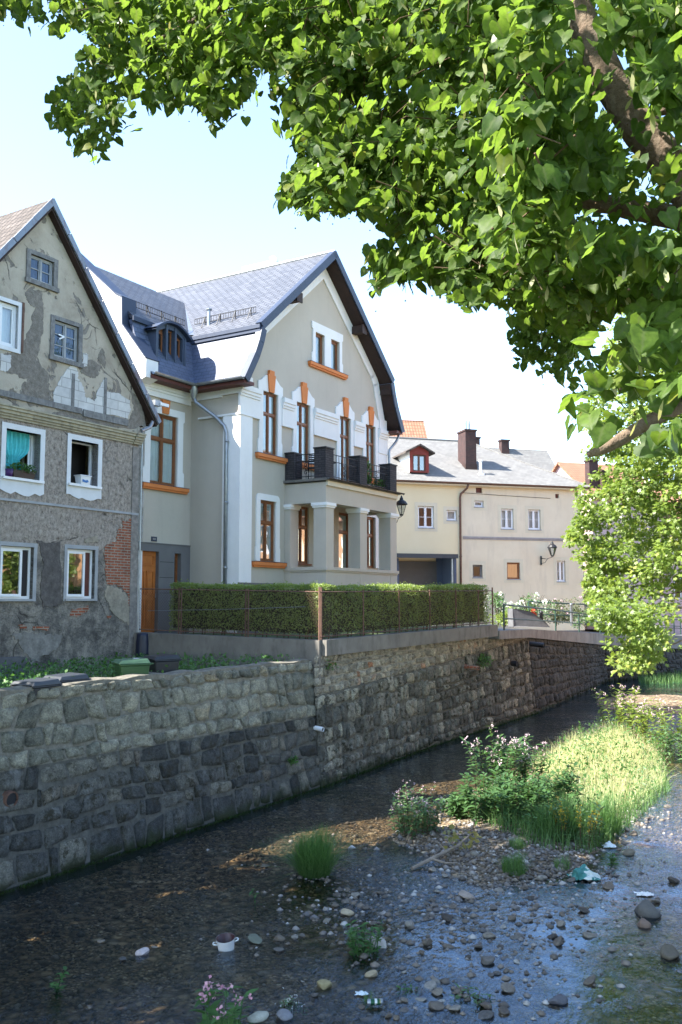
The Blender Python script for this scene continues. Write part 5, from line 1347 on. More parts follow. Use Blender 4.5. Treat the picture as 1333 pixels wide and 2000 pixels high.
def hadd(n, side, L, s0=0.):
    for _ in range(n):
        s = g.uniform(s0, L); f = g.random()
        zt, zb = htop(s, side), hbot(s, side) + .03
        wob = .05 * math.sin(s * 2.1) + .04 * math.sin(s * 5.3 + 1)
        if f < .62: t = abs(g.normal(0, .05)) + wob * .6; z = zb + (zt - zb) * g.random() ** .85; nn = (-n1 if side == 0 else -n2)
        elif f < .92: t = g.uniform(0, TH); z = zt - abs(g.normal(0, .04)) + .035 * math.sin(s * 3.7) * math.sin(t * 6) + .025 * math.sin(s * 1.3 + 2) + (g.uniform(0, .09) if g.random() < .06 else 0); nn = Vector((0, 0, 1))
        else: t = TH - abs(g.normal(0, .05)); z = zb + (zt - zb) * g.random(); nn = (n1 if side == 0 else n2)
        if z < zb + .18 and g.random() < .6: continue
        p = hpt(s, t, side); P.append((p.x, p.y, z)); N.append(tuple(nn))
hadd(17000, 0, L1 - .12); hadd(30000, 1, L2, .14)
for (p0, nn_, sd_) in ((hA, -i1, 0), (hB, i2, 1)):
    for _ in range(1200):
        t = g.uniform(0, TH); s = 0 if sd_ == 0 else L2; p = hpt(s, t, sd_) - nn_ * abs(g.normal(0, .04)); z = g.uniform(hbot(s, sd_), htop(s, sd_)); P.append((p.x, p.y, z)); N.append(tuple(nn_))
P = np.array(P); N = np.array(N) + g.normal(0, .55, (len(P), 3)); Y = g.normal(0, 1, (len(P), 3)); Y[:, 2] += .5
tv = np.array([(0, 0, 0), (-.32, .5, .04), (0, 1, 0), (.32, .5, .04)]); tf = np.array([(0, 3, 2, 1)])
Vv, Ff = scatter(tv, tf, P, Y, N, g.uniform(.035, .062, len(P)))
# light and dark sprays through the hedge
rv = np.clip(.5 + .25 * np.sin(P[:, 0] * 3.1 + P[:, 2] * 4) * np.sin(P[:, 1] * 2.7) + g.normal(0, .22, len(P)), 0, 1)
np_obj('leaves', Vv, Ff, M['hedgeleaf'], hd, np.repeat(rv, 4))
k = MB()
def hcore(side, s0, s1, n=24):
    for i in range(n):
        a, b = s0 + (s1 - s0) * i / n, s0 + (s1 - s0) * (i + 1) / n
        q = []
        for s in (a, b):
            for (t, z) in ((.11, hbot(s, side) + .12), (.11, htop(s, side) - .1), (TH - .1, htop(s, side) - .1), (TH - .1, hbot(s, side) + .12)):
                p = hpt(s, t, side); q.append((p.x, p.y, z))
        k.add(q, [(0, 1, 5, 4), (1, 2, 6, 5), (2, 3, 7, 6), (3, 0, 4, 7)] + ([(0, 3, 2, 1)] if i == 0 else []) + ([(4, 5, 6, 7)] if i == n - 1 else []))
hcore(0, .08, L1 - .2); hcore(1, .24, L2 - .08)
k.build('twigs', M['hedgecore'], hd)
st = MB()
for side, L in ((0, L1), (1, L2)):
    for s in np.arange(.2, L, .24):
        p = hpt(s, .3 + .1 * math.sin(s * 9), side); z = hbot(s, side); st.tube([(p.x, p.y, z - .08), (p.x + .03, p.y, z + .3)], .015, 5)
st.build('stems', M['twig'], hd)
shift(hd)
fe = thing('wire_fence', 'rusty angle iron and wire mesh fence in front of the hedge', 'fence', (-.5, 23.64, -.97), 0)
oc2 = O.W(.06, -.03)
fA = Vector((oc2.x, oc2.y, -.86)); fC = Vector((-.5, 23.64, -.97)); fB = Vector((5.5, 33.45, -.83))
def pxon(px, a, b):
    """point of the line a-b seen at column px"""
    r = (px - CX) / (F * cpi); lo, hi = 0., 1.
    for _ in range(50):
        m_ = (lo + hi) / 2; p = a + (b - a) * m_; d = p.y * cpi + p.z * spi
        if p.x / d * F + CX < px: lo = m_
        else: hi = m_
    return a + (b - a) * lo
posts = [pxon(px, fA, fC) for px in (350, 481)] + [fC + Vector((.0, 0, -.2))] + [pxon(px, fC, fB) for px in (712, 782, 842, 893, 937)] + [fB]
for i, p in enumerate(posts):
    hgt = 1.34 if i in (2, 8) else 1.27
    m = MB(); d = n2 if i >= 2 else n1
    o1 = i1 if i < 2 else i2
    for sgn in ((-1, 1) if i in (0, 1, 2) else (1,)):
        c = p + o1 * (.045 * sgn if i < 3 else 0) + d * .03
        m.tube([c - Vector((0, 0, .12 if i != 2 else .15)), c + Vector((0, 0, hgt + (.2 if i == 2 else 0)))], .026 if i in (2, 8) else .02, 4)
    m.build('post', M['rust'], fe)
pp = [fA] + posts[:2] + [fC] + posts[3:]
for a, b in zip(pp[:-1], pp[1:]):
    nn = n1 if a.x < -.6 else n2
    for h in (.08, 1.22): MB().tube([a + nn * .03 + Vector((0, 0, h)), b + nn * .03 + Vector((0, 0, h))], .014, 4).build('rail', M['rust'], fe)
ms = MB()
for (a, b, nn) in ((fA, fC, n1), (fC, fB, n2)):
    L = (b - a).length; t = (b - a) / L; H = 1.14
    for s in np.arange(-H, L, .085):
        for sg in (0, 1):
            s0, s1 = s, s + H; z0, z1 = (.08, .08 + H) if sg == 0 else (.08 + H, .08)
            if s0 < 0: z0 = z0 + (z1 - z0) * (-s0) / H; s0 = 0
            if s1 > L: z1 = z1 - (z1 - z0) * (s1 - L) / (s1 - s0); s1 = L
            p, q = a + t * s0 + nn * .02, a + t * s1 + nn * .02; p.z += z0; q.z += z1
            ms.tube([p, q], .0022, 3, caps=False)
ms.build('mesh', M['rust'], fe)
a, b = pxon(290, fA, fC) - n1 * .03, pxon(598, fA, fC) - n1 * .03
zA, zB = atD(290, 1193, a.y).z, atD(598, 1185, b.y).z
MB().tube([(a.x, a.y, zA), ((a.x + b.x) / 2, (a.y + b.y) / 2, (zA + zB) / 2 - .015), (b.x, b.y, zB)], .007, 5).build('line_wire', M['zinc'], fe)
shift(fe)
# railings on the road
def rail_run(name, label, pts, hgt, rails, mat, post_every=None):
    t = thing(name, label, 'railing', tuple(pts[0]), 0)
    for i, p in enumerate(pts): MB().tube([(p[0], p[1], p[2] - .02), (p[0], p[1], p[2] + hgt)], .036, 8).build('post', mat, t)
    for h in rails:
        m = MB(); m.tube([(p[0], p[1], p[2] + h) for p in pts], .034 if h == rails[-1] else .026, 8); m.build('rail', mat, t)
    shift(t); return t
e0, e1, e2, e3 = [Vector(p) for p in road[0:4]]
ed = Vector((.1, -.05, 0))
pr_ = [pxon(978, e0, e1), pxon(1080, e1, e2), e1 + (e2 - e1) * .66, e2, e2 + (e3 - e2) * .33, e2 + (e3 - e2) * .7, e3]
pr_ = [p + Vector((.12, -.1, 0)) for p in pr_]
st0 = pr_[0] - (pr_[1] - pr_[0]).normalized() * .35
rail_run('metal_railing', 'dark green tube railing along the edge of the road above the stream', pr_, .97, (.45, .97), M['greenrail'])
q0 = atD(1033, 1175, 45); fr0 = [Vector((q0.x, 45, -1.1)), Vector((q0.x + 3.6, 48, -1.25)), Vector((q0.x + 6.2, 52.5, -1.55)), Vector((q0.x + 9., 57., -1.9)), Vector((q0.x + 13., 60.5, -2.1))]
rail_run('metal_railing', 'green tube railing on the far side of the road before the flower bed', fr0, 1.1, (.5, 1.1), M['greenrail'])
# granite block, bollards, beds
c = atZ(1030, 1226, -1.06); cD = 41.
bx = atD(1003, 1225, cD)
gb_ = thing('granite_block', 'big grey granite block with a slanting right side on the road edge', 'stone block', (bx.x, cD, -1.08), R(8))
w_ = 57 / 1800 * cD
MB().prism([(0, -1.1), (w_ * 1.25, -1.1), (w_ * 1.1, -.85), (w_ * .62, -.44), (w_ * .3, -.36), (.02, -.34)], 0, .7).build('block', M['greyblock'], gb_, bevel=.04)
bx = atD(1058, 1219, 43.)
bo = thing('bollard', 'short black bollard right of the granite block', 'bollard', (bx.x, 43., -1.1), 0)
MB().lathe([(.09, -1.1), (.08, -.55), (.095, -.53), (.095, -.48), (.05, -.42), (0, -.41)], n=12).build('post', M['iron'], bo, True)
bx = atD(1117, 1222, 46.); 
bo = thing('bollard', 'grey metal post in front of the purple shrub', 'bollard', (bx.x, 46., -1.2), 0)
MB().lathe([(.07, -1.2), (.07, -.15), (.08, -.14), (.07, -.1), (0, -.09)], n=12).build('post', M['zinc'], bo, True)
def bush(name, label, x, y, z, rx, ry, h, leafm, n, size, seed, flower=None, nf=0, fsize=.12, cat='shrub', group=None):
    t = thing(name, label, cat, (x, y, z), 0, group)
    g = np.random.default_rng(seed)
    st = MB()
    for i in range(9):
        a = g.uniform(0, 6.28); r = g.uniform(.2, .8); st.tube([(0, 0, z - .05), (math.cos(a) * rx * r * .5, math.sin(a) * ry * r * .5, z + h * .5), (math.cos(a) * rx * r, math.sin(a) * ry * r, z + h * .85)], [.015, .012, .006], 5)
    st.build('stems', M['twig'], t)
    nb = 14; bc = np.stack([g.normal(0, .5, nb) * rx, g.normal(0, .5, nb) * ry, z + h * (.25 + .55 * g.random(nb))], 1); br_ = g.uniform(.25, .45, nb) * min(rx, ry, h)
    i = g.integers(0, nb, n); d = nrm(g.normal(0, 1, (n, 3))); P = bc[i] + d * (br_[i] * g.uniform(.5, 1.1, n) ** .5)[:, None] * np.array([1.2, 1.2, 1]); P[:, 2] = np.maximum(P[:, 2], z + .02)
    Y = d + g.normal(0, .6, (n, 3)); N = np.array([0, 0, 1.]) + g.normal(0, .6, (n, 3)) + d * .5
    Vv, Ff = scatter(np.array([(0, 0, 0), (-.3, .45, .05), (0, 1, -.08), (.3, .45, .05)]), np.array([(0, 3, 2, 1)]), P, Y, N, g.uniform(.7, 1.3, n) * size)
    np_obj('leaves', Vv, Ff, leafm, t, np.repeat(np.clip(.5 + .3 * (br_[i] > np.median(br_)) - .15 + g.normal(0, .2, n), 0, 1), 4))
    if flower:
        k = 22; ii = g.integers(0, nb, nf); d = nrm(g.normal(0, 1, (nf, 3)) + np.array([-.3, -.5, .9])); C_ = bc[ii] + d * br_[ii][:, None] * 1.1
        P = np.repeat(C_, k, 0) + nrm(g.normal(0, 1, (nf * k, 3))) * fsize * .55; n_ = len(P)
        Vv, Ff = scatter(np.array([(-.5, -.5, 0), (.5, -.5, .1), (.5, .5, 0), (-.5, .5, .1)]), np.array([(0, 1, 2, 3)]), P, g.normal(0, 1, (n_, 3)), g.normal(0, 1, (n_, 3)) + [0, -.3, .6], np.full(n_, fsize * .4))
        np_obj('flowers', Vv, Ff, flower, t, np.repeat(g.random(n_), 4))
    return t
p = atD(1035, 1200, 46.5); bush('hydrangea', 'hydrangea with large white flower heads beside the yellow wall', p.x, 46.5, -1.15, .95, .8, 1.75, M['herb'], 900, .13, 60, M['whiteflower'], 13, .22)
p = atD(974, 1200, 44); bush('hydrangea', 'slim white flowering bush just past the end of the hedge', p.x, 44, -1.1, .45, .5, 1.75, M['herb'], 420, .13, 61, M['whiteflower'], 5, .17)
p = atD(990, 1212, 42.5); bush('shrub', 'low light green shrub left of the granite block', p.x, 42.8, -1.1, .75, .6, .75, M['mapleleaf'], 700, .12, 62)
p = atD(1010, 1195, 48.); bush('shrub', 'dark green shrub against the yellow wall behind the granite block', p.x, 48., -1.1, 1., .7, 1., M['herb'], 700, .13, 65)
p = atD(1090, 1215, 47.5); bush('shrub', 'purplish grey shrub spreading along the foot of the yellow wall', p.x, 47.8, -1.2, 1.35, .9, 1.5, M['shrubleaf'], 1500, .12, 63, M['paleflower'], 12, .12)
p = atD(1045, 1200, 42.6); bush('red_flowers', 'small clump of red flowers on top behind the granite block', p.x, 42.9, -1.05, .2, .2, .75, M['herb'], 120, .09, 64, M['redflower'], 5, .17, 'flowers')
p = atD(1145, 1222, 50.); bush('shrub', 'green shrub behind the far railing near the bright tree', p.x, 50., -1.4, .8, .7, 1.1, M['herb'], 600, .13, 66)
# wheelie bins
def bin_(label, x, y, z, rz, body, lid, h=.95, tilt=0, sticker=False):
    t = thing('wheelie_bin', label, 'wheelie bin', (x, y, z), rz, 'wheelie bins in the weedy yard')
    MB().taper(0, 0, z + .1, z + h - .06, .2, .21, .27, .29).box(-.3, .3, -.32, .31, z + h - .06, z + h - .02).build('body', body, t, bevel=.02)
    l = MB(); l.add([(-.3, -.34, z + h - .019), (.3, -.34, z + h - .019), (.31, .3, z + h - .019), (-.31, .3, z + h - .019), (-.26, -.27, z + h + .05), (.26, -.27, z + h + .05), (.27, .25, z + h + .075), (-.27, .25, z + h + .075)], [(0, 3, 2, 1), (4, 5, 6, 7), (0, 1, 5, 4), (1, 2, 6, 5), (2, 3, 7, 6), (3, 0, 4, 7)])
    l.box(-.24, .24, -.37, -.335, z + h - .01, z + h + .015)
    ld = l.build('lid', lid, t, bevel=.015)
    if sticker: MB().box(-.05, .12, .02, .12, z + h + .072, z + h + .0735).build('sticker', M['pvc'], ld)
    MB().tube([(-.24, .36, z + h - .03), (.24, .36, z + h - .03)], .016, 8).tube([(-.24, .3, z + h - .03), (-.24, .36, z + h - .03)], .014, 6).tube([(.24, .3, z + h - .03), (.24, .36, z + h - .03)], .014, 6).build('handle', body, t)
    for sx in (-.23, .23):
        MB().tube([(sx - .025, .24, z + .1), (sx + .025, .24, z + .1)], .1, 14).build('wheel', M['iron'], t)
    return t
dkp = plain('black_plastic', (.018, .019, .023), .45, .15, 6., .05); grp = plain('green_plastic', (.03, .075, .026), .45, .12, 6., .05)
yz_ = -2.2
p = atD(258, 1300, 18.6); bin_('green wheelie bin with a paler scuffed lid behind the yard wall', p.x, 18.6, yz_, R(-62), grp, plain('pale_green_lid', (.06, .12, .07), .5, .2, 5., .05), 1.0, sticker=True)
p = atD(316, 1290, 19.9); bin_('black wheelie bin close behind the green one', p.x, 19.9, yz_, R(-50), dkp, dkp, 1.0)
p = atD(72, 1325, 16.3); bin_('dark grey wheelie bin by the cellar hatch, only its lid above the wall', p.x, 16.3, yz_ - .15, R(-30), dkp, plain('slate_lid', (.035, .04, .05), .45, .15), .93)
p = atD(103, 1322, 16.6); bin_('second dark grey wheelie bin touching the one by the cellar hatch', p.x + .1, 17.1, yz_ - .12, R(-40), dkp, plain('slate_lid', (.03, .035, .045), .45, .15), .93)
p = atD(273, 1285, 25.6)
wb = thing('rain_barrel', 'narrow dark blue barrel in the corner beside the old house', 'barrel', (p.x + .02, 25.9, -2.0), 0)
MB().lathe([(.17, -2.0), (.2, -1.7), (.2, -1.2), (.18, -.95), (.17, -.88), (0, -.87)], n=18).build('barrel', plain('dark_blue_plastic', (.012, .016, .035), .4), wb, True)
# weeds in the yard
g = np.random.default_rng(31); pts = []
while len(pts) < 2600:
    x, y = g.uniform(-9, -.6), g.uniform(13.5, 26.5)
    d = (Vector((x, y, 0)) - Vector((T0[0], T0[1], 0))).dot(Vector((-.8526, .5225, 0)))
    dh = (Vector((x, y, 0)) - Vector((oc.x, oc.y, 0))).dot(Vector((.8526, -.5225, 0)))
    if d > .55 and dh > .1 and (x + .5) * .5225 + (y - 23.64) * .8526 < -.2: pts.append((x, y, -2.1 - .02 * d))
tag(tufts('weeds', np.array(pts), .75, .018, M['grass'], None, 3, .5), kind='stuff')
pts = np.array(pts)[:1500]; n = len(pts) * 7
P = np.repeat(pts, 7, 0) + np.stack([g.normal(0, .09, n), g.normal(0, .09, n), g.uniform(.05, .8, n)], 1)
Vv, Ff = scatter(np.array([(0, 0, 0), (-.35, .5, .05), (0, 1, -.1), (.35, .5, .05)]), np.array([(0, 3, 2, 1)]), P, g.normal(0, 1, (n, 3)), g.normal(0, .5, (n, 3)) + [0, 0, 1], g.uniform(.05, .11, n))
tag(np_obj('nettles', Vv, Ff, M['weed'], None, np.repeat(g.random(n), 4)), kind='stuff')
# plants rooted in the walls
# ================================================================== IN THE STREAM
def wz(px, py, z=WATER): return atZ(px, py, z)
def stone_mesh(seed, flat=.62, rough=.12):
    g = np.random.default_rng(seed); bm_ = bpy.data.meshes.new('stone')
    import bmesh
    b = bmesh.new(); bmesh.ops.create_icosphere(b, subdivisions=3, radius=.5)
    A_ = g.normal(0, 1, (7, 3)); ph = g.uniform(0, 6, 7); pl_ = nrm(g.normal(0, 1, (5, 3))); pd = g.uniform(.24, .4, 5)
    for v in b.verts:
        p = np.array(v.co); s = 1 + rough * sum(math.sin(A_[i] @ p * 4 + ph[i]) for i in range(7)) / 4
        p = p * s
        for n_, d_ in zip(pl_, pd):
            e = n_ @ p - d_
            if e > 0: p = p - n_ * e * .95
        v.co = (p[0], p[1] * .8, p[2] * flat)
    b.to_mesh(bm_); b.free(); bm_.polygons.foreach_set('use_smooth', [True] * len(bm_.polygons)); return bm_
def rockmat():
    t = NT('river_stone'); r = t.n('ShaderNodeObjectInfo').outputs['Random']; o = t.tc.outputs['Object']
    col = t.ramp(r, [(0., (.05, .043, .036)), (.2, (.1, .082, .066)), (.4, (.145, .115, .085)), (.55, (.085, .08, .078)), (.75, (.175, .148, .118)), (.93, (.22, .2, .17)), (1., (.36, .34, .31))])
    col = t.mix(1., col, t.ramp(t.noise(5., 7, .7), [(.3, (.6, .6, .6)), (.7, (1.3, 1.3, 1.25))]), 'MULTIPLY')
    return t.done(t.pbr(col, .7, t.bump(t.noise(18., 6, .7), .35, .03), spec=.4))
M['rock'] = rockmat()
smesh = [stone_mesh(70 + i, random.uniform(.5, .75), random.uniform(.12, .24)) for i in range(10)]
for m_ in smesh: m_.materials.append(M['rock'])
def tintrock(c): return plain('stone_tint', c, .75, .2, 5., .4, 20.)
def stone(px, py, wpx, label=None, tall=None, mat=None, xyz=None, size=None, mi=None, group='river stones lying in the shallow stream'):
    p = Vector(xyz) if xyz is not None else wz(px, py)
    s = size or wpx / 1800 * p.y
    me = smesh[mi if mi is not None else random.randrange(10)]
    if mat is not None: me = me.copy(); me.materials.clear(); me.materials.append(mat)
    o = bpy.data.objects.new('river_stone', me); COL.objects.link(o)
    gz = bedz(np.array(p.x), np.array(p.y)).item()
    zc = p.z if xyz is None else max(gz, WATER - .02)
    o.location = (p.x, p.y, zc + s * .1); o.rotation_euler = (random.uniform(-.25, .25), random.uniform(-.25, .25), random.uniform(0, 6.28)); o.scale = (s, s, s * (tall or random.uniform(.6, .95)))
    return tag(o, label or 'small rounded stone lying in the shallow stream', 'stone', group)
stone(1262, 1783, 58, 'largest dark rounded boulder at the right edge of the stream', 1.0, tintrock((.09, .085, .075)), mi=0)
stone(1256, 1808, 30, 'brown stone just in front of the largest dark boulder', 1.1, tintrock((.16, .11, .08)))
stone(1309, 1868, 40, 'dark brown boulder at the right edge below the largest one', 1.1, tintrock((.1, .085, .06)))
stone(1229, 1668, 26, 'lone mossy brown stone in open water right of the yellow flowers', 1., tintrock((.14, .12, .085)))
stone(741, 1848, 34, 'pale upright stone beside the thin green plant', 1.7, tintrock((.4, .36, .32)))
stone(678, 1786, 27, 'yellowish tan rounded stone at the left end of the gravel', 1.1, tintrock((.36, .29, .19)))
stone(634, 1928, 38, 'olive tan smooth stone near the bottom plant with tiny leaves', .9, tintrock((.27, .22, .11)))
stone(503, 1990, 42, 'pale cream stone right of the pink flowers at the bottom edge', .8, tintrock((.36, .35, .28)))
stone(554, 1988, 32, 'blue grey round stone next to the pale cream one at the bottom', 1., tintrock((.17, .17, .18)))
stone(278, 1864, 26, 'angular pinkish white stone left of the enamel pot', 1.2, tintrock((.4, .34, .33)))
stone(501, 1838, 42, 'flat greenish slab just under the water right of the enamel pot', .3, tintrock((.13, .14, .1)))
stone(725, 1907, 24, 'yellow brown stone above the green drinks can', 1.2, tintrock((.3, .24, .15)))
stone(911, 1754, 34, 'large pale brown stone among the mirror calm water', 1., tintrock((.27, .22, .18)))
stone(1089, 1958, 42, 'slanting dark grey stone in the blue water at the bottom right', .8, tintrock((.09, .09, .1)))
stone(688, 1658, 20, 'single whitish stone right of the grass tussock', .9, tintrock((.42, .42, .42)))
for (px, py, w) in [(240, 1875, 15), (302, 1851, 13), (197, 1840, 18), (518, 1693, 16), (545, 1835, 24), (576, 1832, 15), (546, 1857, 22), (563, 1845, 13), (591, 1828, 12), (801, 1808, 27), (875, 1796, 27), (836, 1844, 24), (825, 1862, 15), (957, 1829, 26), (952, 1879, 30), (985, 1978, 25), (993, 1934, 32), (1092, 1843, 24), (1095, 1806, 22), (1139, 1780, 24), (1145, 1800, 12), (1153, 1920, 30), (1188, 1733, 27), (1282, 1762, 20), (1318, 1723, 27), (949, 1967, 32), (897, 1937, 29), (889, 1972, 27), (853, 1967, 33), (853, 1940, 28), (708, 1968, 17), (760, 1985, 20), (789, 1955, 18), (625, 1790, 14), (640, 1800, 18), (655, 1770, 18), (613, 1795, 10), (695, 1750, 22), (1010, 1825, 12), (1035, 1800, 16), (1038, 1755, 17), (1022, 1765, 14), (1075, 1790, 11), (965, 1775, 18), (1000, 1795, 18), (1155, 1710, 22), (1190, 1705, 16), (1116, 1720, 20), (1210, 1660, 12), (1245, 1610, 14), (1265, 1600, 14), (1225, 1622, 12), (845, 1700, 20), (870, 1712, 16), (855, 1742, 13), (1055, 1662, 20), (1110, 1672, 22), (1025, 1690, 22), (1010, 1880, 14), (935, 1850, 18), (915, 1870, 16), (1055, 1880, 10), (978, 1850, 15), (1070, 1695, 18), (1125, 1695, 16), (755, 1700, 12), (175, 1968, 14), (1030, 1902, 14), (905, 1815, 12), (925, 1905, 14), (790, 1900, 10), (960, 1905, 16), (775, 1990, 14), (615, 1945, 16), (607, 1922, 10), (592, 1918, 9)]:
    stone(px, py, w)
# more stones on the raised gravel
cnt = 0; g = np.random.default_rng(77)
cl = [(atZ(*c, WATER), r) for c, r in (((940, 1680), 1.2), ((900, 1790), .9), ((960, 1870), .55), ((1050, 1760), .8), ((1130, 1700), .8), ((1230, 1600), 1.0), ((690, 1765), .5), ((860, 1960), .5), ((880, 1660), .8), ((1010, 1690), .8), ((990, 1800), .7))]
while cnt < 200:
    c, r = cl[g.integers(0, len(cl))]; x, y = c.x + g.normal(0, r * .6), c.y + g.normal(0, r)
    s = float(np.clip(g.lognormal(-2.4, .45), .05, .26))
    stone(0, 0, 0, xyz=(x, y, 0), size=s); cnt += 1
n = 5200; idx = g.integers(0, len(cl), n); P = np.array([(cl[i][0].x, cl[i][0].y) for i in idx]); rr_ = np.array([cl[i][1] for i in idx])
P = P + g.normal(0, 1, (n, 2)) * np.stack([rr_ * .75, rr_ * 1.15], 1)
e2_ = np.stack([g.uniform(5.5, 11, 1600), g.uniform(16, 24, 1600)], 1); P = np.concatenate([P, e2_]); n = len(P)
zb_ = bedz(P[:, 0], P[:, 1]); keep = zb_ > WATER - .13; P = P[keep]
P = np.concatenate([P, np.stack([g.uniform(-6.5, 8.5, 9500), g.uniform(9., 24, 9500)], 1)]); ne_ = 1700; ie_ = g.integers(1, 7, ne_); Pe = np.array([(cl[i][0].x, cl[i][0].y) for i in ie_]) + g.normal(0, 1, (ne_, 2)) * np.array([.75, 1.3]); P = np.concatenate([P, Pe]); zb_ = bedz(P[:, 0], P[:, 1]); n = len(P); zb_[-ne_:] = np.maximum(zb_[-ne_:], WATER - .012)
oc_ = np.array([(0, 0, .32), (.5, 0, 0), (.1, .42, 0), (-.45, .2, 0), (-.35, -.32, 0), (.25, -.42, 0), (0, 0, -.3)]); of = np.array([(0, 1, 2), (0, 2, 3), (0, 3, 4), (0, 4, 5), (0, 5, 1), (6, 2, 1), (6, 3, 2), (6, 4, 3), (6, 5, 4), (6, 1, 5)])
Vv, Ff = scatter(oc_, of, np.stack([P[:, 0], P[:, 1], zb_ + .012], 1), np.stack([g.normal(0, 1, n), g.normal(0, 1, n), g.normal(0, .15, n)], 1), np.array([0, 0, 1.]) + g.normal(0, .15, (n, 3)), np.clip(g.lognormal(-2.85, .5, n), .025, .16))
def gravelmat():
    t = NT('gravel'); col = t.ramp(t.attr(), [(0., (.08, .07, .06)), (.3, (.14, .115, .09)), (.55, (.2, .165, .13)), (.7, (.11, .105, .105)), (.9, (.26, .235, .21)), (1., (.42, .4, .37))]); return t.done(t.pbr(col, .75, None, spec=.4))
tag(np_obj('gravel', Vv, Ff, gravelmat(), None, np.repeat(g.random(n), 7), smooth=True), kind='stuff')
# lances, blades and stalks
LANCE = np.array([(0, 0, 0), (-.19, .3, .03), (-.16, .62, .0), (0, 1, -.16), (.16, .62, .0), (.19, .3, .03), (0, .45, -.03)]); LANCEF = np.array([(0, 6, 2, 1), (6, 3, 3, 2), (0, 5, 4, 6), (6, 4, 3, 3)])
LANCEF = np.array([(0, 6, 1), (1, 6, 2), (2, 6, 3), (3, 6, 4), (4, 6, 5), (5, 6, 0)])
def leafy(name, label, x, y, r, h, ns, leafm, lsize, seed, cat='plant', flower=None, ftop=.25, fn=14, fsize=.03, per=26, group=None, z=None, spread=.35, spike=False):
    """stalks with whorls of lance leaves, flowers at the tips"""
    z = z if z is not None else max(bedz(np.array(x), np.array(y)).item(), WATER - .08)
    t = thing(name, label, cat, (x, y, z), 0, group)
    g = np.random.default_rng(seed); st = MB(); LP, LY, LN = [], [], []; FP = []
    for i in range(ns):
        a = g.uniform(0, 6.28); q = math.sqrt(g.random()) * r; bx_, by_ = math.cos(a) * q, math.sin(a) * q
        hh = h * g.uniform(.6, 1.08) * (1 - .25 * q / max(r, .01)); lx, ly = math.cos(a) * spread * hh * g.uniform(.1, .7), math.sin(a) * spread * hh * g.uniform(.1, .7)
        def pt(u): return np.array([bx_ + lx * u * u, by_ + ly * u * u, z - .03 + hh * u])
        st.tube([pt(u) for u in (0, .35, .7, 1)], [.008, .007, .005, .003], 5)
        for k in range(per):
            u = .12 + .88 * (k + g.random()) / per; aa = k * 2.4 + g.uniform(-.4, .4)
            LP.append(pt(u)); LY.append((math.cos(aa), math.sin(aa), g.normal(.25, .3))); LN.append((g.normal(0, .25) - math.cos(aa) * .3, g.normal(0, .25) - math.sin(aa) * .3, 1))
        if flower:
            for k in range(fn):
                u = 1 - ftop * g.random(); FP.append(pt(u) + g.normal(0, .012 if spike else .035, 3) + [0, 0, 0 if spike else .02])
    st.build('stem', M['twig'] if leafm is not M['weed'] else M['weed'], t)
    LP, LY, LN = map(np.array, (LP, LY, LN)); n = len(LP)
    Vv, Ff = scatter(LANCE, LANCEF, LP, LY, LN, lsize * g.uniform(.6, 1.25, n)); np_obj('leaves', Vv, Ff, leafm, t, np.repeat(g.random(n), 7))
    if flower:
        FP = np.repeat(np.array(FP), 4, 0); n = len(FP); FP = FP + g.normal(0, fsize * .4, (n, 3))
        Vv, Ff = scatter(np.array([(0, 0, 0), (-.5, .6, .15), (0, 1, 0), (.5, .6, .15)]), np.array([(0, 3, 2, 1)]), FP, g.normal(0, 1, (n, 3)), g.normal(0, 1, (n, 3)) + [0, 0, .8], fsize * g.uniform(.7, 1.3, n)); np_obj('flowers', Vv, Ff, flower, t, np.repeat(g.random(n), 4))
    return t
def tuss(label, px, py, r, h, n, seed, mat='grass', w=.008, lean=.45, name='grass_tussock', group=None, xy=None):
    p = wz(px, py); x, y = (p.x, p.y) if xy is None else xy; z = max(bedz(np.array(x), np.array(y)).item(), WATER - .08)
    t = thing(name, label, 'grass tussock', (x, y, z), 0, group)
    g = np.random.default_rng(seed); a = g.uniform(0, 6.28, n); q = np.sqrt(g.random(n)) * r
    tufts('blades', np.stack([np.cos(a) * q, np.sin(a) * q, np.full(n, z)], 1), h, w, M[mat], t, seed, lean); return t
tuss('big rounded fountain of green grass standing in the dark water', 613, 1708, .26, .92, 2600, 101, 'grass', .0075, .8)
leafy('willowherb', 'bushy willowherb with small mauve flowers standing alone in the stream', 1.4, 18.3, .42, 1.15, 34, M['herb'], .13, 102, 'plant', M['paleflower'], .12, 5, .02, 30, z=WATER - .05)
M['balsam'] = leafmat('balsam_leaf', (.03, .075, .025), (.06, .13, .04), (.08, .17, .035), .35, .5, gl=.04)
GB = 'pink flowering balsam plants on the gravel island'
def island_xy(px, py): p = wz(px, py, WATER + .12); return p.x, p.y
bl = [('tallest balsam with a pink flower head at the left tip of the island', 968, 1560, .45, 1.75, 14), ('balsam with several pink heads right behind the tallest one', 1015, 1545, .5, 1.5, 16), ('shaded leafy balsam at the left front of the island', 950, 1600, .5, 1.15, 18), ('dense shaded balsam in the middle front of the island', 1010, 1610, .55, 1.1, 20), ('dark leafy balsam between the reed grass and the yellow flowers', 1085, 1600, .5, 1.2, 20), ('small low balsam at the far left edge of the island', 900, 1585, .35, .6, 12)]
for i, (lb, px, py, r, h, ns) in enumerate(bl):
    x, y = island_xy(px, py); leafy('balsam', lb, x, y, r, h, ns, M['balsam'], .17, 110 + i, 'plant', M['paleflower'] if i < 2 else None, .08, 5 if i < 2 else 2, .034, 46, GB)
x, y = island_xy(1205, 1428); leafy('balsam', 'sunlit pale balsam growing behind the straw coloured grass', x, y, .6, 1.9, 20, M['mapleleaf'], .2, 120, 'plant', M['paleflower'], .1, 4, .04, 26, GB)
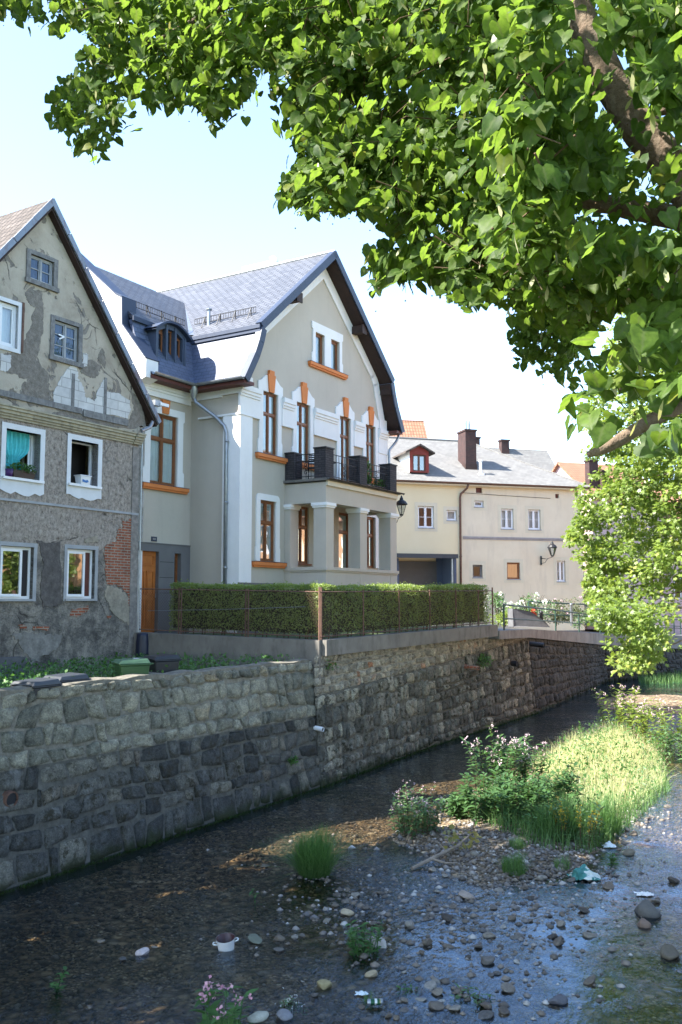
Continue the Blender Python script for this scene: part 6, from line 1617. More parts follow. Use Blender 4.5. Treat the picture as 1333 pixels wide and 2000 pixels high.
x, y = island_xy(1245, 1440); leafy('balsam', 'sunlit balsam with pink tips leaning over the dark channel', x, y, .5, 1.5, 12, M['mapleleaf'], .2, 121, 'plant', M['paleflower'], .1, 4, .04, 24, GB)
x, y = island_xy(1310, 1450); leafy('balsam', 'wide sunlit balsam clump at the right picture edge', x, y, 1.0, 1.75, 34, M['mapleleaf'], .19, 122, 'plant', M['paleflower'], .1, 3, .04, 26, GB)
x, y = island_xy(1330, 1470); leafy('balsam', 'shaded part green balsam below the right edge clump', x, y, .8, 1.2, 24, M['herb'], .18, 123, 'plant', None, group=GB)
x, y = island_xy(1130, 1640); leafy('loosestrife', 'upright plant with spikes of small yellow flowers at the island front', x, y, .42, .95, 26, M['herb'], .12, 130, 'plant', M['yellowflower'], .5, 26, .016, 24, spike=True)
tuss('leafy green grass clump at the foot of the yellow flowers', 1085, 1645, .42, .75, 900, 131, 'grass', .01, .5)
tuss('bright grass tuft at the right end of the island front', 1170, 1625, .4, .7, 800, 132, 'grass', .01, .5)
tuss('small bright green grass tuft on the gravel', 1003, 1708, .2, .36, 420, 133, 'grass', .007, .6)
tuss('tiny grass tuft just behind the bright one on the gravel', 1012, 1668, .16, .22, 220, 134, 'grass', .007, .7)
tuss('thin grass tuft left of the island balsams', 905, 1590, .25, .45, 300, 135, 'grass', .007, .6)
tuss('small dull grass tuft beside the green cloth', 1098, 1700, .14, .25, 140, 136, 'grass', .007, .6)
tuss('short grass tuft growing behind the green drinks can', 722, 1955, .07, .2, 60, 137, 'grass', .006, .5)
x, y = wz(712, 1860).x, wz(712, 1860).y; leafy('river_weed', 'thin green plant left of the pale upright stone', x, y, .22, .6, 11, M['weed'], .1, 140, 'plant', None, per=22)
x, y = wz(572, 1965).x, wz(572, 1965).y; leafy('river_weed', 'low plant with tiny white leaves near the bottom stones', x, y, .14, .18, 14, M['herb'], .06, 141, 'plant', M['whiteflower'], .3, 3, .012, 10)
x, y = wz(920, 1950).x, wz(920, 1950).y; leafy('river_weed', 'small leafy weed among the stones at the bottom of the gravel', x, y, .2, .22, 14, M['herb'], .08, 142, 'plant', None, per=10)
x, y = wz(798, 1932).x, wz(798, 1932).y; leafy('river_weed', 'small weed sprig near the dark flat stone', x, y, .1, .2, 7, M['weed'], .07, 143, 'plant', None, per=8)
x, y = wz(1195, 1688).x, wz(1195, 1688).y; leafy('river_weed', 'single upright leafy stalk right of the green cloth', x, y, .04, .42, 3, M['weed'], .1, 144, 'plant', None, per=16)
x, y = wz(500, 1762).x, wz(500, 1762).y; leafy('river_weed', 'slender single sprout with yellow green leaves in the dark water', x, y, .01, .38, 1, M['weed'], .11, 145, 'plant', None, per=8, spread=.8)
x, y = wz(112, 1930).x, wz(112, 1930).y; leafy('river_weed', 'leaning feathery weed in the dark water at the lower left', x, y, .02, .45, 2, M['weed'], .1, 146, 'plant', None, per=20, spread=2.2)
# pink balsam at the bottom edge, near the viewer
x, y = wz(428, 2010).x, wz(428, 2010).y; leafy('balsam', 'pink flowering balsam at the bottom edge of the picture', x, y, .22, .62, 7, M['weed'], .2, 150, 'plant', M['pinkflower'], .16, 3, .04, 9)
tuss('green grass around the pink balsam at the bottom edge', 432, 2020, .2, .35, 260, 151, 'grass', .006, .5)
# reed grass and undergrowth on the island
g = np.random.default_rng(41)
def field(n, poly, zoff=0.):
    ps = [wz(*q, WATER + .1) for q in poly]; xs = [p.x for p in ps]; ys = [p.y for p in ps]; out = []
    while len(out) < n:
        x, y = g.uniform(min(xs), max(xs)), g.uniform(min(ys), max(ys)); c = False; j = len(ps) - 1
        for i in range(len(ps)):
            if (ps[i].y > y) != (ps[j].y > y) and x < (ps[j].x - ps[i].x) * (y - ps[i].y) / (ps[j].y - ps[i].y) + ps[i].x: c = not c
            j = i
        if c: out.append((x, y, max(bedz(np.array(x), np.array(y)).item(), WATER - .05)))
    return np.array(out)
tag(tufts('reed_grass', field(8500, [(1040, 1500), (1110, 1450), (1200, 1435), (1290, 1470), (1300, 1520), (1240, 1575), (1150, 1610), (1080, 1580)]), .62, .007, M['reed'], None, 42, .75), kind='stuff')
tag(tufts('undergrowth', field(3800, [(900, 1580), (960, 1540), (1100, 1570), (1240, 1560), (1300, 1510), (1310, 1535), (1200, 1630), (1150, 1660), (1060, 1660), (960, 1625)]), .5, .012, M['grass'], None, 43, .55), kind='stuff')
pw = field(480, [(1000, 1560), (1120, 1450), (1200, 1430), (1300, 1470), (1310, 1530), (1200, 1620), (1130, 1650), (1020, 1650)]); nw = len(pw) * 8
Pw = np.repeat(pw, 8, 0) + np.stack([g.normal(0, .08, nw), g.normal(0, .08, nw), g.uniform(.08, .62, nw)], 1)
Vv, Ff = scatter(LANCE, LANCEF, Pw, g.normal(0, 1, (nw, 3)) + [0, 0, .3], g.normal(0, .5, (nw, 3)) + [0, 0, 1], g.uniform(.06, .12, nw))
tag(np_obj('island_weeds', Vv, Ff, M['weed'], None, np.repeat(g.random(nw), 7)), kind='stuff')
tag(tufts('bank_grass', field(1500, [(1245, 1318), (1330, 1312), (1400, 1322), (1300, 1334), (1250, 1332)]), .5, .02, M['grass'], None, 44, .5), kind='stuff')
# moss and small plants along the foot of the walls
def alongwall(a, b, n, sp_, zz=WATER): t = g.random(n); return np.stack([a[0] + (b[0] - a[0]) * t + .8526 * abs(g.normal(0, sp_, n)) + .02, a[1] + (b[1] - a[1]) * t - .5225 * abs(g.normal(0, sp_, n)), np.full(n, zz)], 1)
mp = np.concatenate([alongwall(BASE[1], BASE[2], 3600, .05), alongwall(BASE[2], BASE[3], 2200, .06), alongwall(BASE[3], BASE[4], 2000, .07), alongwall(BASE[0], BASE[1], 1200, .05)])
tag(tufts('wall_foot_moss', mp[::2], .06, .012, M['moss'], None, 45, .9), kind='stuff')
for i, (px, py, pl_, r, nn_, lb) in enumerate([(940, 1290, PL2, .3, 260, 'green weeds growing from the ledge of the hedge wall'), (565, 1485, (A0, A1, T0), .12, 70, 'small fern on the dark stones of the yard wall'), (640, 1300, PL1, .15, 60, 'thin weed at the corner post of the fence'), (300, 1800, (A0, A1, T0), .1, 0, '')]):
    if not nn_: continue
    c = on_wall(px, py, *pl_); t = thing('wall_plant', lb, 'plant', (c.x, c.y, c.z), 0)
    n = nn_; P = np.stack([g.normal(0, r * .5, n), g.normal(0, r * .5, n), c.z + g.normal(0, r * .35, n)], 1) + np.array([.8526 * .08, -.5225 * .08, 0])
    Vv, Ff = scatter(LANCE, LANCEF, P, g.normal(0, 1, (n, 3)) + [.6, -.4, .2], g.normal(0, .5, (n, 3)) + [0, 0, 1], g.uniform(.07, .13, n)); np_obj('leaves', Vv, Ff, M['weed'], t, np.repeat(g.random(n), 7))
# driftwood with wilting leaves
p0, p1 = wz(805, 1700), wz(925, 1665)
dw_ = thing('driftwood', 'bleached driftwood branch caught on the gravel with wilting yellow leaves', 'driftwood', (p0.x, p0.y, WATER), 0)
d_ = p1 - p0
br_ = MB()
br_.tube([(0, 0, WATER + .03), (d_.x * .4, d_.y * .4, WATER + .12), (d_.x * .75, d_.y * .75, WATER + .2), (d_.x, d_.y, WATER + .36)], [.03, .035, .025, .01], 7)
br_.tube([(d_.x * .3, d_.y * .3, WATER + .1), (d_.x * .5, d_.y * .5 - .3, WATER + .05), (d_.x * .8, d_.y * .8 - .5, WATER + .02)], [.022, .018, .008], 6)
br_.tube([(d_.x * .55, d_.y * .55, WATER + .15), (d_.x * .5 - .1, d_.y * .55 + .1, WATER + .3)], [.016, .006], 6)
br_.build('branch', plain('bleached_wood', (.22, .18, .14), .95, .25, 12., .3), dw_)
n = 60; P = np.stack([d_.x * g.uniform(.55, 1.05, n), d_.y * g.uniform(.55, 1.05, n) + g.normal(0, .08, n), WATER + g.uniform(.12, .45, n)], 1)
Vv, Ff = scatter(LANCE * [1.8, 1, 1], LANCEF, P, g.normal(0, 1, (n, 3)), g.normal(0, 1, (n, 3)) + [0, 0, .5], g.uniform(.07, .14, n)); np_obj('leaves', Vv, Ff, leafmat('wilting_leaf', (.12, .14, .03), (.24, .2, .05), (.3, .26, .05), .4, .6), dw_, np.repeat(g.random(n), 7))
# enamel pot
p = wz(443, 1852); z = WATER - .06
po = thing('enamel_pot', 'white enamel pot with two handles and a dark inside standing in the shallow water', 'pot', (p.x, p.y, z), R(20))
zz0 = z
pm = MB().lathe([(0, zz0), (.085, zz0), (.1, zz0 + .02), (.118, zz0 + .19), (.126, zz0 + .2), (.126, zz0 + .207)], n=24); pm.build('pot', M['white'], po, True)
MB().lathe([(.124, zz0 + .207), (.112, zz0 + .198), (.1, zz0 + .06), (0, zz0 + .055)], n=24).build('inside', plain('dark_enamel', (.05, .018, .02), .35, .3), po, True)
for sx in (-1, 1): MB().tube([(sx * .108, -.03, zz0 + .15), (sx * .155, -.03, zz0 + .16), (sx * .165, 0, zz0 + .16), (sx * .155, .03, zz0 + .16), (sx * .108, .03, zz0 + .15)], .009, 8).build('handle', M['white'], po, True)
po.rotation_euler = (R(9), R(-6), R(15))
# drinks can
p = wz(733, 1966)
cn_ = thing('drinks_can', 'green and white drinks can lying on its side among the bottom stones', 'can', (p.x, p.y, WATER + .02), R(4))
zc = WATER + .05
def lying(prof, n=20):
    m = MB(); b = m.lathe(prof, n=n)
    b.xf(Matrix.Translation((0, 0, zc)) @ Matrix.Rotation(R(90), 4, 'Y')); return b
lying([(.028, -.088), (.034, -.08), (.034, -.05)]).build('base', M['zinc'], cn_, True)
def canmat():
    t = NT('can_print'); x = t.sep(t.tc.outputs['Object'])[0]; n = t.noise(26., 3)
    col = t.ramp(t.mask(x, -.05, .06), [(0., (.012, .07, .03)), (.35, (.012, .07, .03)), (.4, (.6, .6, .56)), (.62, (.55, .56, .5)), (.66, (.012, .07, .03)), (.9, (.3, .24, .08))], 'CONSTANT')
    col = t.mix(t.mask(n, .55, .6), col, (.02, .09, .04)); return t.done(t.pbr(col, .35, None, .4))
lying([(.034, -.05), (.034, .06)]).build('body', canmat(), cn_, True)
lying([(.034, .06), (.034, .075), (.027, .087), (.025, .084), (0, .083)]).build('top', M['zinc'], cn_, True)
# litter
def crumple(name, label, px, py, w, mat, seed, h=.4, cat='litter', part='sheet'):
    p = wz(px, py); t = thing(name, label, cat, (p.x, p.y, WATER), 0); g = np.random.default_rng(seed); m = MB(); n = 16; s = w / 1800 * p.y
    def q(i, j):
        u, v = i / n - .5, j / n - .5; a = [math.sin(u * 9 + 1) * math.sin(v * 7), math.sin(u * 17 + v * 5), math.sin(v * 21 - u * 8)]
        return (s * u * (1 + .2 * a[1]), s * .7 * v * (1 + .15 * a[2]), WATER + .015 + s * h * max(0, (1 - 3.4 * (u * u + v * v))) * (.75 + .25 * a[0]) + s * .03 * a[1] * a[2])
    for i in range(n):
        for j in range(n): m.quad(q(i, j), q(i + 1, j), q(i + 1, j + 1), q(i, j + 1))
    m.build(part, mat, t, True); return t
def clothmat():
    t = NT('green_cloth'); n = t.noise(3.5, 3, .5, stretch=(1, 3, 1)); return t.done(t.pbr(t.ramp(n, [(.42, (.035, .16, .14)), (.52, (.05, .2, .18)), (.56, (.5, .55, .5))]), .7, None))
crumple('plastic_bag', 'crumpled teal green bag with white stripes on the wet stones', 1140, 1716, 52, clothmat(), 5, .5, 'bag')
crumple('litter', 'scrap of white plastic at the foot of the lone willowherb', 782, 1628, 18, M['white'], 6, .5)
crumple('litter', 'thin white scrap of plastic in the water left of the largest boulder', 1258, 1748, 30, M['white'], 7, .1)
crumple('litter', 'pale bluish scrap of plastic above the green drinks can', 706, 1943, 22, M['lace'], 8, .2)
crumple('litter', 'pale crumpled paper on the stones at the right front of the island', 1190, 1655, 22, M['lace'], 9, .5)
# ================================================================== TREES
g = np.random.default_rng(91)
HEART = np.array([(0, 0, 0), (-.3, -.06, .05), (-.5, .22, .09), (-.42, .58, .06), (-.18, .86, -.03), (0, 1.08, -.12), (.18, .86, -.03), (.42, .58, .06), (.5, .22, .09), (.3, -.06, .05), (0, .25, -.03), (0, .6, -.05)])
HEARTF = np.array([(0, 10, 1, 1), (1, 10, 2, 2), (2, 10, 11, 3), (3, 11, 4, 4), (4, 11, 5, 5), (0, 9, 10, 10), (9, 8, 10, 10), (8, 7, 11, 10), (7, 6, 11, 11), (6, 5, 11, 11)])
HEARTT = np.array([(0, 10, 1), (1, 10, 2), (2, 10, 11), (2, 11, 3), (3, 11, 4), (4, 11, 5), (0, 9, 10), (9, 8, 10), (8, 11, 10), (8, 7, 11), (7, 6, 11), (6, 5, 11)])
def fine_leaf():
    V_, F_, rib = [], [], []; NR = 9
    for k in range(NR):
        t = k / (NR - 1); w = .52 * (math.sin(math.pi * (.06 + .94 * t) ** .62) ** .85 if 0 < t < 1 else (.42 if t == 0 else 0.01)); y = -.1 * (1 - t) ** 3 + 1.08 * t
        y0 = y; ser = 1 + (.05 if k % 2 else -.03)
        for c, xx in enumerate((-1, -.52, 0, .52, 1)):
            x = w * xx * (ser if abs(xx) == 1 else 1); yy = y0 - (.09 * abs(xx) if t < .15 else .05 * abs(xx)) + (.1 * (1 - abs(xx)) if t == 0 else 0)
            V_.append((x, yy, .13 * abs(x) / .5 - .16 * t * t - (.05 * abs(xx) if abs(xx) == 1 else 0) + .02 * math.sin(k * 1.7 + c * 2))); rib.append(1. if c == 2 else (.0 if abs(xx) == 1 else .35 + .3 * (k % 2)))
    for k in range(NR - 1):
        for c in range(4): a = k * 5 + c; F_.append((a, a + 1, a + 6, a + 5))
    return np.array(V_), np.array(F_), np.array(rib)
def inpoly(x, y, poly):
    c = False; j = len(poly) - 1
    for i in range(len(poly)):
        xi, yi = poly[i]; xj, yj = poly[j]
        if (yi > y) != (yj > y) and x < (xj - xi) * (y - yi) / (yj - yi) + xi: c = not c
        j = i
    return c
CAN = [(-60, -60), (-60, 5), (30, 25), (95, 45), (120, 50), (175, 60), (190, 90), (150, 110), (150, 140), (115, 165), (98, 205), (92, 235), (130, 250), (150, 290), (185, 300), (215, 270), (245, 235), (240, 190), (290, 165), (300, 200), (330, 200), (400, 210), (425, 255), (450, 240), (455, 200), (500, 165), (530, 170), (545, 200), (548, 240), (570, 270), (585, 310), (550, 350), (540, 385), (580, 405), (640, 405), (690, 395), (740, 415), (770, 430), (750, 470), (712, 500), (735, 535), (712, 575), (760, 545), (800, 530), (850, 545), (905, 590), (945, 590), (985, 560), (1012, 600), (998, 650), (1008, 692), (1065, 715), (1110, 745), (1140, 720), (1150, 650), (1190, 600), (1225, 590), (1255, 635), (1330, 660), (1430, 670), (1430, -60)]
HOLES = [[(95, -10), (125, 10), (115, 45), (85, 40)], [(500, 120), (545, 125), (535, 165), (495, 165)], [(805, 145), (830, 140), (825, 175), (805, 185)], [(300, 130), (330, 140), (310, 160)], [(780, 440), (800, 470), (790, 500), (765, 480)], [(445, 105), (470, 115), (462, 130)], [(1040, 165), (1062, 180), (1050, 196)]]
NEAR = [(1105, 790), (1120, 750), (1170, 700), (1215, 640), (1290, 600), (1400, 560), (1400, 850), (1290, 870), (1215, 860), (1150, 850), (1110, 855)]
def dep(px):
    return float(np.interp(px, [0, 250, 500, 700, 900, 1100, 1333], [6.8, 6.5, 6.0, 5.5, 4.9, 4.3, 3.7]))
def spray(P0, n, dirv, spread, size, outP, outY, outN, outS):
    """leaves along one drooping twig"""
    a = g.uniform(0, 6.28); h = nrm(np.array([math.cos(a), math.sin(a), -.25]) + dirv)
    for k in range(n):
        u = (k + g.random()) / n; side = 1 if k % 2 else -1
        p = P0 + h * spread * (u - .3) + np.array([0, 0, -.25 * spread * u * u]) + g.normal(0, .03, 3)
        lat = np.cross(h, [0, 0, 1.]); y = lat * side * g.uniform(.3, 1) + h * .45 + np.array([0, 0, -g.uniform(.25, 1.0)]) + g.normal(0, .25, 3)
        outP.append(p); outY.append(y); outN.append(np.array([0, 0, 1.]) + g.normal(0, .42, 3) + np.array([-.1, -.35, 0])); outS.append(size * g.uniform(.65, 1.2))
lin = thing('linden_tree', 'large linden tree overhanging the stream in the foreground, its leafy limbs filling the top', 'tree', (3.55, 4.3, -1.9), 0)
LP, LY, LN, LS = [], [], [], []
TW = MB()
cnt = 0
while cnt < 3900:
    px, py = g.uniform(-60, 1420), g.uniform(-60, 760)
    if not inpoly(px, py, CAN) or any(inpoly(px, py, h) for h in HOLES): continue
    edge_in = inpoly(px, py + 55, CAN)
    back = g.random() < .45
    D = dep(px) + (g.uniform(.8, 2.6) if back and edge_in else g.normal(0, .35))
    if 960 < px < 1170 and py > 575: D = 7.0 + g.normal(0, .3)
    if px > 1000 and py < 480 and g.random() < .25: D = g.uniform(2.7, 3.4)
    p = np.array(atD(px, py, D))
    spray(p, int(g.integers(6, 11)), np.array([-.35, .1, 0]), g.uniform(.2, .42) * D / 6, .074 if px < 800 else (.06 if g.random() < .85 else .08), LP, LY, LN, LS)
    if g.random() < .35 and inpoly(px, py + 60, CAN) and inpoly(px + 60, py, CAN) and inpoly(px - 60, py, CAN) and not (px > 1080 and py < 480):
        f_ = D / 6; a = g.uniform(0, 6.28); h_ = np.array([math.cos(a), math.sin(a), g.uniform(-.6, .3)]) * .16 * f_
        TW.tube([p - h_ + [0, 0, .03], p + g.normal(0, .015, 3), p + h_ - [0, 0, .05]], [.004, .003, .0015], 4)
    cnt += 1
cnt = 0
while cnt < 75:
    px, py = g.uniform(1090, 1420), g.uniform(550, 880)
    if not inpoly(px, py, NEAR): continue
    p = np.array(atD(px, py, g.uniform(2.7, 3.5))); spray(p, int(g.integers(3, 6)), np.array([-.3, 0, .1]), .22, .076, LP, LY, LN, LS); cnt += 1
def pix(p):
    d = p[1] * cpi + p[2] * spi
    return (CX + F * p[0] / d, CY - F * (-p[1] * spi + p[2] * cpi) / d)
LIMBPX = [((1110, -40), (1160, 95), 70), ((1160, 95), (1225, 215), 72), ((1225, 215), (1340, 380), 76), ((1130, 390), (1340, 440), 52), ((1190, 872), (1340, 785), 30)]
keep = []
for k in range(len(LP)):
    q = pix(LP[k] + nrm(LY[k]) * LS[k] * .6); q = (q[0] + g.normal(0, 11), q[1] - abs(g.normal(0, 15)))
    near_limb = any(abs((q[0] - a[0]) * (b[1] - a[1]) - (q[1] - a[1]) * (b[0] - a[0])) / math.hypot(b[0] - a[0], b[1] - a[1]) < w_ and min(a[1], b[1]) - 30 < q[1] < max(a[1], b[1]) + 30 and min(a[0], b[0]) - 30 < q[0] < max(a[0], b[0]) + 30 for a, b, w_ in LIMBPX)
    if near_limb and LP[k][1] < 5.9 and g.random() < .955: keep.append(False); continue
    keep.append((inpoly(*q, CAN) and not any(inpoly(*q, h) for h in HOLES)) or inpoly(*q, NEAR))
LP, LY, LN, LS = [[a for a, k_ in zip(L_, keep) if k_] for L_ in (LP, LY, LN, LS)]
NV = len(LP)
# the rest of the crown, above, beside and behind the picture
cnt = 0
while cnt < 1300:
    px, py = g.uniform(-260, 2000), g.uniform(-900, 560)
    if -45 < px < 1390 and py > -50: continue
    if px < -45 and py > -20: continue
    if px > 1390 and py > 480: continue
    D = float(np.interp(px, [0, 700, 1333, 2000], [6.5, 5.4, 3.9, 3.2])) + g.uniform(-.5, 3.2); p = np.array(atD(px, py, D))
    spray(p, 8, np.array([-.2, 0, 0]), .4, .085, LP, LY, LN, LS); cnt += 1
cnt = 0
while cnt < 1050:
    q = nrm(g.normal(0, 1, 3)) * g.random() ** .4; p = np.array([3.0, 3.6, 6.4]) + q * np.array([6.2, 6.0, 4.6])
    if p[2] < .66 * p[1] + .7 or p[2] < 1.3: continue
    spray(p, 7, np.array([0, 0, 0.]), .6, .15, LP, LY, LN, LS); cnt += 1
LP, LY, LN, LS = map(np.array, (LP, LY, LN, LS)); n = len(LP)
FV, FF, FR = fine_leaf()
Va, Fa = scatter(FV, FF, LP[:NV], LY[:NV], LN[:NV], LS[:NV]); Vb, Fb = scatter(HEART, HEARTF, LP[NV:], LY[NV:], LN[NV:], LS[NV:])
Fb = np.array([(a, b, c, d) if c != d else (a, b, c, c) for a, b, c, d in HEARTF])
QF = np.array([(0, 10, 2, 1), (2, 10, 11, 3), (3, 11, 5, 4), (0, 9, 8, 10), (8, 7, 11, 10), (7, 6, 5, 11)])
Fb = ((np.arange(n - NV) * len(HEART))[:, None, None] + QF[None]).reshape(-1, 4) + len(Va)
HR = np.array([1., 0, 0, 0, 0, 1, 0, 0, 0, 0, 1, 1])
lr_ = g.random(n)
crn = np_obj('crown', np.concatenate([Va, Vb]), np.concatenate([Fa, Fb]), M['leaf'], lin, np.concatenate([np.repeat(lr_[:NV], len(FV)), np.repeat(lr_[NV:], len(HEART))]), smooth=True)
at_ = crn.data.attributes.new('rib', 'FLOAT', 'POINT'); at_.data.foreach_set('value', np.concatenate([np.tile(FR, NV), np.tile(HR, n - NV)]).astype(np.float32))
i = g.choice(NV, 1500, replace=False)
BR = np.array([(0, 0, 0), (-.12, .4, 0), (-.1, .8, .04), (0, 1, .05), (.1, .8, .04), (.12, .4, 0)]); BRF = np.array([(0, 5, 4, 1), (1, 4, 3, 2)])
Vv, Ff = scatter(BR, BRF, LP[i] + [0, 0, -.03], np.stack([g.normal(0, .4, len(i)), g.normal(0, .4, len(i)), np.full(len(i), -1.)], 1), g.normal(0, 1, (len(i), 3)), g.uniform(.05, .085, len(i)))
np_obj('bracts', Vv, Ff, M['bract'], lin, np.repeat(g.random(len(i)), 6))
fr_ = MB()
for j in i[:700]:
    c = LP[j] + np.array([g.normal(0, .015), g.normal(0, .015), -.13]);
    fr_.add([c + np.array(q) * .006 for q in ((1, 0, 0), (-1, 0, 0), (0, 1, 0), (0, -1, 0), (0, 0, 1), (0, 0, -1))], [(0, 2, 4), (2, 1, 4), (1, 3, 4), (3, 0, 4), (2, 0, 5), (1, 2, 5), (3, 1, 5), (0, 3, 5)])
fr_.build('fruits', M['twig'], lin, True)
def limb(name, pts, rs, wob=.03, seed=0, n=14):
    """tapered limb through pixel/depth points, smoothed"""
    g = np.random.default_rng(seed); P = [np.array(p, float) for p in pts]; out = []; ro = []
    for k in range(len(P) - 1):
        p0 = P[max(k - 1, 0)]; p1 = P[k]; p2 = P[k + 1]; p3 = P[min(k + 2, len(P) - 1)]
        for t in np.linspace(0, 1, 6, endpoint=(k == len(P) - 2)):
            out.append(.5 * ((2 * p1) + (-p0 + p2) * t + (2 * p0 - 5 * p1 + 4 * p2 - p3) * t * t + (-p0 + 3 * p1 - 3 * p2 + p3) * t ** 3)); ro.append(rs[k] + (rs[k + 1] - rs[k]) * t)
    ro = [r * g.uniform(.94, 1.07) for r in ro]
    return MB().tube(out, ro, n).build(name, M['bark'], lin, True)
J = np.array((3.3, 4.4, -.2))
def A3(px, py, D): return np.array(atD(px, py, D))
limb('trunk', [(3.55, 4.3, -2.1), (3.5, 4.35, -1.2), J, (3.2, 4.2, .9)], [.34, .29, .26, .2], seed=1)
limb('limb', [J, A3(1480, 560, 4.5), A3(1330, 350, 4.6), A3(1225, 215, 4.7), A3(1160, 95, 4.8), A3(1110, -40, 4.9), A3(1050, -260, 5.1)], [.17, .12, .1, .092, .085, .075, .05], seed=2)
limb('limb', [J, A3(1480, 470, 5.0), A3(1333, 428, 5.2), A3(1230, 408, 5.4), A3(1120, 385, 5.6), A3(1000, 362, 5.9), A3(850, 340, 6.2)], [.12, .085, .07, .062, .052, .04, .018], seed=3)
limb('limb', [J, A3(1460, 730, 3.6), A3(1333, 790, 3.4), A3(1250, 835, 3.35), A3(1190, 872, 3.3), A3(1148, 888, 3.3)], [.1, .042, .029, .025, .02, .011], seed=4)
limb('limb', [A3(1200, 190, 4.75), A3(1130, 160, 4.9), A3(1060, 140, 5.2), A3(900, 120, 6.), A3(700, 60, 6.6)], [.05, .04, .03, .02, .012], seed=5)
limb('limb', [A3(1110, -40, 4.9), A3(800, -60, 5.6), A3(540, -20, 6.2), A3(380, 40, 6.4), A3(290, 90, 6.5)], [.07, .05, .03, .018, .01], seed=6)
limb('limb', [A3(1420, 300, 3.6), A3(1345, 210, 4.4), A3(1290, 215, 4.6)], [.05, .04, .03], seed=7)
limb('limb', [A3(1480, 560, 4.0), A3(1345, 660, 3.6), A3(1310, 712, 3.6)], [.04, .03, .022], seed=8)
limb('limb', [np.array((3.2, 4.2, .9)), np.array((3.4, 3.6, 4.)), np.array((3.2, 3.4, 9.))], [.2, .15, .05], seed=9)
TW.build('twigs', M['twig'], lin)
shift(lin)
# --- bright maple beyond
mp_ = thing('maple_tree', 'sunlit bright green maple hanging over the far bank of the stream on the right', 'tree', (13.4, 25.5, -1.9), 0)
MAP = [(1300, 440), (1235, 520), (1212, 600), (1200, 660), (1195, 720), (1150, 790), (1155, 850), (1158, 900), (1148, 945), (1136, 965), (1130, 1000), (1108, 1025), (1113, 1050), (1138, 1075), (1146, 1110), (1138, 1130), (1140, 1160), (1165, 1190), (1180, 1230), (1195, 1280), (1225, 1300), (1250, 1310), (1275, 1270), (1300, 1245), (1320, 1200), (1330, 1150), (1420, 1100), (1560, 900), (1560, 560), (1500, 420), (1400, 400)]
MG = [[(1225, 1110), (1265, 1125), (1250, 1165), (1215, 1180)], [(1290, 1130), (1333, 1140), (1333, 1175), (1300, 1170)], [(1240, 1050), (1255, 1060), (1245, 1075)]]
cl_ = []; k_ = 0
while k_ < 760:
    px, py = g.uniform(1100, 1560), g.uniform(400, 1320)
    if not inpoly(px, py, MAP) or any(inpoly(px, py, h) for h in MG): continue
    edge_ = min(1., max(0., (px - 1110) / 260)); D = 24.5 - 3.2 * edge_ + g.uniform(0, 2.2 + 4 * edge_)
    if py > 1180: D = 22 + g.uniform(-.7, 1.6)
    cl_.append(np.array(atD(px, py, D))); k_ += 1
CP = np.array(cl_); nl = 84; m_ = len(CP) * nl
d = nrm(g.normal(0, 1, (m_, 3))); ci = np.repeat(np.arange(len(CP)), nl)
rad = g.uniform(.25, .5, len(CP))[ci]
rad = rad * np.where(CP[:, 0] / CP[:, 1] < .285, .75, 1.)[ci]
P = CP[ci] + d * (rad * g.uniform(.25, 1., m_) ** .6)[:, None] * np.array([1.15, 1.15, .62]) + np.array([0, 0, -.12]) * (d[:, :1] ** 2)
MT = np.array([(0, 0, 0), (-.42, .12, .05), (-.28, .36, .02), (-.5, .7, -.03), (-.15, .68, 0), (0, 1.05, -.1), (.15, .68, 0), (.5, .7, -.03), (.28, .36, .02), (.42, .12, .05)]); MF = np.array([(0, 9, 8), (0, 8, 2), (0, 2, 1), (8, 7, 6), (2, 4, 3), (2, 8, 6), (2, 6, 4), (4, 6, 5)])
Vv, Ff = scatter(MT, MF, P, d + g.normal(0, .5, (m_, 3)) + [-.2, -.2, -.5], np.array([-.35, -.25, 1.]) + g.normal(0, .5, (m_, 3)), g.uniform(.075, .135, m_))
tone = np.clip(g.uniform(.2, .8, len(CP))[ci] + g.normal(0, .2, m_), 0, 1)
np_obj('crown', Vv, Ff, M['mapleleaf'], mp_, np.repeat(tone, len(MT)))
tb = MB(); B0 = np.array((13.4, 25.5, -2.0))
tb.tube([B0, B0 + [-.1, 0, 2.2], B0 + [-.4, -.1, 4.5], B0 + [-.6, 0, 8.]], [.3, .24, .2, .08], 12); tb.build('trunk', M['bark'], mp_, True)
tb = MB()
for j in range(34):
    c = CP[g.integers(0, len(CP))]; s_ = B0 + [-.3, 0, float(np.clip(c[2] + 2.6 - g.random() * 1.2, 1.5, 7.))]; md = (s_ + c) / 2 + [0, 0, .5]
    tb.tube([s_, md, c], [.06, .035, .01], 6)
tb.build('branches', M['bark'], mp_, True); shift(mp_)
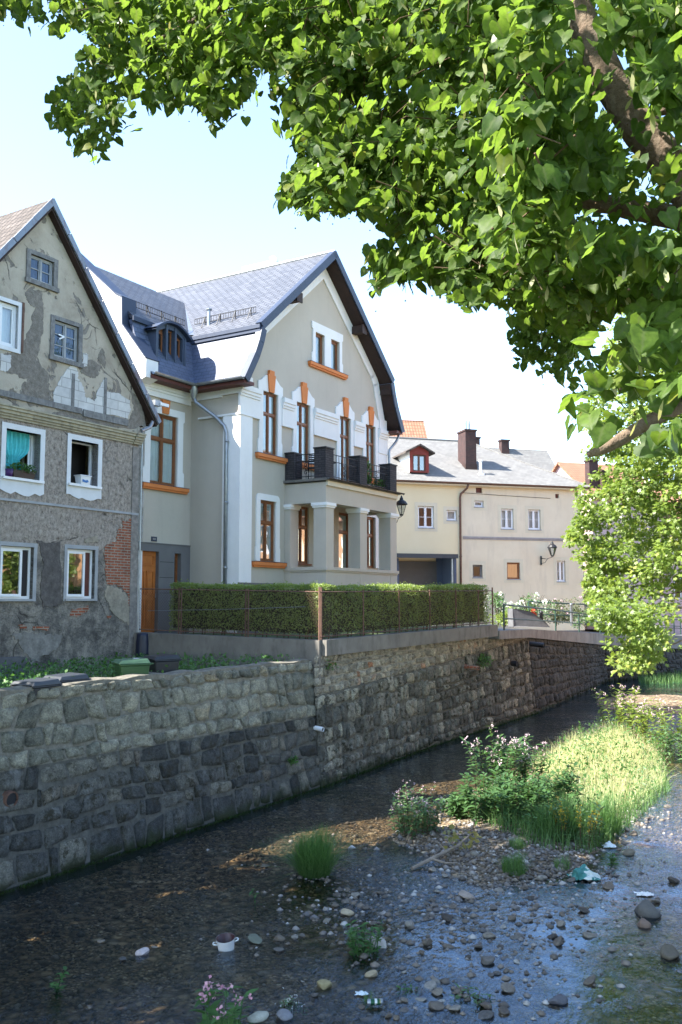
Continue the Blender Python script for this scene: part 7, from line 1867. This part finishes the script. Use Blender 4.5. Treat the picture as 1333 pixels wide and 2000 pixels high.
# --- another linden on the near bank, left of the picture; it shades the stream
nl_ = thing('linden_tree', 'tall linden on the yard side, outside the left picture edge, shading the stream', 'tree', (-10.5, 6.0, -2.), 0)
LP, LY, LN, LS = [], [], [], []
cnt = 0
while cnt < 4600:
    q = nrm(g.normal(0, 1, 3)) * g.random() ** .4; p = np.array([-8.6, 9.3, 6.2]) + q * np.array([4.6, 5.8, 5.8])
    if p[0] > -.41 * max(p[1], 0) - .5: continue
    spray(p, 7, np.array([0, 0, 0.]), .7, .23, LP, LY, LN, LS); cnt += 1
LP, LY, LN, LS = map(np.array, (LP, LY, LN, LS)); n = len(LP)
Vv, Ff = scatter(HEART, QF, LP, LY, LN, LS); np_obj('crown', Vv, Ff, M['leaf'], nl_, np.repeat(g.random(n), len(HEART)))
MB().tube([(-10.5, 6.0, -2.2), (-10.4, 6.1, 2.), (-9.8, 6.8, 6.), (-9.3, 7.4, 12.)], [.36, .3, .24, .08], 12).build('trunk', M['bark'], nl_, True); shift(nl_)
# ================================================================== LIGHT AND CAMERA
EL = R(45.5); SX, SY = -.95, -.31
world = bpy.data.worlds.new('World'); scene.world = world; world.use_nodes = True
nt = world.node_tree; sky = nt.nodes.new('ShaderNodeTexSky'); sky.sky_type = 'NISHITA'; sky.sun_disc = False
sky.sun_elevation = EL; sky.sun_rotation = math.atan2(SX, SY); sky.air_density = 1.; sky.dust_density = .45; sky.ozone_density = 1.2
bg = nt.nodes['Background']; nt.links.new(sky.outputs[0], bg.inputs[0]); bg.inputs[1].default_value = .12
sl = bpy.data.lights.new('sun', 'SUN'); sl.energy = 4.2; sl.angle = R(.53); sl.color = (1., .95, .86)
so_ = bpy.data.objects.new('sun', sl); COL.objects.link(so_)
so_.rotation_euler = Vector((SX * math.cos(EL), SY * math.cos(EL), math.sin(EL))).to_track_quat('Z', 'Y').to_euler()
cam = bpy.data.cameras.new('camera'); cam.sensor_fit = 'VERTICAL'; cam.sensor_height = 24.; cam.lens = F / 2000 * 24.; cam.clip_start = .1; cam.clip_end = 3000
co = bpy.data.objects.new('camera', cam); COL.objects.link(co); co.rotation_euler = (R(90) + PIT, 0, 0); scene.camera = co
scene.view_settings.view_transform = 'Standard'; scene.view_settings.look = 'None'; scene.view_settings.gamma = 1.; scene.view_settings.exposure = 2.38
scene.cycles.max_bounces = 8; scene.cycles.transparent_max_bounces = 12; scene.cycles.use_denoising = True
scene.cycles.sample_clamp_indirect = 8.
